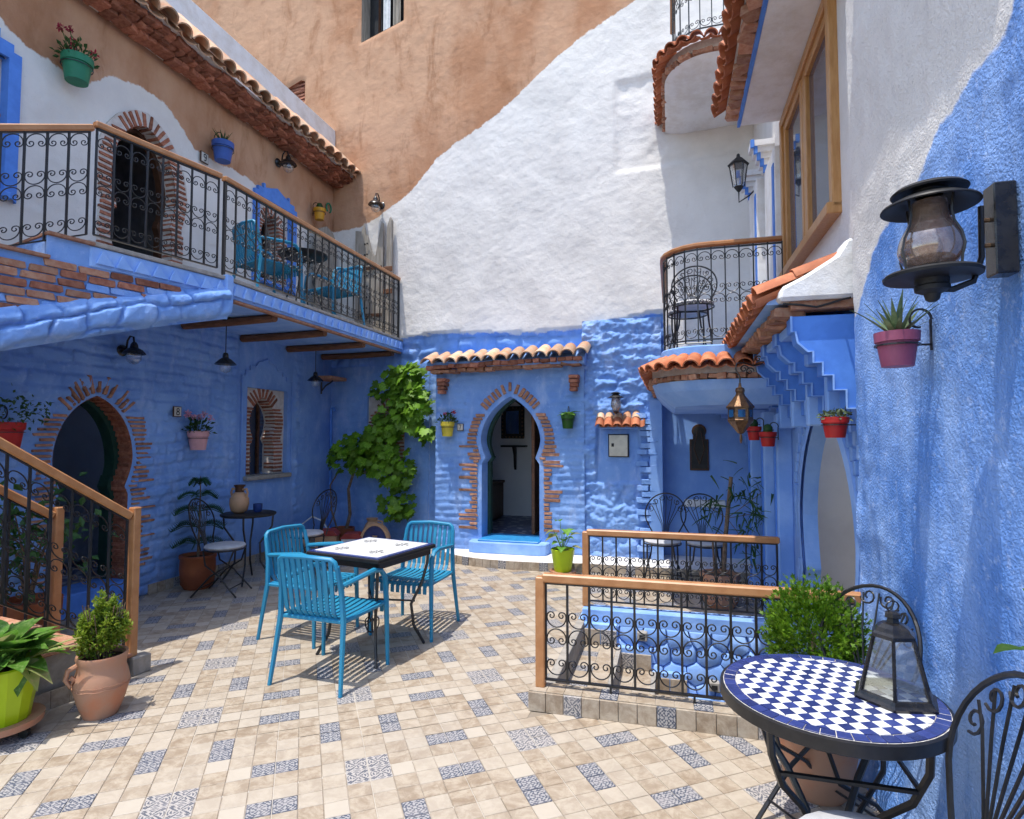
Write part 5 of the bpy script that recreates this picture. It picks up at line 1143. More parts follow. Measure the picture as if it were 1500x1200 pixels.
# ================================================================= BLACK IRON CHAIRS
def iron_chair(label, group):
    c = thing('iron_chair', label, 'chair', group=group)
    q = MB(); q.tube([(.19 * math.cos(a * math.pi / 12), .185 * math.sin(a * math.pi / 12), .44) for a in range(25)], .008, 6); q.build('seat_ring', 'iron', c, smooth=True)
    q = MB(); q.lathe([(.0, .446), (.17, .446), (.19, .458), (.192, .468), (.18, .482), (.12, .490), (0.0, .492)], 24, cap=False); q.build('cushion', 'grey_cushion', c, smooth=True)
    hoop = []
    for i in range(25):
        t = -1 + 2 * i / 24; a = t * math.pi * .66
        hoop.append((.215 * math.sin(a) * (1 if abs(t) < .8 else 1), 0, .715 + .215 * math.cos(a)))
    lo = [(-.13, .0, .44), (-.135, 0, .52), (-.165, 0, .57)]
    path = lo + hoop[1:-1] + [(-x, y, z) for x, y, z in lo[::-1]]
    lean = lambda p: (p[0], -.155 - (p[2] - .44) * .27 - .03 * (1 - (p[0] / .215) ** 2), p[2])
    q = MB(); q.tube([lean(p) for p in path], .0078, 6); q.build('back_hoop', 'iron', c, smooth=True)
    for k in range(7):
        a = R(-42 + 14 * k); q = MB(); q.tube([lean((.012 * (k - 3) * .6, 0, .45)), lean((.05 * math.sin(a) * 1.2, 0, .60)), lean((.20 * math.sin(a * 1.25) * .8, 0, .76)), lean((.185 * math.sin(a * 1.5), 0, .74 + .165 * math.cos(a * 1.5)))], .004, 5); q.build('back_rod', 'iron', c, smooth=True)
    for k in range(6):
        a = R(-75 + 30 * k); cx, cz = .165 * math.sin(a), .725 + .165 * math.cos(a); pts = []
        for i in range(14): b = a + math.pi * .5 + i * .55; r = .034 * (1 - i / 18); pts.append(lean((cx + r * math.sin(b), 0, cz + r * math.cos(b))))
        q = MB(); q.tube(pts, .0042, 5); q.build('back_scroll', 'iron', c, smooth=True)
    for s in (-1, 1):
        q = MB(); q.tube([(s * .13, -.15, .44), (s * .14, -.12, .30), (s * .155, .02, .2), (s * .17, .20, 0)], .009, 6); q.build('leg', 'iron', c, smooth=True)
        q = MB(); q.tube([(s * .13, .15, .44), (s * .14, .10, .30), (s * .155, -.06, .2), (s * .17, -.24, 0)], .009, 6); q.build('leg', 'iron', c, smooth=True)
    for y, z in ((.135, .08), (-.17, .08)): q = MB(); q.tube([(-.163, y, z), (.163, y, z)], .006, 5); q.build('stretcher', 'iron', c)
    return c
gi = 'black iron chairs with rounded backs'
ic = iron_chair('black iron chair with grey cushion against the rough blue wall, behind the round mosaic table', gi)
ic.location = (.57, 2.56, 0); ic.rotation_euler.z = R(126)
dup(ic, (.47, 1.66, 0), R(86), 'black iron chair cut off by the picture edge in front of the round mosaic table', gi, 1.06)
dup(ic, (-.10, 6.32, 0), R(172), 'black iron chair in the alcove next to the painted brick edge', gi)
dup(ic, (.33, 6.34, 0), R(186), 'black iron chair in the alcove below the keyhole window and white plate', gi)
dup(ic, (-4.30, 4.88, 0), R(-75), 'black iron chair beside the potted fir, near the vase table', gi)
dup(ic, (-3.98, 5.75, 0), R(158), 'black iron chair with cushion between the vase table and the blue armchairs', gi)
dup(ic, (.22, 5.75, 2.34), R(175), 'black iron chair on the lower rounded balcony', gi)
dup(ic, (.18, 6.10, 2.34), R(170), 'second black iron chair standing behind the first on the lower rounded balcony', gi)
# small dark table with vase and cup
vt = thing('bistro_table', 'small dark round iron table with a clay vase under the niche window', 'table', (-4.42, 5.35, 0))
q = MB(); q.lathe([(0, .70), (.27, .70), (.28, .71), (.28, .725), (.27, .73), (0, .73)], 28, cap=False); q.build('table_top', 'black_paint', vt, smooth=True)
for k in range(4):
    a = k * math.pi / 2 + .5; q = MB(); q.tube([(.25 * math.cos(a), .25 * math.sin(a), .70), (.24 * math.cos(a), .24 * math.sin(a), .58), (.12 * math.cos(a), .12 * math.sin(a), .40), (.13 * math.cos(a), .13 * math.sin(a), .2), (.26 * math.cos(a), .26 * math.sin(a), 0)], .010, 6); q.build('leg', 'iron', vt, smooth=True)
vs = thing('clay_vase', 'two handled painted clay vase with dark neck on the small iron table', 'vase', (-4.50, 5.30, .73))
q = MB(); q.lathe([(.05, 0), (.085, .03), (.10, .10), (.095, .16), (.06, .21), (.045, .225)], 20); q.build('body', 'sand_clay', vs, smooth=True)
q = MB(); q.lathe([(.045, .225), (.042, .27), (.06, .30), (.052, .30), (.035, .27)], 20); q.build('neck', 'dark_wood', vs, smooth=True)
for s in (-1, 1): q = MB(); q.tube([(s * .04, 0, .25), (s * .09, 0, .26), (s * .105, 0, .22), (s * .09, 0, .16)], .012, 6); q.build('handle', 'sand_clay', vs, smooth=True)
q = MB(); q.lathe([(.03, 0), (.045, .02), (.048, .09), (.042, .09), (.038, .02), (0, .015)], 18, cap=False); tag(q.build('cup', 'cup_blue', smooth=True, loc=(-4.36, 5.42, .731)), 'small dark blue glazed cup beside the clay vase', 'cup')
# round balcony table
q = MB(); bt = thing('bistro_table', 'round table with cream top on the balcony between two blue armchairs', 'table', (-4.15, 5.85, 2.965))
q.lathe([(0, .70), (.27, .70), (.28, .71), (.28, .725), (.262, .73), (0, .73)], 28, cap=False); q.build('table_rim', 'black_paint', bt, smooth=True)
q = MB(); q.lathe([(0, .732), (.235, .732), (.235, .734), (0, .735)], 28, cap=False); q.build('table_top', 'cream_enamel', bt)
for k in range(4):
    a = k * math.pi / 2 + .3; q = MB(); q.tube([(.25 * math.cos(a), .25 * math.sin(a), .70), (.12 * math.cos(a), .12 * math.sin(a), .40), (.26 * math.cos(a), .26 * math.sin(a), 0)], .010, 6); q.build('leg', 'iron', bt, smooth=True)
# round mosaic table in the right foreground
rtab = thing('mosaic_table', 'round table with blue and white checked mosaic top in the right foreground', 'table', (.475, 2.09, 0), R(24))
q = MB(); q.lathe([(0, .695), (.318, .695), (.326, .70), (.326, .735), (.318, .738), (0, .736)], 48, cap=False); q.build('table_edge', 'iron', rtab, smooth=True)
q = MB(); q.lathe([(0, .7365), (.316, .7365), (.316, .738), (0, .738)], 48, cap=False); q.build('grout_bed', 'white_grout', rtab)
e = .0172; sqm = {k: (lambda b: b.mesh('mosaic_tile', k, bevel=.0012))(MB().b6(-e, e, -e, e, 0, .004)) for k in ('white_glaze', 'cobalt_glaze')}
for i in range(-10, 11):
    for j in range(-10, 11):
        x, y = i * .0362, j * .0362
        far = math.hypot(abs(x) + e, abs(y) + e); kind = 'cobalt_glaze' if (i + j) % 2 else 'white_glaze'
        if far < .2755: mk('mosaic_tile', sqm[kind], rtab, (x, y, .738))
        elif math.hypot(max(abs(x) - e, 0), max(abs(y) - e, 0)) < .268:      # cut tile against the rim
            pg = [(x - e, y - e), (x + e, y - e), (x + e, y + e), (x - e, y + e)]
            for s in range(48):
                an = 2 * math.pi * s / 48; pg = clip_half(pg, (0, 0), (2 * .2755 * math.cos(an), 2 * .2755 * math.sin(an))) if len(pg) > 2 else pg
            if len(pg) > 2: q = MB(); q.prism(pg, 2, .738, .742); q.build('mosaic_tile', kind, rtab)
wd = MB(); nr = 48; da = math.pi / nr * .94; wd.prism([(.278 * math.cos(-da), .278 * math.sin(-da)), (.314 * math.cos(-da), .314 * math.sin(-da)), (.314 * math.cos(da), .314 * math.sin(da)), (.278 * math.cos(da), .278 * math.sin(da))], 2, .738, .742); wd = wd.mesh('rim_tile', 'cobalt_glaze', bevel=.001)
for k in range(nr): mk('rim_tile', wd, rtab, (0, 0, 0), (0, 0, 2 * math.pi * k / nr))
for k in range(4):
    a = k * math.pi / 2 + R(21); C_, S_ = math.cos(a), math.sin(a)
    q = MB(); q.tube([(r_ * C_, r_ * S_, z) for r_, z in ((.29, .70), (.285, .62), (.24, .52), (.15, .43), (.085, .33), (.07, .2), (.12, .09), (.24, 0))], .0115, 6); q.build('leg', 'iron', rtab, smooth=True)
    a2 = a + math.pi / 2; q = MB(); q.tube([(.262 * C_, .262 * S_, .56), (.262 * math.cos(a2), .262 * math.sin(a2), .56)], .008, 5); q.build('stretcher', 'iron', rtab)
    q = MB(); q.tube([(C_ * (.12 + u * .6), S_ * (.12 + u * .6), .10 + v * .5) for u, v in curl_path(.2, .2, 1)], .005, 5); q.build('scroll', 'iron', rtab, smooth=True)
# glass lantern on the mosaic table
ln = thing('table_lantern', 'six sided glass and black metal lantern standing on the mosaic table', 'lantern', (.66, 2.085, .742), R(12)); ln.scale = (.95, .95, .80)
hx = lambda r_, z, k: (r_ * math.cos(k * math.pi / 3), r_ * math.sin(k * math.pi / 3), z)
q = MB(); q.lathe([(.128, 0), (.130, .010), (.118, .018), (.113, .03), (.108, .032), (.100, .032), (.108, .004), (.128, 0)], 6, cap=False); q.build('base', 'dark_metal', ln)
q = MB(); q.lathe([(.066, .235), (.068, .25), (.058, .258), (.05, .272), (.034, .285), (.020, .29), (.018, .305), (.026, .31), (.024, .325), (.012, .332), (0.0, .333)], 6); q.build('cap', 'dark_metal', ln)
for k in range(6):
    q = MB(); q.tube([hx(.106, .03, k), hx(.061, .24, k)], .0052, 4); q.build('frame_bar', 'dark_metal', ln)
    q = MB(); q.add([hx(.103, .032, k), hx(.103, .032, k + 1), hx(.06, .238, k + 1), hx(.06, .238, k)], [(0, 1, 2, 3)]); q.add([Vector(hx(.1, .032, k)), Vector(hx(.1, .032, k + 1)), Vector(hx(.057, .238, k + 1)), Vector(hx(.057, .238, k))], [(3, 2, 1, 0)]); q.build('pane', 'glass', ln, recalc=False)
q = MB(); q.tube([(.02 * math.cos(t * math.pi / 8), 0, .35 + .02 * math.sin(t * math.pi / 8)) for t in range(17)], .003, 5); q.build('ring', 'dark_metal', ln, smooth=True)

# ================================================================= LEAVES
def leaf_shape(kind):
    if kind == 'grape':
        rim = [(0, 0), (.22, -.14), (.42, -.05), (.36, .16), (.58, .28), (.36, .42), (.30, .66), (.12, .62), (0, .92), (-.12, .62), (-.30, .66), (-.36, .42), (-.58, .28), (-.36, .16), (-.42, -.05), (-.22, -.14)]
        z = lambda x, y: -.35 * x * x - .15 * (y - .3) ** 2 + .1 * abs(x); return [(x, y, z(x, y)) for x, y in rim] + [(0, .3, .04)], [(i, (i + 1) % 16, 16) for i in range(16)]
    if kind == 'broad':
        v = []; n = 6
        for i in range(n + 1):
            t = i / n; w = .30 * math.sin(math.pi * min(1, t * 1.02) ** .75) + .004; y = t; zz = -.45 * t * t
            v += [(-w, y, zz + .12 * w / .3), (0, y, zz), (w, y, zz + .12 * w / .3)]
        return v, [f for i in range(n) for f in ((3 * i, 3 * i + 1, 3 * i + 4, 3 * i + 3), (3 * i + 1, 3 * i + 2, 3 * i + 5, 3 * i + 4))]
    if kind == 'blade':
        v = []; n = 4
        for i in range(n + 1): t = i / n; w = .075 * (1 - t ** 1.6) + .003; v += [(-w, t, -.25 * t * t + .03), (0, t, -.25 * t * t), (w, t, -.25 * t * t + .03)]
        return v, [f for i in range(n) for f in ((3 * i, 3 * i + 1, 3 * i + 4, 3 * i + 3), (3 * i + 1, 3 * i + 2, 3 * i + 5, 3 * i + 4))]
    if kind == 'small': return [(0, 0, 0), (.28, .45, .06), (0, 1, -.1), (-.28, .45, .06)], [(0, 1, 2), (0, 2, 3)]
LM = {}
def leaf_mesh(kind, mat):
    if (kind, mat) not in LM:
        v, f = leaf_shape(kind); me = bpy.data.meshes.new('leaf'); me.from_pydata(v, [], f); me.materials.append(MATS[mat])
        me.polygons.foreach_set('use_smooth', [True] * len(f)); LM[(kind, mat)] = me
    return LM[(kind, mat)]
def frame(d, up=Vector((0, 0, 1)), roll=0.0):
    d = Vector(d).normalized(); x = d.cross(up)
    if x.length < 1e-3: x = Vector((1, 0, 0))
    x.normalize(); z = x.cross(d); M3 = Matrix((x, d, z)).transposed(); return M3 @ Matrix.Rotation(roll, 3, 'Y')
def cloud(q, kind, n, place, size, rnd):
    """n leaves into one mesh; place() gives (position, direction)"""
    v, f = leaf_shape(kind)
    for _ in range(n):
        p, d = place(); s = rnd.uniform(*size); M3 = frame(d, roll=rnd.uniform(-1, 1)); q.add([Vector(p) + M3 @ Vector(a) * s for a in v], f)
    return q
def rdir(rnd):
    while True:
        v = Vector((rnd.uniform(-1, 1), rnd.uniform(-1, 1), rnd.uniform(-1, 1)))
        if .05 < v.length < 1: return v.normalized()
# ================================================================= VINE
vn = thing('grape_vine', 'green grape vine climbing the blue wall left of doorway seven', 'plant', (-4.55, 7.45, 0))
rv = random.Random(101)
q = MB(); q.tube([(-4.50, 7.40, .1), (-4.42, 7.42, .45), (-4.47, 7.45, .8), (-4.35, 7.45, 1.15), (-4.0, 7.45, 1.45), (-3.7, 7.45, 1.7), (-3.55, 7.45, 2.3)], [.028, .024, .022, .02, .016, .013, .008], 7)
q.tube([(-4.58, 7.42, .1), (-4.72, 7.42, .5), (-4.76, 7.44, .85), (-4.6, 7.45, 1.1)], [.014, .012, .01, .008], 6); q.tube([(-3.9, 7.45, 1.5), (-3.75, 7.4, 1.1), (-3.75, 7.38, .6)], [.012, .009, .006], 6)
q.build('stem', 'bark', vn, world=True, smooth=True)
blobs = [(-3.55, 2.40, .34, .20, 100), (-3.46, 2.05, .34, .32, 110), (-3.62, 1.78, .40, .26, 80), (-4.10, 1.42, .46, .27, 95), (-4.50, 1.25, .26, .22, 36), (-3.74, 1.12, .38, .30, 85), (-3.66, .66, .28, .30, 55), (-3.24, 1.62, .22, .15, 24), (-3.85, 2.2, .26, .17, 28), (-3.92, 1.62, .3, .2, 45), (-4.3, 1.36, .32, .26, 60), (-4.02, 1.2, .3, .2, 45)]
vl = []
for cx, cz, rx, rz, n in blobs:
    for _ in range(n):
        d = rdir(rv); r_ = rv.random() ** .4; p = Vector((cx + d.x * rx * r_, 7.36 + d.y * .16 * r_, cz + d.z * rz * r_)); dr = Vector((rv.uniform(-.6, .6), -.25 - rv.random() * .6, -.75 + rv.uniform(-.4, .5)))
        vl.append((p, dr, rv.uniform(.09, .165)))
vl.sort(key=lambda a: a[0].y); lm = leaf_mesh('grape', 'vine_leaf')
for p, dr, s in vl[:300]:
    M3 = frame(dr, Vector((rv.uniform(-.4, .4), -1, .5)).normalized(), rv.uniform(-.5, .5)); wmk('leaf', lm if rv.random() > .2 else leaf_mesh('grape', 'thuja_leaf'), vn, Matrix.Translation(p) @ M3.to_4x4() @ Matrix.Diagonal((s, s, s, 1)))
q = MB(); it = iter(vl[300:]); v_, f_ = leaf_shape('grape')
for p, dr, s in vl[300:]:
    M3 = frame(dr, Vector((rv.uniform(-.4, .4), -1, .5)).normalized(), rv.uniform(-.5, .5)); q.add([p + M3 @ Vector(a) * s for a in v_], f_)
o = q.build('leaves', 'vine_leaf', vn, world=True, recalc=False); o['kind'] = 'stuff'
# ================================================================= POTS
def pot_profile(r, h, rim=True):
    return [(r * .72, 0), (r * .90, h * .68), (r * .90, h * .70), (r * 1.0, h * .72), (r * 1.03, h), (r * .92, h), (r * .9, h * .88), (0.0, h * .86)] if rim else [(r * .75, 0), (r, h), (r * .92, h), (r * .9, h * .9), (0, h * .88)]
def fill_plant(th, kind, r, h, rnd, pr):
    """plant standing in a pot of radius r and height h; local coordinates"""
    def dome(R_, H_, base=0.0):
        def place():
            a = rnd.uniform(0, 6.283); e = math.acos(rnd.uniform(.0, 1)); k = rnd.uniform(.5, 1); p = Vector((R_ * k * math.sin(e) * math.cos(a), R_ * k * math.sin(e) * math.sin(a), h * .9 + base + H_ * k * math.cos(e)))
            return p, (p - Vector((0, 0, h * .7)) + rdir(rnd) * .08)
        return place
    if kind in ('geranium_red', 'geranium_pink', 'geranium_magenta'):
        q = MB(); cloud(q, 'small', 90, dome(r * 1.35, r * 1.5), (.035, .06), rnd); q.build('foliage', 'dark_leaf', th, recalc=False)
        pm = {'geranium_red': 'petal_red', 'geranium_pink': 'petal_pink', 'geranium_magenta': 'petal_magenta'}[kind]
        for _ in range({'geranium_red': 2, 'geranium_pink': 7, 'geranium_magenta': 5}[kind]):
            a = rnd.uniform(0, 6.28); k = rnd.uniform(.2, 1.5); c = Vector((r * k * math.cos(a), r * k * math.sin(a), h + r * rnd.uniform(1.0, 2.6 if kind == 'geranium_magenta' else 1.9)))
            q = MB(); q.tube([(c.x * .3, c.y * .3, h * .9), tuple(c)], .003, 4); q.build('flower_stem', 'dark_leaf', th)
            q = MB(); cloud(q, 'small', 34, lambda: (c + rdir(rnd) * r * .18, rdir(rnd)), (.02, .034), rnd); q.build('flower', pm, th, recalc=False)
    elif kind in ('aloe', 'spiky'):
        for k in range(22 if kind == 'aloe' else 16):
            a = k * 2.4; e = .15 + .85 * (k / 22); d = Vector((math.sin(e) * math.cos(a), math.sin(e) * math.sin(a), math.cos(e))); L = (r * 2.2 if kind == 'aloe' else r * 1.5) * rnd.uniform(.75, 1.1)
            ob = mk('leaf', leaf_mesh('blade', 'succulent' if kind == 'aloe' else 'dark_leaf'), th)
            ob.matrix_basis = Matrix.Translation((d.x * .02, d.y * .02, h * .9)) @ frame(d).to_4x4() @ Matrix.Diagonal((L * (1.2 if kind == 'aloe' else 1), L, L * .4, 1))
    elif kind == 'cactus':
        q = MB(); q.lathe([(r * .3, h * .85), (r * .55, h * 1.05), (r * .55, h * 1.3), (r * .35, h * 1.5), (0, h * 1.56)], 12, cap=False); q.build('cactus', 'dark_leaf', th, smooth=True)
    elif kind == 'succulents':
        q = MB(); cloud(q, 'small', 150, dome(r * 1.15, r * .75), (.018, .032), rnd); q.build('foliage', 'succulent', th, recalc=False)
    elif kind == 'trailing':
        q = MB(); cloud(q, 'small', 240, lambda: ((lambda a, k: (Vector((k * math.cos(a), k * math.sin(a) * 1.3, h + .18 * (1 - k * 3) * rnd.random() + rnd.uniform(-.06, .14))), rdir(rnd)))(rnd.uniform(0, 6.28), rnd.random() ** .5 * .22)), (.03, .05), rnd); q.build('foliage', 'dark_leaf', th, recalc=False)
    elif kind == 'broadleaf':
        for k in range(10):
            a = k * 2.4; d = Vector((math.cos(a) * .8, math.sin(a) * .8, rnd.uniform(.2, .9))); L = r * rnd.uniform(1.1, 1.7); ob = mk('leaf', leaf_mesh('broad', 'broad_leaf'), th)
            ob.matrix_basis = Matrix.Translation((d.x * .02, d.y * .02, h)) @ frame(d).to_4x4() @ Matrix.Diagonal((L, L, L, 1))
def wall_pot(label, c, r, h, mat, N, off, plant, seed):
    """c: bottom centre of the pot; N: wall normal; off: distance from pot axis to the wall"""
    t = thing('wall_pot', label, 'flower pot', c, group='flower pots hung on walls'); rnd = random.Random(seed); N = Vector(N); T = Vector((-N.y, N.x, 0))
    q = MB(); q.lathe(pot_profile(r, h), 20); q.build('pot', mat, t, smooth=True)
    q = MB(); q.lathe([(0, h * .87), (r * .9, h * .87)], 14, cap=False); q.build('soil', 'soil', t)
    q = MB(); q.tube([(r * .99 * math.cos(a * math.pi / 10), r * .99 * math.sin(a * math.pi / 10), h * .62) for a in range(21)], .004, 4)
    b = -N * (off - .012); q.tube([tuple(b + Vector((0, 0, h * .45))), tuple(b + Vector((0, 0, h * 1.35)))], .005, 4)
    arc = []
    for i in range(16):
        a = math.pi * (0 + 1.55 * i / 15); rr = r * .55 * (1 - .35 * i / 15); arc.append(tuple(b + N * (r * .5 - rr * math.cos(a)) + Vector((0, 0, h * 1.35 + rr * math.sin(a) * 1.1))))
    q.tube(arc, .005, 4); q.tube([tuple(b + Vector((0, 0, h * .62))), tuple(-N * r + Vector((0, 0, h * .62)))], .005, 4); q.build('bracket', 'iron', t)
    fill_plant(t, plant, r, h, rnd, t); return t
LN_, RN_, BN_ = (1, 0, 0), (-1, 0, 0), (0, -1, 0)
wall_pot('pink wall pot of pale pink geraniums beside number eight', (-4.86, 5.09, 1.41), .105, .20, 'pink_pot', LN_, .12, 'geranium_pink', 1)
wall_pot('red wall pot with trailing plant partly behind the stair railing', (-4.86, 3.24, 1.46), .11, .20, 'red_pot', LN_, .12, 'trailing', 2)
wall_pot('green wall pot of magenta geraniums high on the upper left wall', (-4.85, 3.66, 4.57), .115, .21, 'green_pot', LN_, .13, 'geranium_magenta', 3)
wall_pot('blue wall pot with spiky leaves right of number nine', (-4.85, 5.33, 4.66), .115, .21, 'blue_pot', LN_, .13, 'spiky', 4)
wall_pot('ochre yellow wall pot under the eave end near the wall lamp', (-4.86, 7.22, 4.68), .085, .16, 'ochre_pot', LN_, .12, 'cactus', 5)
wall_pot('yellow wall pot with red geranium beside number seven', (-2.79, 7.03, 1.555), .09, .19, 'yellow_pot', BN_, .11, 'geranium_red', 6)
wall_pot('dark green wall pot with leafy plant right of doorway seven', (-1.215, 7.03, 1.65), .085, .17, 'dark_green_pot', BN_, .11, 'broadleaf', 7)
wall_pot('red wall pot of small succulents hung before the carved arch', (.845, 3.44, 1.545), .066, .11, 'red_pot', RN_, .125, 'succulents', 8)
wall_pot('red wall pot with round cactus on the blue pilaster', (.775, 5.20, 1.47), .068, .12, 'red_pot', RN_, .09, 'cactus', 9)
wall_pot('small red pot half hidden behind the brass lantern', (.71, 5.52, 1.52), .062, .12, 'red_pot', RN_, .09, 'cactus', 10)
wall_pot('purple clay wall pot with aloe below the big wall lamp', (.80, 2.40, 1.805), .071, .125, 'purple_pot', RN_, .12, 'aloe', 11)
def pot_thing(name, label, cat, loc, prof, mat, n=28, soil=None, rz=0.0, smooth=True):
    t = thing(name, label, cat, loc, rz); q = MB(); q.lathe(prof, n); q.build('pot', mat, t, smooth=smooth)
    if soil: q = MB(); q.lathe([(0, soil[1]), (soil[0], soil[1])], 18, cap=False); q.build('soil', 'soil', t)
    return t
# fir in a clay pot
rf = random.Random(13)
fp = pot_thing('potted_fir', 'small tiered fir in a red clay pot beside doorway eight', 'plant', (-4.72, 4.98, 0), [(.12, 0), (.155, .05), (.17, .2), (.165, .30), (.175, .31), (.175, .34), (.15, .34), (.14, .30), (0, .3)], 'red_brown_clay', soil=(.15, .305))
q = MB(); q.tube([(0, 0, .3), (.01, 0, .7), (0, .01, 1.14)], [.014, .010, .004], 6); q.build('trunk', 'bark', fp, smooth=True)
for z, L, n in ((.45, .24, 6), (.62, .27, 6), (.78, .25, 6), (.93, .19, 5), (1.06, .10, 5)):
    for k in range(n):
        a = 6.283 * k / n + z * 7; q = MB(); tip = Vector((L * math.cos(a), L * math.sin(a), z - .02)); mid = tip * .55 + Vector((0, 0, z * .45 + .035))
        q.tube([(0, 0, z), tuple(mid), tuple(tip)], .005, 4)
        for i in range(26):
            t_ = .15 + .85 * i / 25; p = Vector((0, 0, z)).lerp(tip, t_) + Vector((0, 0, .045 * math.sin(t_ * 3.14))); s = 1 if i % 2 else -1; d = tip.cross(Vector((0, 0, 1))).normalized() * s + tip.normalized() * .6 + Vector((0, 0, .25))
            M3 = frame(d); q.add([p + M3 @ Vector(v) * .065 for v in ((-.12, 0, 0), (.12, 0, 0), (0, 1, 0))], [(0, 1, 2)])
        q.build('branch', 'fir_needle', fp, recalc=False)
# leafy plants in clay pots behind the stair railing
lp = pot_thing('potted_shrub', 'dark leafy shrub in a red clay pot seen through the stair railings', 'plant', (-4.55, 3.22, 0), pot_profile(.2, .36), 'red_brown_clay', soil=(.18, .31))
q = MB(); 
for k in range(5): a = k * 1.3; q.tube([(0, 0, .3), (.08 * math.cos(a), .08 * math.sin(a), .7), (.2 * math.cos(a), .2 * math.sin(a), 1.0)], [.012, .009, .004], 5)
q.build('stem', 'bark', lp, smooth=True)
q = MB(); cloud(q, 'small', 230, lambda: (Vector((0, 0, .8)) + Vector((rf.gauss(0, .14), rf.gauss(0, .16), rf.gauss(0, .16))), rdir(rf) + Vector((0, 0, -.3))), (.07, .12), rf); q.build('foliage', 'dark_leaf', lp, recalc=False)
# lime pot on the far step
lg = pot_thing('lime_pot', 'lime green pot with young broad leaved plant on a wheeled saucer by the step', 'plant', (-1.18, 6.46, 0), [(.095, .06), (.135, .30), (.128, .305), (.12, .27), (0, .27)], 'bright_lime', soil=(.12, .275))
q = MB(); q.lathe([(.13, .03), (.145, .035), (.15, .065), (.135, .06), (0, .055)], 22); q.build('saucer', 'terracotta', lg, smooth=True)
for k in range(4): a = k * 1.57 + .4; q = MB(); q.tube([(.11 * math.cos(a) - .012, .11 * math.sin(a), .016), (.11 * math.cos(a) + .012, .11 * math.sin(a), .016)], .016, 8); q.build('wheel', 'rubber', lg)
for k in range(15):
    a = k * 2.4; z = .32 + .36 * rf.random() * (k / 15 + .3); d = Vector((math.cos(a), math.sin(a), rf.uniform(-.1, .8))); L = rf.uniform(.11, .17); base = Vector((.12 * math.cos(a) * rf.random(), .12 * math.sin(a) * rf.random(), z)); q = MB(); q.tube([(0, 0, .27), tuple(base)], .004, 4); q.build('stalk', 'broad_leaf', lg)
    mk('leaf', leaf_mesh('broad', 'broad_leaf' if k % 4 else 'pale_leaf'), lg).matrix_basis = Matrix.Translation(base) @ frame(d).to_4x4() @ Matrix.Diagonal((L * 1.25, L, L, 1))
# bamboo like plant in a clay pot near the alcove
bp = pot_thing('potted_tree', 'slender trunked leafy plant in a square edged clay pot behind the stairwell', 'plant', (.42, 5.72, 0), [(.135, 0), (.16, .05), (.165, .24), (.178, .25), (.178, .30), (.155, .30), (.15, .26), (0, .26)], 'terracotta', 8, soil=(.15, .265), smooth=False)
q = MB(); q.tube([(.03, 0, .25), (.05, 0, .6), (.11, 0, 1.18)], [.022, .02, .018], 7); q.tube([(-.04, .02, .25), (-.06, .02, .6)], [.014, .01], 6); q.build('trunk', 'bark', bp, smooth=True)
for (cx, cz, n) in ((.30, .85, 42), (-.08, .9, 22), (.25, .55, 26), (.12, 1.12, 20), (.38, 1.05, 22)):
    q = MB(); cloud(q, 'blade', n, lambda: (Vector((cx + rf.gauss(0, .07), rf.gauss(0, .08), cz + rf.gauss(0, .08))), rdir(rf) + Vector((0, 0, -.5))), (.10, .17), rf); q.build('leaf_spray', 'dark_leaf', bp, recalc=False)
    q = MB(); q.tube([(.07, 0, .8), (cx, 0, cz)], .004, 4); q.build('twig', 'bark', bp)
# left foreground: lime planter, clay jar with box
lk = thing('lime_planter', 'large lime green planter with broad leaves on a wheeled saucer at lower left', 'plant', (-3.37, 2.27, 0)); lk.scale = (.97, .97, .97)
q = MB(); q.lathe([(.125, .085), (.172, .375), (.165, .385), (.155, .36), (.15, .33), (0, .33)], 14); q.build('pot', 'bright_lime', lk)
q = MB(); q.lathe([(0, .334), (.15, .334)], 14, cap=False); q.build('soil', 'soil', lk)
q = MB(); q.lathe([(.17, .055), (.185, .06), (.19, .095), (.175, .09), (0, .08)], 26); q.build('saucer', 'terracotta', lk, smooth=True)
for k in range(4): a = k * 1.57 + .2; q = MB(); q.lathe([(.012, -.014), (.027, -.012), (.027, .012), (.012, .014)], 12); q.build('wheel', 'rubber', lk, smooth=True, loc=(.14 * math.cos(a), .14 * math.sin(a), .027), rot=(R(90), 0, a))
rl_ = random.Random(31)
for k in range(46):
    a = k * 2.4 + rl_.uniform(-.3, .3); e = .25 + 1.0 * (k / 46); d = Vector((math.sin(e) * math.cos(a), math.sin(e) * math.sin(a), math.cos(e) * .8 - .1)); L = rl_.uniform(.13, .22); base = Vector((math.cos(a) * .11 * (k / 46 + .2), math.sin(a) * .11 * (k / 46 + .2), .38 + .16 * (1 - k / 46) * rl_.uniform(.3, 1)))
    mk('leaf', leaf_mesh('broad', 'pale_leaf' if k % 9 == 5 else 'broad_leaf'), lk).matrix_basis = Matrix.Translation(base) @ frame(d, roll=rl_.uniform(-.4, .4)).to_4x4() @ Matrix.Diagonal((L * 1.3, L, L, 1))
for k, (d, L) in enumerate((((.75, .3, -.1), .2), ((.9, .1, -.45), .17), ((.45, -.55, -.7), .16), ((.9, .35, .5), .26), ((.8, .5, .65), .24))):
    mk('leaf', leaf_mesh('broad' if k < 3 else 'blade', 'pale_leaf' if k != 2 else 'broad_leaf'), lk).matrix_basis = Matrix.Translation((.12, -.02 + .02 * k, .40)) @ frame(d).to_4x4() @ Matrix.Diagonal((L * (1 if k < 3 else 1.3), L, L, 1))
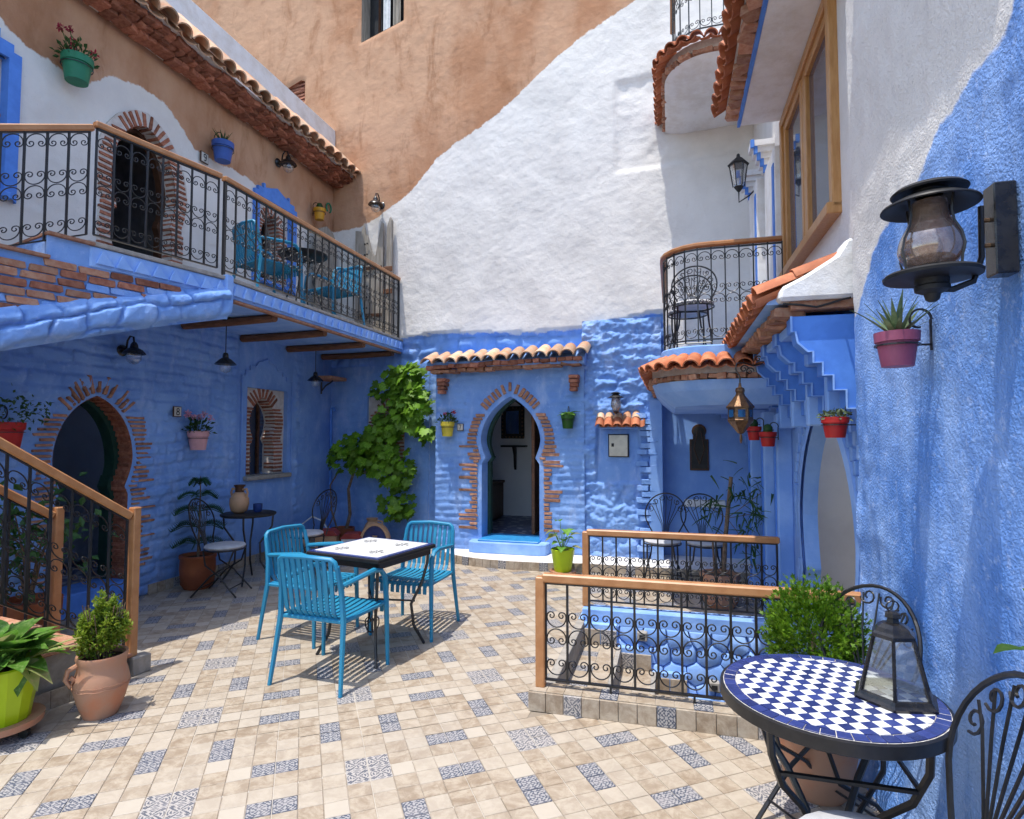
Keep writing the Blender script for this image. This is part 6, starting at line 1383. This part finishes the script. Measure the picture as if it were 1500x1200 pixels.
q = MB(); cloud(q, 'blade', 40, lambda: (Vector((rl_.gauss(0, .05), rl_.gauss(0, .05), .36)), Vector((rl_.uniform(-1, 1), rl_.uniform(-1, 1), 1.2))), (.12, .2), rl_); q.build('grass_blades', 'broad_leaf', lk, recalc=False)
jr = thing('clay_jar', 'terracotta jar with curled handle planted with a small box bush at lower left', 'plant', (-3.10, 2.60, 0)); jr.scale = (.84, .84, .90)
q = MB(); q.lathe([(.10, 0), (.108, .02), (.135, .09), (.158, .17), (.160, .21), (.148, .26), (.138, .29), (.140, .33), (.150, .36), (.146, .375), (.132, .37), (.125, .33), (0, .33)], 32); q.build('jar', 'terracotta', jr, smooth=True)
for z in (.185, .205): q = MB(); rr = .1615 if z < .2 else .160; q.tube([(rr * math.cos(a * math.pi / 16), rr * math.sin(a * math.pi / 16), z + .003 * math.sin(a * 2)) for a in range(33)], .003, 4); q.build('groove_line', 'terracotta', jr)
q = MB(); q.tube([(-.06, -.125, .33), (-.085, -.165, .31), (-.09, -.175, .26), (-.075, -.155, .215), (-.06, -.14, .25), (-.07, -.16, .27)], .016, 7); q.build('handle', 'terracotta', jr, smooth=True)
q = MB(); q.lathe([(0, .34), (.13, .34)], 18, cap=False); q.build('soil', 'soil', jr)
q = MB()
for k in range(16): a = k * 2.4; q.tube([(.04 * math.cos(a), .04 * math.sin(a), .33), (.08 * math.cos(a), .08 * math.sin(a), .5), (.12 * math.cos(a), .12 * math.sin(a), .66 + .04 * math.sin(k))], .003, 4)
q.build('twigs', 'bark', jr)
q = MB()
for k in range(64):
    a = rl_.uniform(0, 6.283); k_ = rl_.random() ** .6; tip = Vector((.165 * k_ * math.cos(a), .165 * k_ * math.sin(a), .745 - .22 * k_ ** 2 + rl_.uniform(-.09, .04))); root = Vector((tip.x * .35, tip.y * .35, .36))
    cloud(q, 'small', 62, lambda: (lambda t_: (root.lerp(tip, .15 + .85 * t_) + rdir(rl_) * (.036 * (1.25 - .8 * t_)), (tip - root).normalized() * .7 + rdir(rl_)))(rl_.random() ** .7), (.02, .037), rl_)
q.build('crown', 'box_leaf', jr, recalc=False)
# right foreground: thuja in a clay pot
tp = thing('thuja_bush', 'rounded bright green thuja in a terracotta pot behind the mosaic table', 'plant', (.60, 2.88, 0)); tp.scale = (.93, .93, .97)
q = MB(); q.lathe([(.12, 0), (.14, .03), (.175, .20), (.185, .34), (.20, .36), (.20, .42), (.175, .42), (.165, .38), (0, .38)], 30); q.build('pot', 'terracotta', tp, smooth=True)
q = MB(); q.lathe([(0, .385), (.165, .385)], 18, cap=False); q.build('soil', 'soil', tp)
q = MB(); q.tube([(0, 0, .38), (0, 0, .7)], .012, 6); q.build('trunk', 'bark', tp)
tips = []
for k in range(420):
    d = rdir(rl_); d.z = d.z * .9 + .15; tips.append((Vector((d.x * .205, d.y * .205, .66 + d.z * .235)) * rl_.uniform(.94, 1.06), d.normalized()))
q = MB()
for p, d in tips:
    for i in range(16):
        t_ = rl_.random() ** .6; b = Vector((0, 0, .58)).lerp(p, .55 + .45 * t_) + rdir(rl_) * .028; M3 = frame(d + rdir(rl_) * .7 + Vector((0, 0, .35)), roll=rl_.uniform(-1.5, 1.5)); s = rl_.uniform(.02, .036)
        q.add([b + M3 @ Vector(v) * s for v in ((0, 0, 0), (.16, .35, .02), (.34, .62, 0), (.1, .6, .02), (0, 1, 0), (-.1, .6, .02), (-.34, .62, 0), (-.16, .35, .02))], [(0, 1, 3, 4, 5, 7), (1, 2, 3), (7, 5, 6)])
q.build('crown', 'thuja_leaf', tp, recalc=False)
# plant just entering at the right edge
ep = pot_thing('potted_plant', 'pot plant whose leaf enters at the right picture edge', 'plant', (.80, 1.18, 0), pot_profile(.13, .25), 'terracotta', soil=(.11, .215))
for k, (x, y, z, dx, dy, L) in enumerate(((0, .30, 1.20, .1, .7, .16), (-.02, .32, 1.08, -.2, .6, .15), (.02, .2, 1.0, .3, .2, .18), (0, .1, 1.1, -.3, -.6, .18), (.04, .15, .9, .4, .5, .17))):
    q = MB(); q.tube([(0, 0, .2), (x * .5, y * .5, z * .6), (x, y, z)], .007, 5); q.build('stalk', 'broad_leaf', ep, smooth=True)
    mk('leaf', leaf_mesh('broad', 'broad_leaf'), ep).matrix_basis = Matrix.Translation((x, y, z)) @ frame((dx, dy, .1)).to_4x4() @ Matrix.Diagonal((L * 1.3, L, L, 1))

# ================================================================= LAMPS
def goose_lamp(label, c, N, s=1.0):
    t = thing('wall_lamp', label, 'lamp', c, math.atan2(N[1], N[0]), 'gooseneck wall lamps')            # local +x points away from the wall
    q = MB(); q.lathe([(.0, 0), (.05 * s, 0), (.055 * s, .012 * s), (.03 * s, .03 * s), (0, .035 * s)], 16, cap=False); q.build('wall_plate', 'dark_metal', t, rot=(0, R(90), 0), smooth=True)
    q = MB(); q.tube([(.02 * s, 0, 0), (.06 * s, 0, .02 * s), (.07 * s, 0, .09 * s), (.10 * s, 0, .13 * s), (.14 * s, 0, .12 * s), (.15 * s, 0, .06 * s)], .009 * s, 6); q.build('neck', 'dark_metal', t, smooth=True)
    q = MB(); q.lathe([(.018 * s, .07 * s), (.03 * s, .05 * s), (.035 * s, .02 * s), (.07 * s, 0), (.095 * s, -.03 * s), (.10 * s, -.04 * s), (.09 * s, -.032 * s), (.03 * s, .0)], 20, c=(.15 * s, 0, 0)); q.build('shade', 'dark_metal', t, smooth=True)
    q = MB(); q.lathe([(.05 * s, -.03 * s), (.065 * s, -.06 * s), (.06 * s, -.10 * s), (.035 * s, -.13 * s), (0, -.14 * s)], 16, c=(.15 * s, 0, 0), cap=False); q.build('globe', 'glass', t, smooth=True)
    return t
goose_lamp('dark gooseneck wall lamp with glass globe above doorway eight', (-4.97, 4.26, 2.36), (1, 0, 0))
goose_lamp('dark gooseneck wall lamp under the tiled eave above the blue window', (-4.99, 6.45, 5.18), (1, 0, 0), 1.1)
goose_lamp('gooseneck wall lamp on the ochre and white wall above the old wooden doors', (-4.12, 7.70, 4.99), (-.1, -1, 0), 1.1)
def pendant(label, x, y, zt, zl):
    t = thing('pendant_lamp', label, 'lamp', (x, y, zt), group='pendant lamps under the balcony')
    q = MB(); q.lathe([(0, 0), (.055, 0), (.05, -.02), (.02, -.03), (0, -.03)], 16, cap=False); q.build('ceiling_cup', 'dark_metal', t, smooth=True)
    q = MB(); q.tube([(0, 0, -.02), (0, 0, zl - zt + .1)], .005, 5); q.build('cord', 'black_paint', t); d = zl - zt
    q = MB(); q.lathe([(.02, d + .12), (.028, d + .10), (.03, d + .07), (.06, d + .05), (.10, d + .01), (.105, d), (.09, d + .005), (.03, d + .04)], 20); q.build('shade', 'dark_metal', t, smooth=True)
    q = MB(); q.lathe([(.045, d + .01), (.055, d - .03), (.045, d - .07), (0, d - .09)], 16, cap=False); q.build('globe', 'glass', t, smooth=True)
    return t
pendant('pendant lamp on a cord under the balcony, in front of the pink pot wall', -4.40, 4.94, 2.772, 2.29)
pendant('pendant lamp on a cord under the balcony, right of the niche window', -4.60, 6.80, 2.772, 2.30)
# big lamp on the right wall
bl = thing('wall_lamp', 'large black lantern lamp with amber glass chimney on the rough blue wall', 'lamp', (.72, 1.885, 2.0)); bl.scale = (.84, .84, 1.02)
q = MB(); q.lathe([(0, .012), (.135, .014), (.142, .008), (.140, 0), (.05, -.004), (.048, -.02), (.052, -.024), (.05, -.036), (.025, -.045), (.02, -.06), (.012, -.066), (0, -.067)], 36, cap=False); q.build('base_plate', 'black_paint', bl, smooth=True)
q = MB(); q.lathe([(.055, .012), (.06, .02), (.045, .036), (.03, .036)], 24, cap=False); q.build('burner', 'dark_metal', bl, smooth=True)
q = MB(); zz_ = [.03 + .185 * i / 18 for i in range(19)]; prof = [(float(np.interp(z, [.03, .042, .055, .068, .08, .097, .115, .132, .15, .165, .18, .215], [.062, .077, .088, .094, .096, .094, .088, .078, .066, .058, .053, .05])), z) for z in zz_]
q.lathe(prof + [(r_ - .003, z) for r_, z in prof[::-1]], 40, cap=False); q.build('chimney', 'amber_glass', bl, smooth=True)
q = MB(); q.lathe([(.012, .03), (.028, .06), (.034, .085), (.026, .11), (.012, .125), (0, .128)], 16, cap=False); q.build('bulb', 'white_paint', bl, smooth=True)
q = MB(); q.lathe([(.140, .205), (.143, .200), (.135, .198), (.08, .222), (.04, .232), (.04, .236), (.085, .228), (.140, .205)], 36, cap=False); q.build('lower_shade', 'black_paint', bl, smooth=True)
q = MB(); q.lathe([(.045, .23), (.05, .245), (.108, .238), (.112, .243), (.10, .252), (.05, .262), (.018, .268), (.012, .276), (0, .278)], 36, cap=False); q.build('top_shade', 'black_paint', bl, smooth=True)
for k in range(4):
    a = k * math.pi / 2 + .5; q = MB(); q.tube([(r_ * math.cos(a), r_ * math.sin(a), z) for r_, z in ((.105, .012), (.108, .04), (.118, .07), (.108, .105), (.085, .14), (.078, .17), (.085, .215))], .0042, 5); q.build('cage_wire', 'iron', bl, smooth=True)
q = MB(); q.tube([(.0, 0, -.03), (.06, 0, -.035), (.12, 0, -.015), (.145, 0, .05), (.148, 0, .19)], .009, 7); q.build('arm', 'iron', bl, smooth=True)
q = MB(); q.b6(.17, .235, -.035, .035, -.005, .245); q.build('wall_box', 'dark_metal', bl, bevel=.004)
for z in (.08, .15): q = MB(); q.tube([(.14, 0, z), (.18, 0, z)], .006, 6); q.build('bolt', 'antique_brass', bl)
# carriage lantern on the upper right wall
cl = thing('wall_lantern', 'black carriage lantern on the white upper wall right of the tall wall', 'lantern', (.70, 6.22, 4.10))
q = MB(); q.lathe([(.04, 0), (.055, .01), (.085, .22), (.09, .225), (.045, .02)], 6); q.build('panes', 'glass', cl)
for k in range(6): q = MB(); q.tube([(.055 * math.cos(k * 1.047), .055 * math.sin(k * 1.047), 0), (.088 * math.cos(k * 1.047), .088 * math.sin(k * 1.047), .225)], .006, 4); q.build('frame_bar', 'black_paint', cl)
q = MB(); q.lathe([(.10, .22), (.105, .235), (.06, .28), (.02, .31), (.015, .34), (0, .35)], 6); q.build('cap', 'black_paint', cl)
q = MB(); q.lathe([(0, -.06), (.015, -.05), (.05, 0), (0, .005)], 6, cap=False); q.tube([(0, 0, -.05), (0, 0, -.16), (.10, 0, -.10), (.20, 0, 0)], .008, 5); q.build('bracket', 'black_paint', cl)
# brass hanging lantern with scroll bracket
hl = thing('hanging_lantern', 'antique brass six sided lantern hanging from a scroll bracket under the red tiles', 'lantern', (.50, 4.60, 1.50))
q = MB(); q.lathe([(.0, .07), (.02, .075), (.055, .12), (.09, .165), (.092, .175), (.088, .18)], 6, cap=False); q.build('lower_body', 'antique_brass', hl)
q = MB(); q.lathe([(.088, .18), (.088, .265), (.0, .266)], 6, cap=False); q.build('band', 'antique_brass', hl)
for k in range(6):
    a = (k + .5) * math.pi / 3; q = MB(); q.box((.078 * math.cos(a), .078 * math.sin(a), .222), (.006, .05, .055), Matrix.Rotation(a, 3, 'Z')); q.build('pane', 'blue_glass', hl)
q = MB(); q.lathe([(.098, .262), (.1, .272), (.07, .31), (.035, .355), (.028, .375), (.034, .39), (.03, .41), (.012, .42), (.008, .45)], 6); q.build('crown', 'antique_brass', hl)
q = MB(); q.tube([(0, 0, .07), (0, 0, .03), (0, 0, 0)], [.008, .012, .004], 6); q.build('drop', 'antique_brass', hl)
q = MB(); q.tube([(0, 0, .44), (0, 0, .50), (-.03, 0, .55), (-.02, 0, .60), (.03, 0, .60), (.10, 0, .575), (.16, 0, .59)], .006, 5)
for cx, cz, r_ in ((.03, .555, .03), (.07, .535, .03), (.13, .625, .025)): q.tube([(cx + r_ * (1 - i / 18) * math.cos(i * .55), 0, cz + r_ * (1 - i / 18) * math.sin(i * .55)) for i in range(15)], .005, 5)
q.build('bracket', 'iron', hl, smooth=True)
# lantern above the meter box
ml = thing('wall_lantern', 'small round storm lantern on the little tiled hood above the meter box', 'lantern', (-.63, 7.02, 1.86))
q = MB(); q.lathe([(.03, 0), (.035, .02), (.06, .05), (.065, .09), (.05, .14), (.045, .16)], 16, cap=False); q.build('chimney', 'amber_glass', ml, smooth=True)
q = MB(); q.lathe([(.09, .165), (.095, .16), (.05, .185), (.03, .205), (.055, .205), (.06, .212), (.03, .225), (0, .228)], 18, cap=False); q.build('cap', 'black_paint', ml, smooth=True)
q = MB(); q.lathe([(.03, 0), (.04, -.01), (.015, -.035), (0, -.04)], 14, cap=False); q.tube([(0, 0, -.03), (0, .1, -.03), (0, .17, 0)], .008, 5); q.build('bracket', 'iron', ml)
for k in range(4): a = k * 1.57 + .8; q = MB(); q.tube([(.045 * math.cos(a), .045 * math.sin(a), 0), (.072 * math.cos(a), .072 * math.sin(a), .07), (.058 * math.cos(a), .058 * math.sin(a), .165)], .003, 4); q.build('cage_wire', 'iron', ml)
# ================================================================= METER BOX with tiled hood
mb = thing('meter_box', 'cream metal meter box under a tiny tiled hood in the rough blue wall', 'box', (-.62, 7.18, 1.3))
q = MB(); q.b6(-.738, -.497, 7.165, 7.30, 1.305, 1.58); q.build('housing', 'black_paint', mb, world=True)
q = MB(); q.b6(-.728, -.507, 7.150, 7.166, 1.315, 1.57); dr_ = q.build('door', 'cream_enamel', mb, world=True, bevel=.004)
q = MB(); q.b6(-.70, -.67, 7.142, 7.151, 1.43, 1.47); q.build('latch', 'black_paint', dr_, world=True)
q = MB(); q.prism([(7.02, 1.65), (7.24, 1.65), (7.24, 1.82), (7.20, 1.82)], 0, -.85, -.38); q.build('hood', 'pale_blue_plaster', mb, world=True, bevel=.006)
rm_ = random.Random(4)
roof_row(mb, [(-.83, 6.99, 1.665), (-.40, 6.99, 1.665)], -1, TILE_RED, .108, 38, .62, .004, rnd=rm_, length=.7)
roof_row(mb, [(-.83, 7.10, 1.755), (-.40, 7.10, 1.755)], -1, TILE_OLD, .108, 38, .6, .004, rnd=rm_, length=.7)
# ================================================================= NUMBERS
number_plate('8', 'house number tile eight on the blue wall', (-4.94, 4.88, 1.81), (0, 1, 0), (1, 0, 0), .10)
number_plate('9', 'house number tile nine on the white upper wall', (-4.975, 5.19, 4.65), (0, 1, 0), (1, 0, 0), .11)
number_plate('7', 'house number tile seven beside the pointed doorway', (-2.645, 7.125, 1.675), (1, 0, 0), (0, -1, 0), .085)
# ================================================================= OLD WOODEN DOORS on the balcony
od = thing('old_door', 'weathered grey studded wooden door leaning in the balcony corner', 'door', (-4.2, 7.6, 2.965))
def plank(pts, y0, y1, mat, name='plank', th=od): q = MB(); q.prism(pts, 1, y0, y1); return q.build(name, mat, th, world=True, bevel=.004)
plank([(-4.50, 2.97), (-4.32, 2.97), (-4.31, 4.45), (-4.36, 4.72), (-4.40, 4.60), (-4.50, 4.62)], 7.60, 7.64, 'weathered_wood')
plank([(-4.315, 2.97), (-4.18, 2.97), (-4.18, 4.2), (-4.23, 4.3), (-4.30, 4.55), (-4.315, 4.5)], 7.59, 7.63, 'weathered_wood')
plank([(-4.175, 2.97), (-4.03, 2.97), (-4.03, 4.68), (-4.06, 4.72), (-4.10, 4.5), (-4.15, 4.22), (-4.175, 4.2)], 7.575, 7.615, 'weathered_wood')
for x in (-4.33, -4.28):
    for k in range(9): q = MB(); q.lathe([(.014, 0), (.012, .008), (0, .012)], 8, cap=False); q.build('stud', 'iron', od, loc=(x + 4.2, -.015 - (.02 if x > -4.3 else .0), .15 + k * .16), rot=(R(90), 0, 0))
for z in (3.3, 4.0): plank([(-4.43, z), (-4.04, z), (-4.04, z + .05), (-4.43, z + .05)], 7.56, 7.575, 'dark_wood', 'batten')
od2 = thing('old_door', 'narrow weathered timber post standing right of the grey studded door', 'timber', (-3.93, 7.6, 2.965))
q = MB(); q.prism([(-3.97, 2.97), (-3.88, 2.97), (-3.88, 4.70), (-3.91, 4.76), (-3.96, 4.6)], 1, 7.55, 7.61); q.build('timber', 'weathered_wood', od2, world=True, bevel=.006)
q = MB(); q.b6(-4.0, -3.86, 7.535, 7.55, 3.95, 4.02); q.b6(-4.0, -3.86, 7.535, 7.55, 3.62, 3.69); q.build('clasp', 'beam_wood', od2, world=True, bevel=.004)
od3 = thing('old_door', 'rounded dark weathered door panel leaning against the shaded balcony wall', 'door', (-4.72, 7.35, 2.965))
q = MB(); q.prism([(7.10, 2.97), (7.62, 2.97), (7.62, 4.45), (7.52, 4.58), (7.36, 4.63), (7.2, 4.55), (7.10, 4.4)], 0, -4.86, -4.82)
for yy in (7.23, 7.36, 7.49): q.b6(-4.822, -4.812, yy - .004, yy + .004, 3.0, 4.4)
q.build('panel', 'weathered_wood', od3, world=True, bevel=.004)
# horseshoe ornament, pipe, shelf
hs_ = MB(); hs_.tube([(0, .06 * math.cos(R(-60 + 300 * i / 16)), .07 * math.sin(R(-60 + 300 * i / 16))) for i in range(17)], .012, 6); tag(hs_.build('horseshoe', 'green_pot', smooth=True, loc=(-4.97, 7.62, 5.02)), 'small green ring ornament on the ochre wall near the eave end', 'ornament')
pp_ = MB(); pp_.tube([(-4.93, 7.70, .05), (-4.93, 7.70, 1.90), (-4.92, 7.68, 1.97), (-4.86, 7.66, 1.98), (-4.84, 7.66, 1.93)], .02, 8); tag(pp_.build('drain_pipe', 'deep_blue_paint', smooth=True), 'blue painted pipe in the corner left of the vine', 'pipe')
sh = thing('wall_shelf', 'small brick shelf on a dark bracket above the blue pipe', 'shelf', (-4.85, 7.55, 2.38))
q = MB(); q.b6(-5.0, -4.68, 7.30, 7.72, 2.38, 2.43); q.build('board', 'pale_brick', sh, world=True, bevel=.01)
q = MB(); q.tube([(-4.97, 7.5, 2.18), (-4.97, 7.5, 2.36)], .012, 6); q.tube([(-4.97, 7.5, 2.22), (-4.9, 7.5, 2.3), (-4.78, 7.5, 2.37)], .012, 6); q.build('bracket', 'iron', sh, world=True)
# ================================================================= CERAMICS in the corner
def toy_house(label, loc, w, d_, h, mat, rz):
    t = thing('ceramic_house', label, 'ornament', loc, rz, 'ceramic model houses'); q = MB(); q.b6(-w / 2, w / 2, -d_ / 2, d_ / 2, 0, h); q.build('wall', mat, t, bevel=.004)
    q = MB(); q.prism([(-w * .56, h), (w * .56, h), (w * .35, h + .07), (-w * .35, h + .07)], 1, -d_ * .55, d_ * .55); q.build('roof', 'roof_red', t, bevel=.004)
    for k in (-1, 1): q = MB(); q.prism([(k * w * .24 + .028 * math.cos(a * math.pi / 6), h * .55 + .035 * math.sin(a * math.pi / 6)) for a in range(7)] + [(k * w * .24 - .028, h * .18), (k * w * .24 + .028, h * .18)], 1, -d_ / 2 - .006, -d_ / 2 + .01); q.build('window', 'black_ink', t)
    return t
toy_house('ochre ceramic model house with red roof on the floor by the vine', (-4.35, 6.75, 0), .27, .2, .27, 'sand_clay', R(20)); toy_house('white ceramic model house with red roof on the floor by the vine', (-4.06, 6.88, 0), .25, .18, .22, 'white_paint', R(18))
ma = thing('mosaic_arch', 'clay arch niche with dark blue lining standing under the vine', 'ornament', (-3.78, 6.98, 0), R(16)); ma.scale = (1.15, 1.15, 1.25)
arc_ = [(.17 * math.cos(math.pi * i / 14), .13 + .20 * math.sin(math.pi * i / 14)) for i in range(15)]
q = MB(); q.strip([(x, -.05, z) for x, z in [(.17, 0)] + arc_ + [(-.17, 0)]], [(x * .84, -.05, z * .93) for x, z in [(.17, 0)] + arc_ + [(-.17, 0)]]); q.strip([(x, .05, z) for x, z in [(.17, 0)] + arc_ + [(-.17, 0)]], [(x, -.05, z) for x, z in [(.17, 0)] + arc_ + [(-.17, 0)]]); q.build('rim', 'sand_clay', ma)
q = MB(); q.add([(x * .9, -.01, z * .95) for x, z in [(.17, 0)] + arc_ + [(-.17, 0)]], [tuple(range(17))]); q.build('lining', 'cobalt_glaze', ma, recalc=False)
q = MB(); q.lathe([(.03, 0), (.055, .05), (.05, .12), (.02, .17), (.03, .20), (0, .2)], 14); q.build('figure', 'sand_clay', ma, smooth=True, loc=(0, -.03, 0))
jv = thing('clay_vase', 'brown clay jug half hidden in the vine leaves on the floor', 'vase', (-3.95, 7.2, 0)); q = MB(); q.lathe([(.07, 0), (.13, .12), (.14, .25), (.09, .36), (.06, .40), (.08, .44), (.06, .44)], 20); q.build('body', 'sand_clay', jv, smooth=True)
q = MB(); q.tube([(.07, 0, .41), (.15, 0, .40), (.16, 0, .33), (.13, 0, .28)], .012, 6); q.build('handle', 'sand_clay', jv, smooth=True)
bb = thing('clay_bowl', 'round clay bowl on the floor behind the iron chair cushion', 'vase', (-4.62, 6.35, 0)); q = MB(); q.lathe([(.08, 0), (.17, .10), (.19, .22), (.16, .34), (.10, .40), (.12, .43), (.09, .42)], 22); q.build('body', 'sand_clay', bb, smooth=True)
vp = pot_thing('planter', 'brown clay planter holding the grape vine stem', 'flower pot', (-4.52, 7.40, 0), pot_profile(.16, .26), 'red_brown_clay', soil=(.14, .225))
# ================================================================= ENTRANCE ROOM seen through doorway seven
mi = thing('wall_mirror', 'ornate dark framed mirror on the entrance room wall behind doorway seven', 'mirror', (-2.55, 9.37, 1.5))
q = MB(); q.b6(-2.75, -2.35, 9.35, 9.385, 1.52, 2.06); q.build('frame', 'black_paint', mi, world=True, bevel=.01)
for (x, z) in [(-2.72 + .06 * k, zz) for k in range(7) for zz in (1.545, 2.035)] + [(xx, 1.6 + .065 * k) for k in range(7) for xx in (-2.72, -2.38)]: q = MB(); q.lathe([(.016, 0), (.01, .01), (0, .012)], 8, cap=False); q.build('stud', 'antique_brass', mi, loc=(x + 2.55, -.022, z - 1.5), rot=(R(90), 0, 0))
q = MB(); q.b6(-2.66, -2.44, 9.338, 9.351, 1.60, 1.98); q.build('mirror_glass', 'mirror_glass', mi, world=True)
q = MB(); q.tube([(-2.72, 9.36, 2.06), (-2.64, 9.36, 2.12), (-2.55, 9.36, 2.18), (-2.46, 9.36, 2.12), (-2.38, 9.36, 2.06)], .012, 6); q.build('crest', 'black_paint', mi, world=True)
ws = thing('wall_shelf', 'dark carved bracket shelf under the mirror in the entrance room', 'shelf', (-2.5, 9.3, 1.3)); q = MB(); q.b6(-2.72, -2.30, 9.22, 9.39, 1.38, 1.41); q.build('board', 'black_paint', ws, world=True, bevel=.004)
q = MB(); q.prism([(9.39, 1.38), (9.25, 1.38), (9.33, 1.25), (9.36, 1.05), (9.39, 1.0)], 0, -2.53, -2.49); q.build('bracket', 'black_paint', ws, world=True)
cs = thing('chest', 'dark wooden chest inside the entrance room behind doorway seven', 'chest', (-2.75, 8.6, .25)); q = MB(); q.b6(-3.25, -2.66, 8.2, 9.2, .26, .8); q.build('body', 'dark_wood', cs, world=True, bevel=.01)
q = MB(); q.b6(-3.27, -2.64, 8.18, 9.22, .80, .84); q.build('lid', 'dark_wood', cs, world=True, bevel=.008)
# cable on the canopy end and hose in the corner
q = MB(); q.tube([(.60, 3.42, 2.275), (.68, 3.40, 2.262), (.76, 3.40, 2.245), (.83, 3.40, 2.262), (.88, 3.39, 2.275), (.905, 3.33, 2.27)], .006, 5); tag(q.build('power_cable', 'black_paint', smooth=True), 'thin black cable sagging under the white end of the tiled canopy', 'cable')
q = MB(); q.tube([(-4.93, 6.95, .02), (-4.9, 6.98, .35), (-4.75, 7.0, .46), (-4.6, 7.02, .40), (-4.5, 7.05, .22), (-4.47, 7.05, .02)], .011, 6); tag(q.build('garden_hose', 'white_paint', smooth=True), 'thin white hose looping against the blue corner wall by the bowl', 'hose')
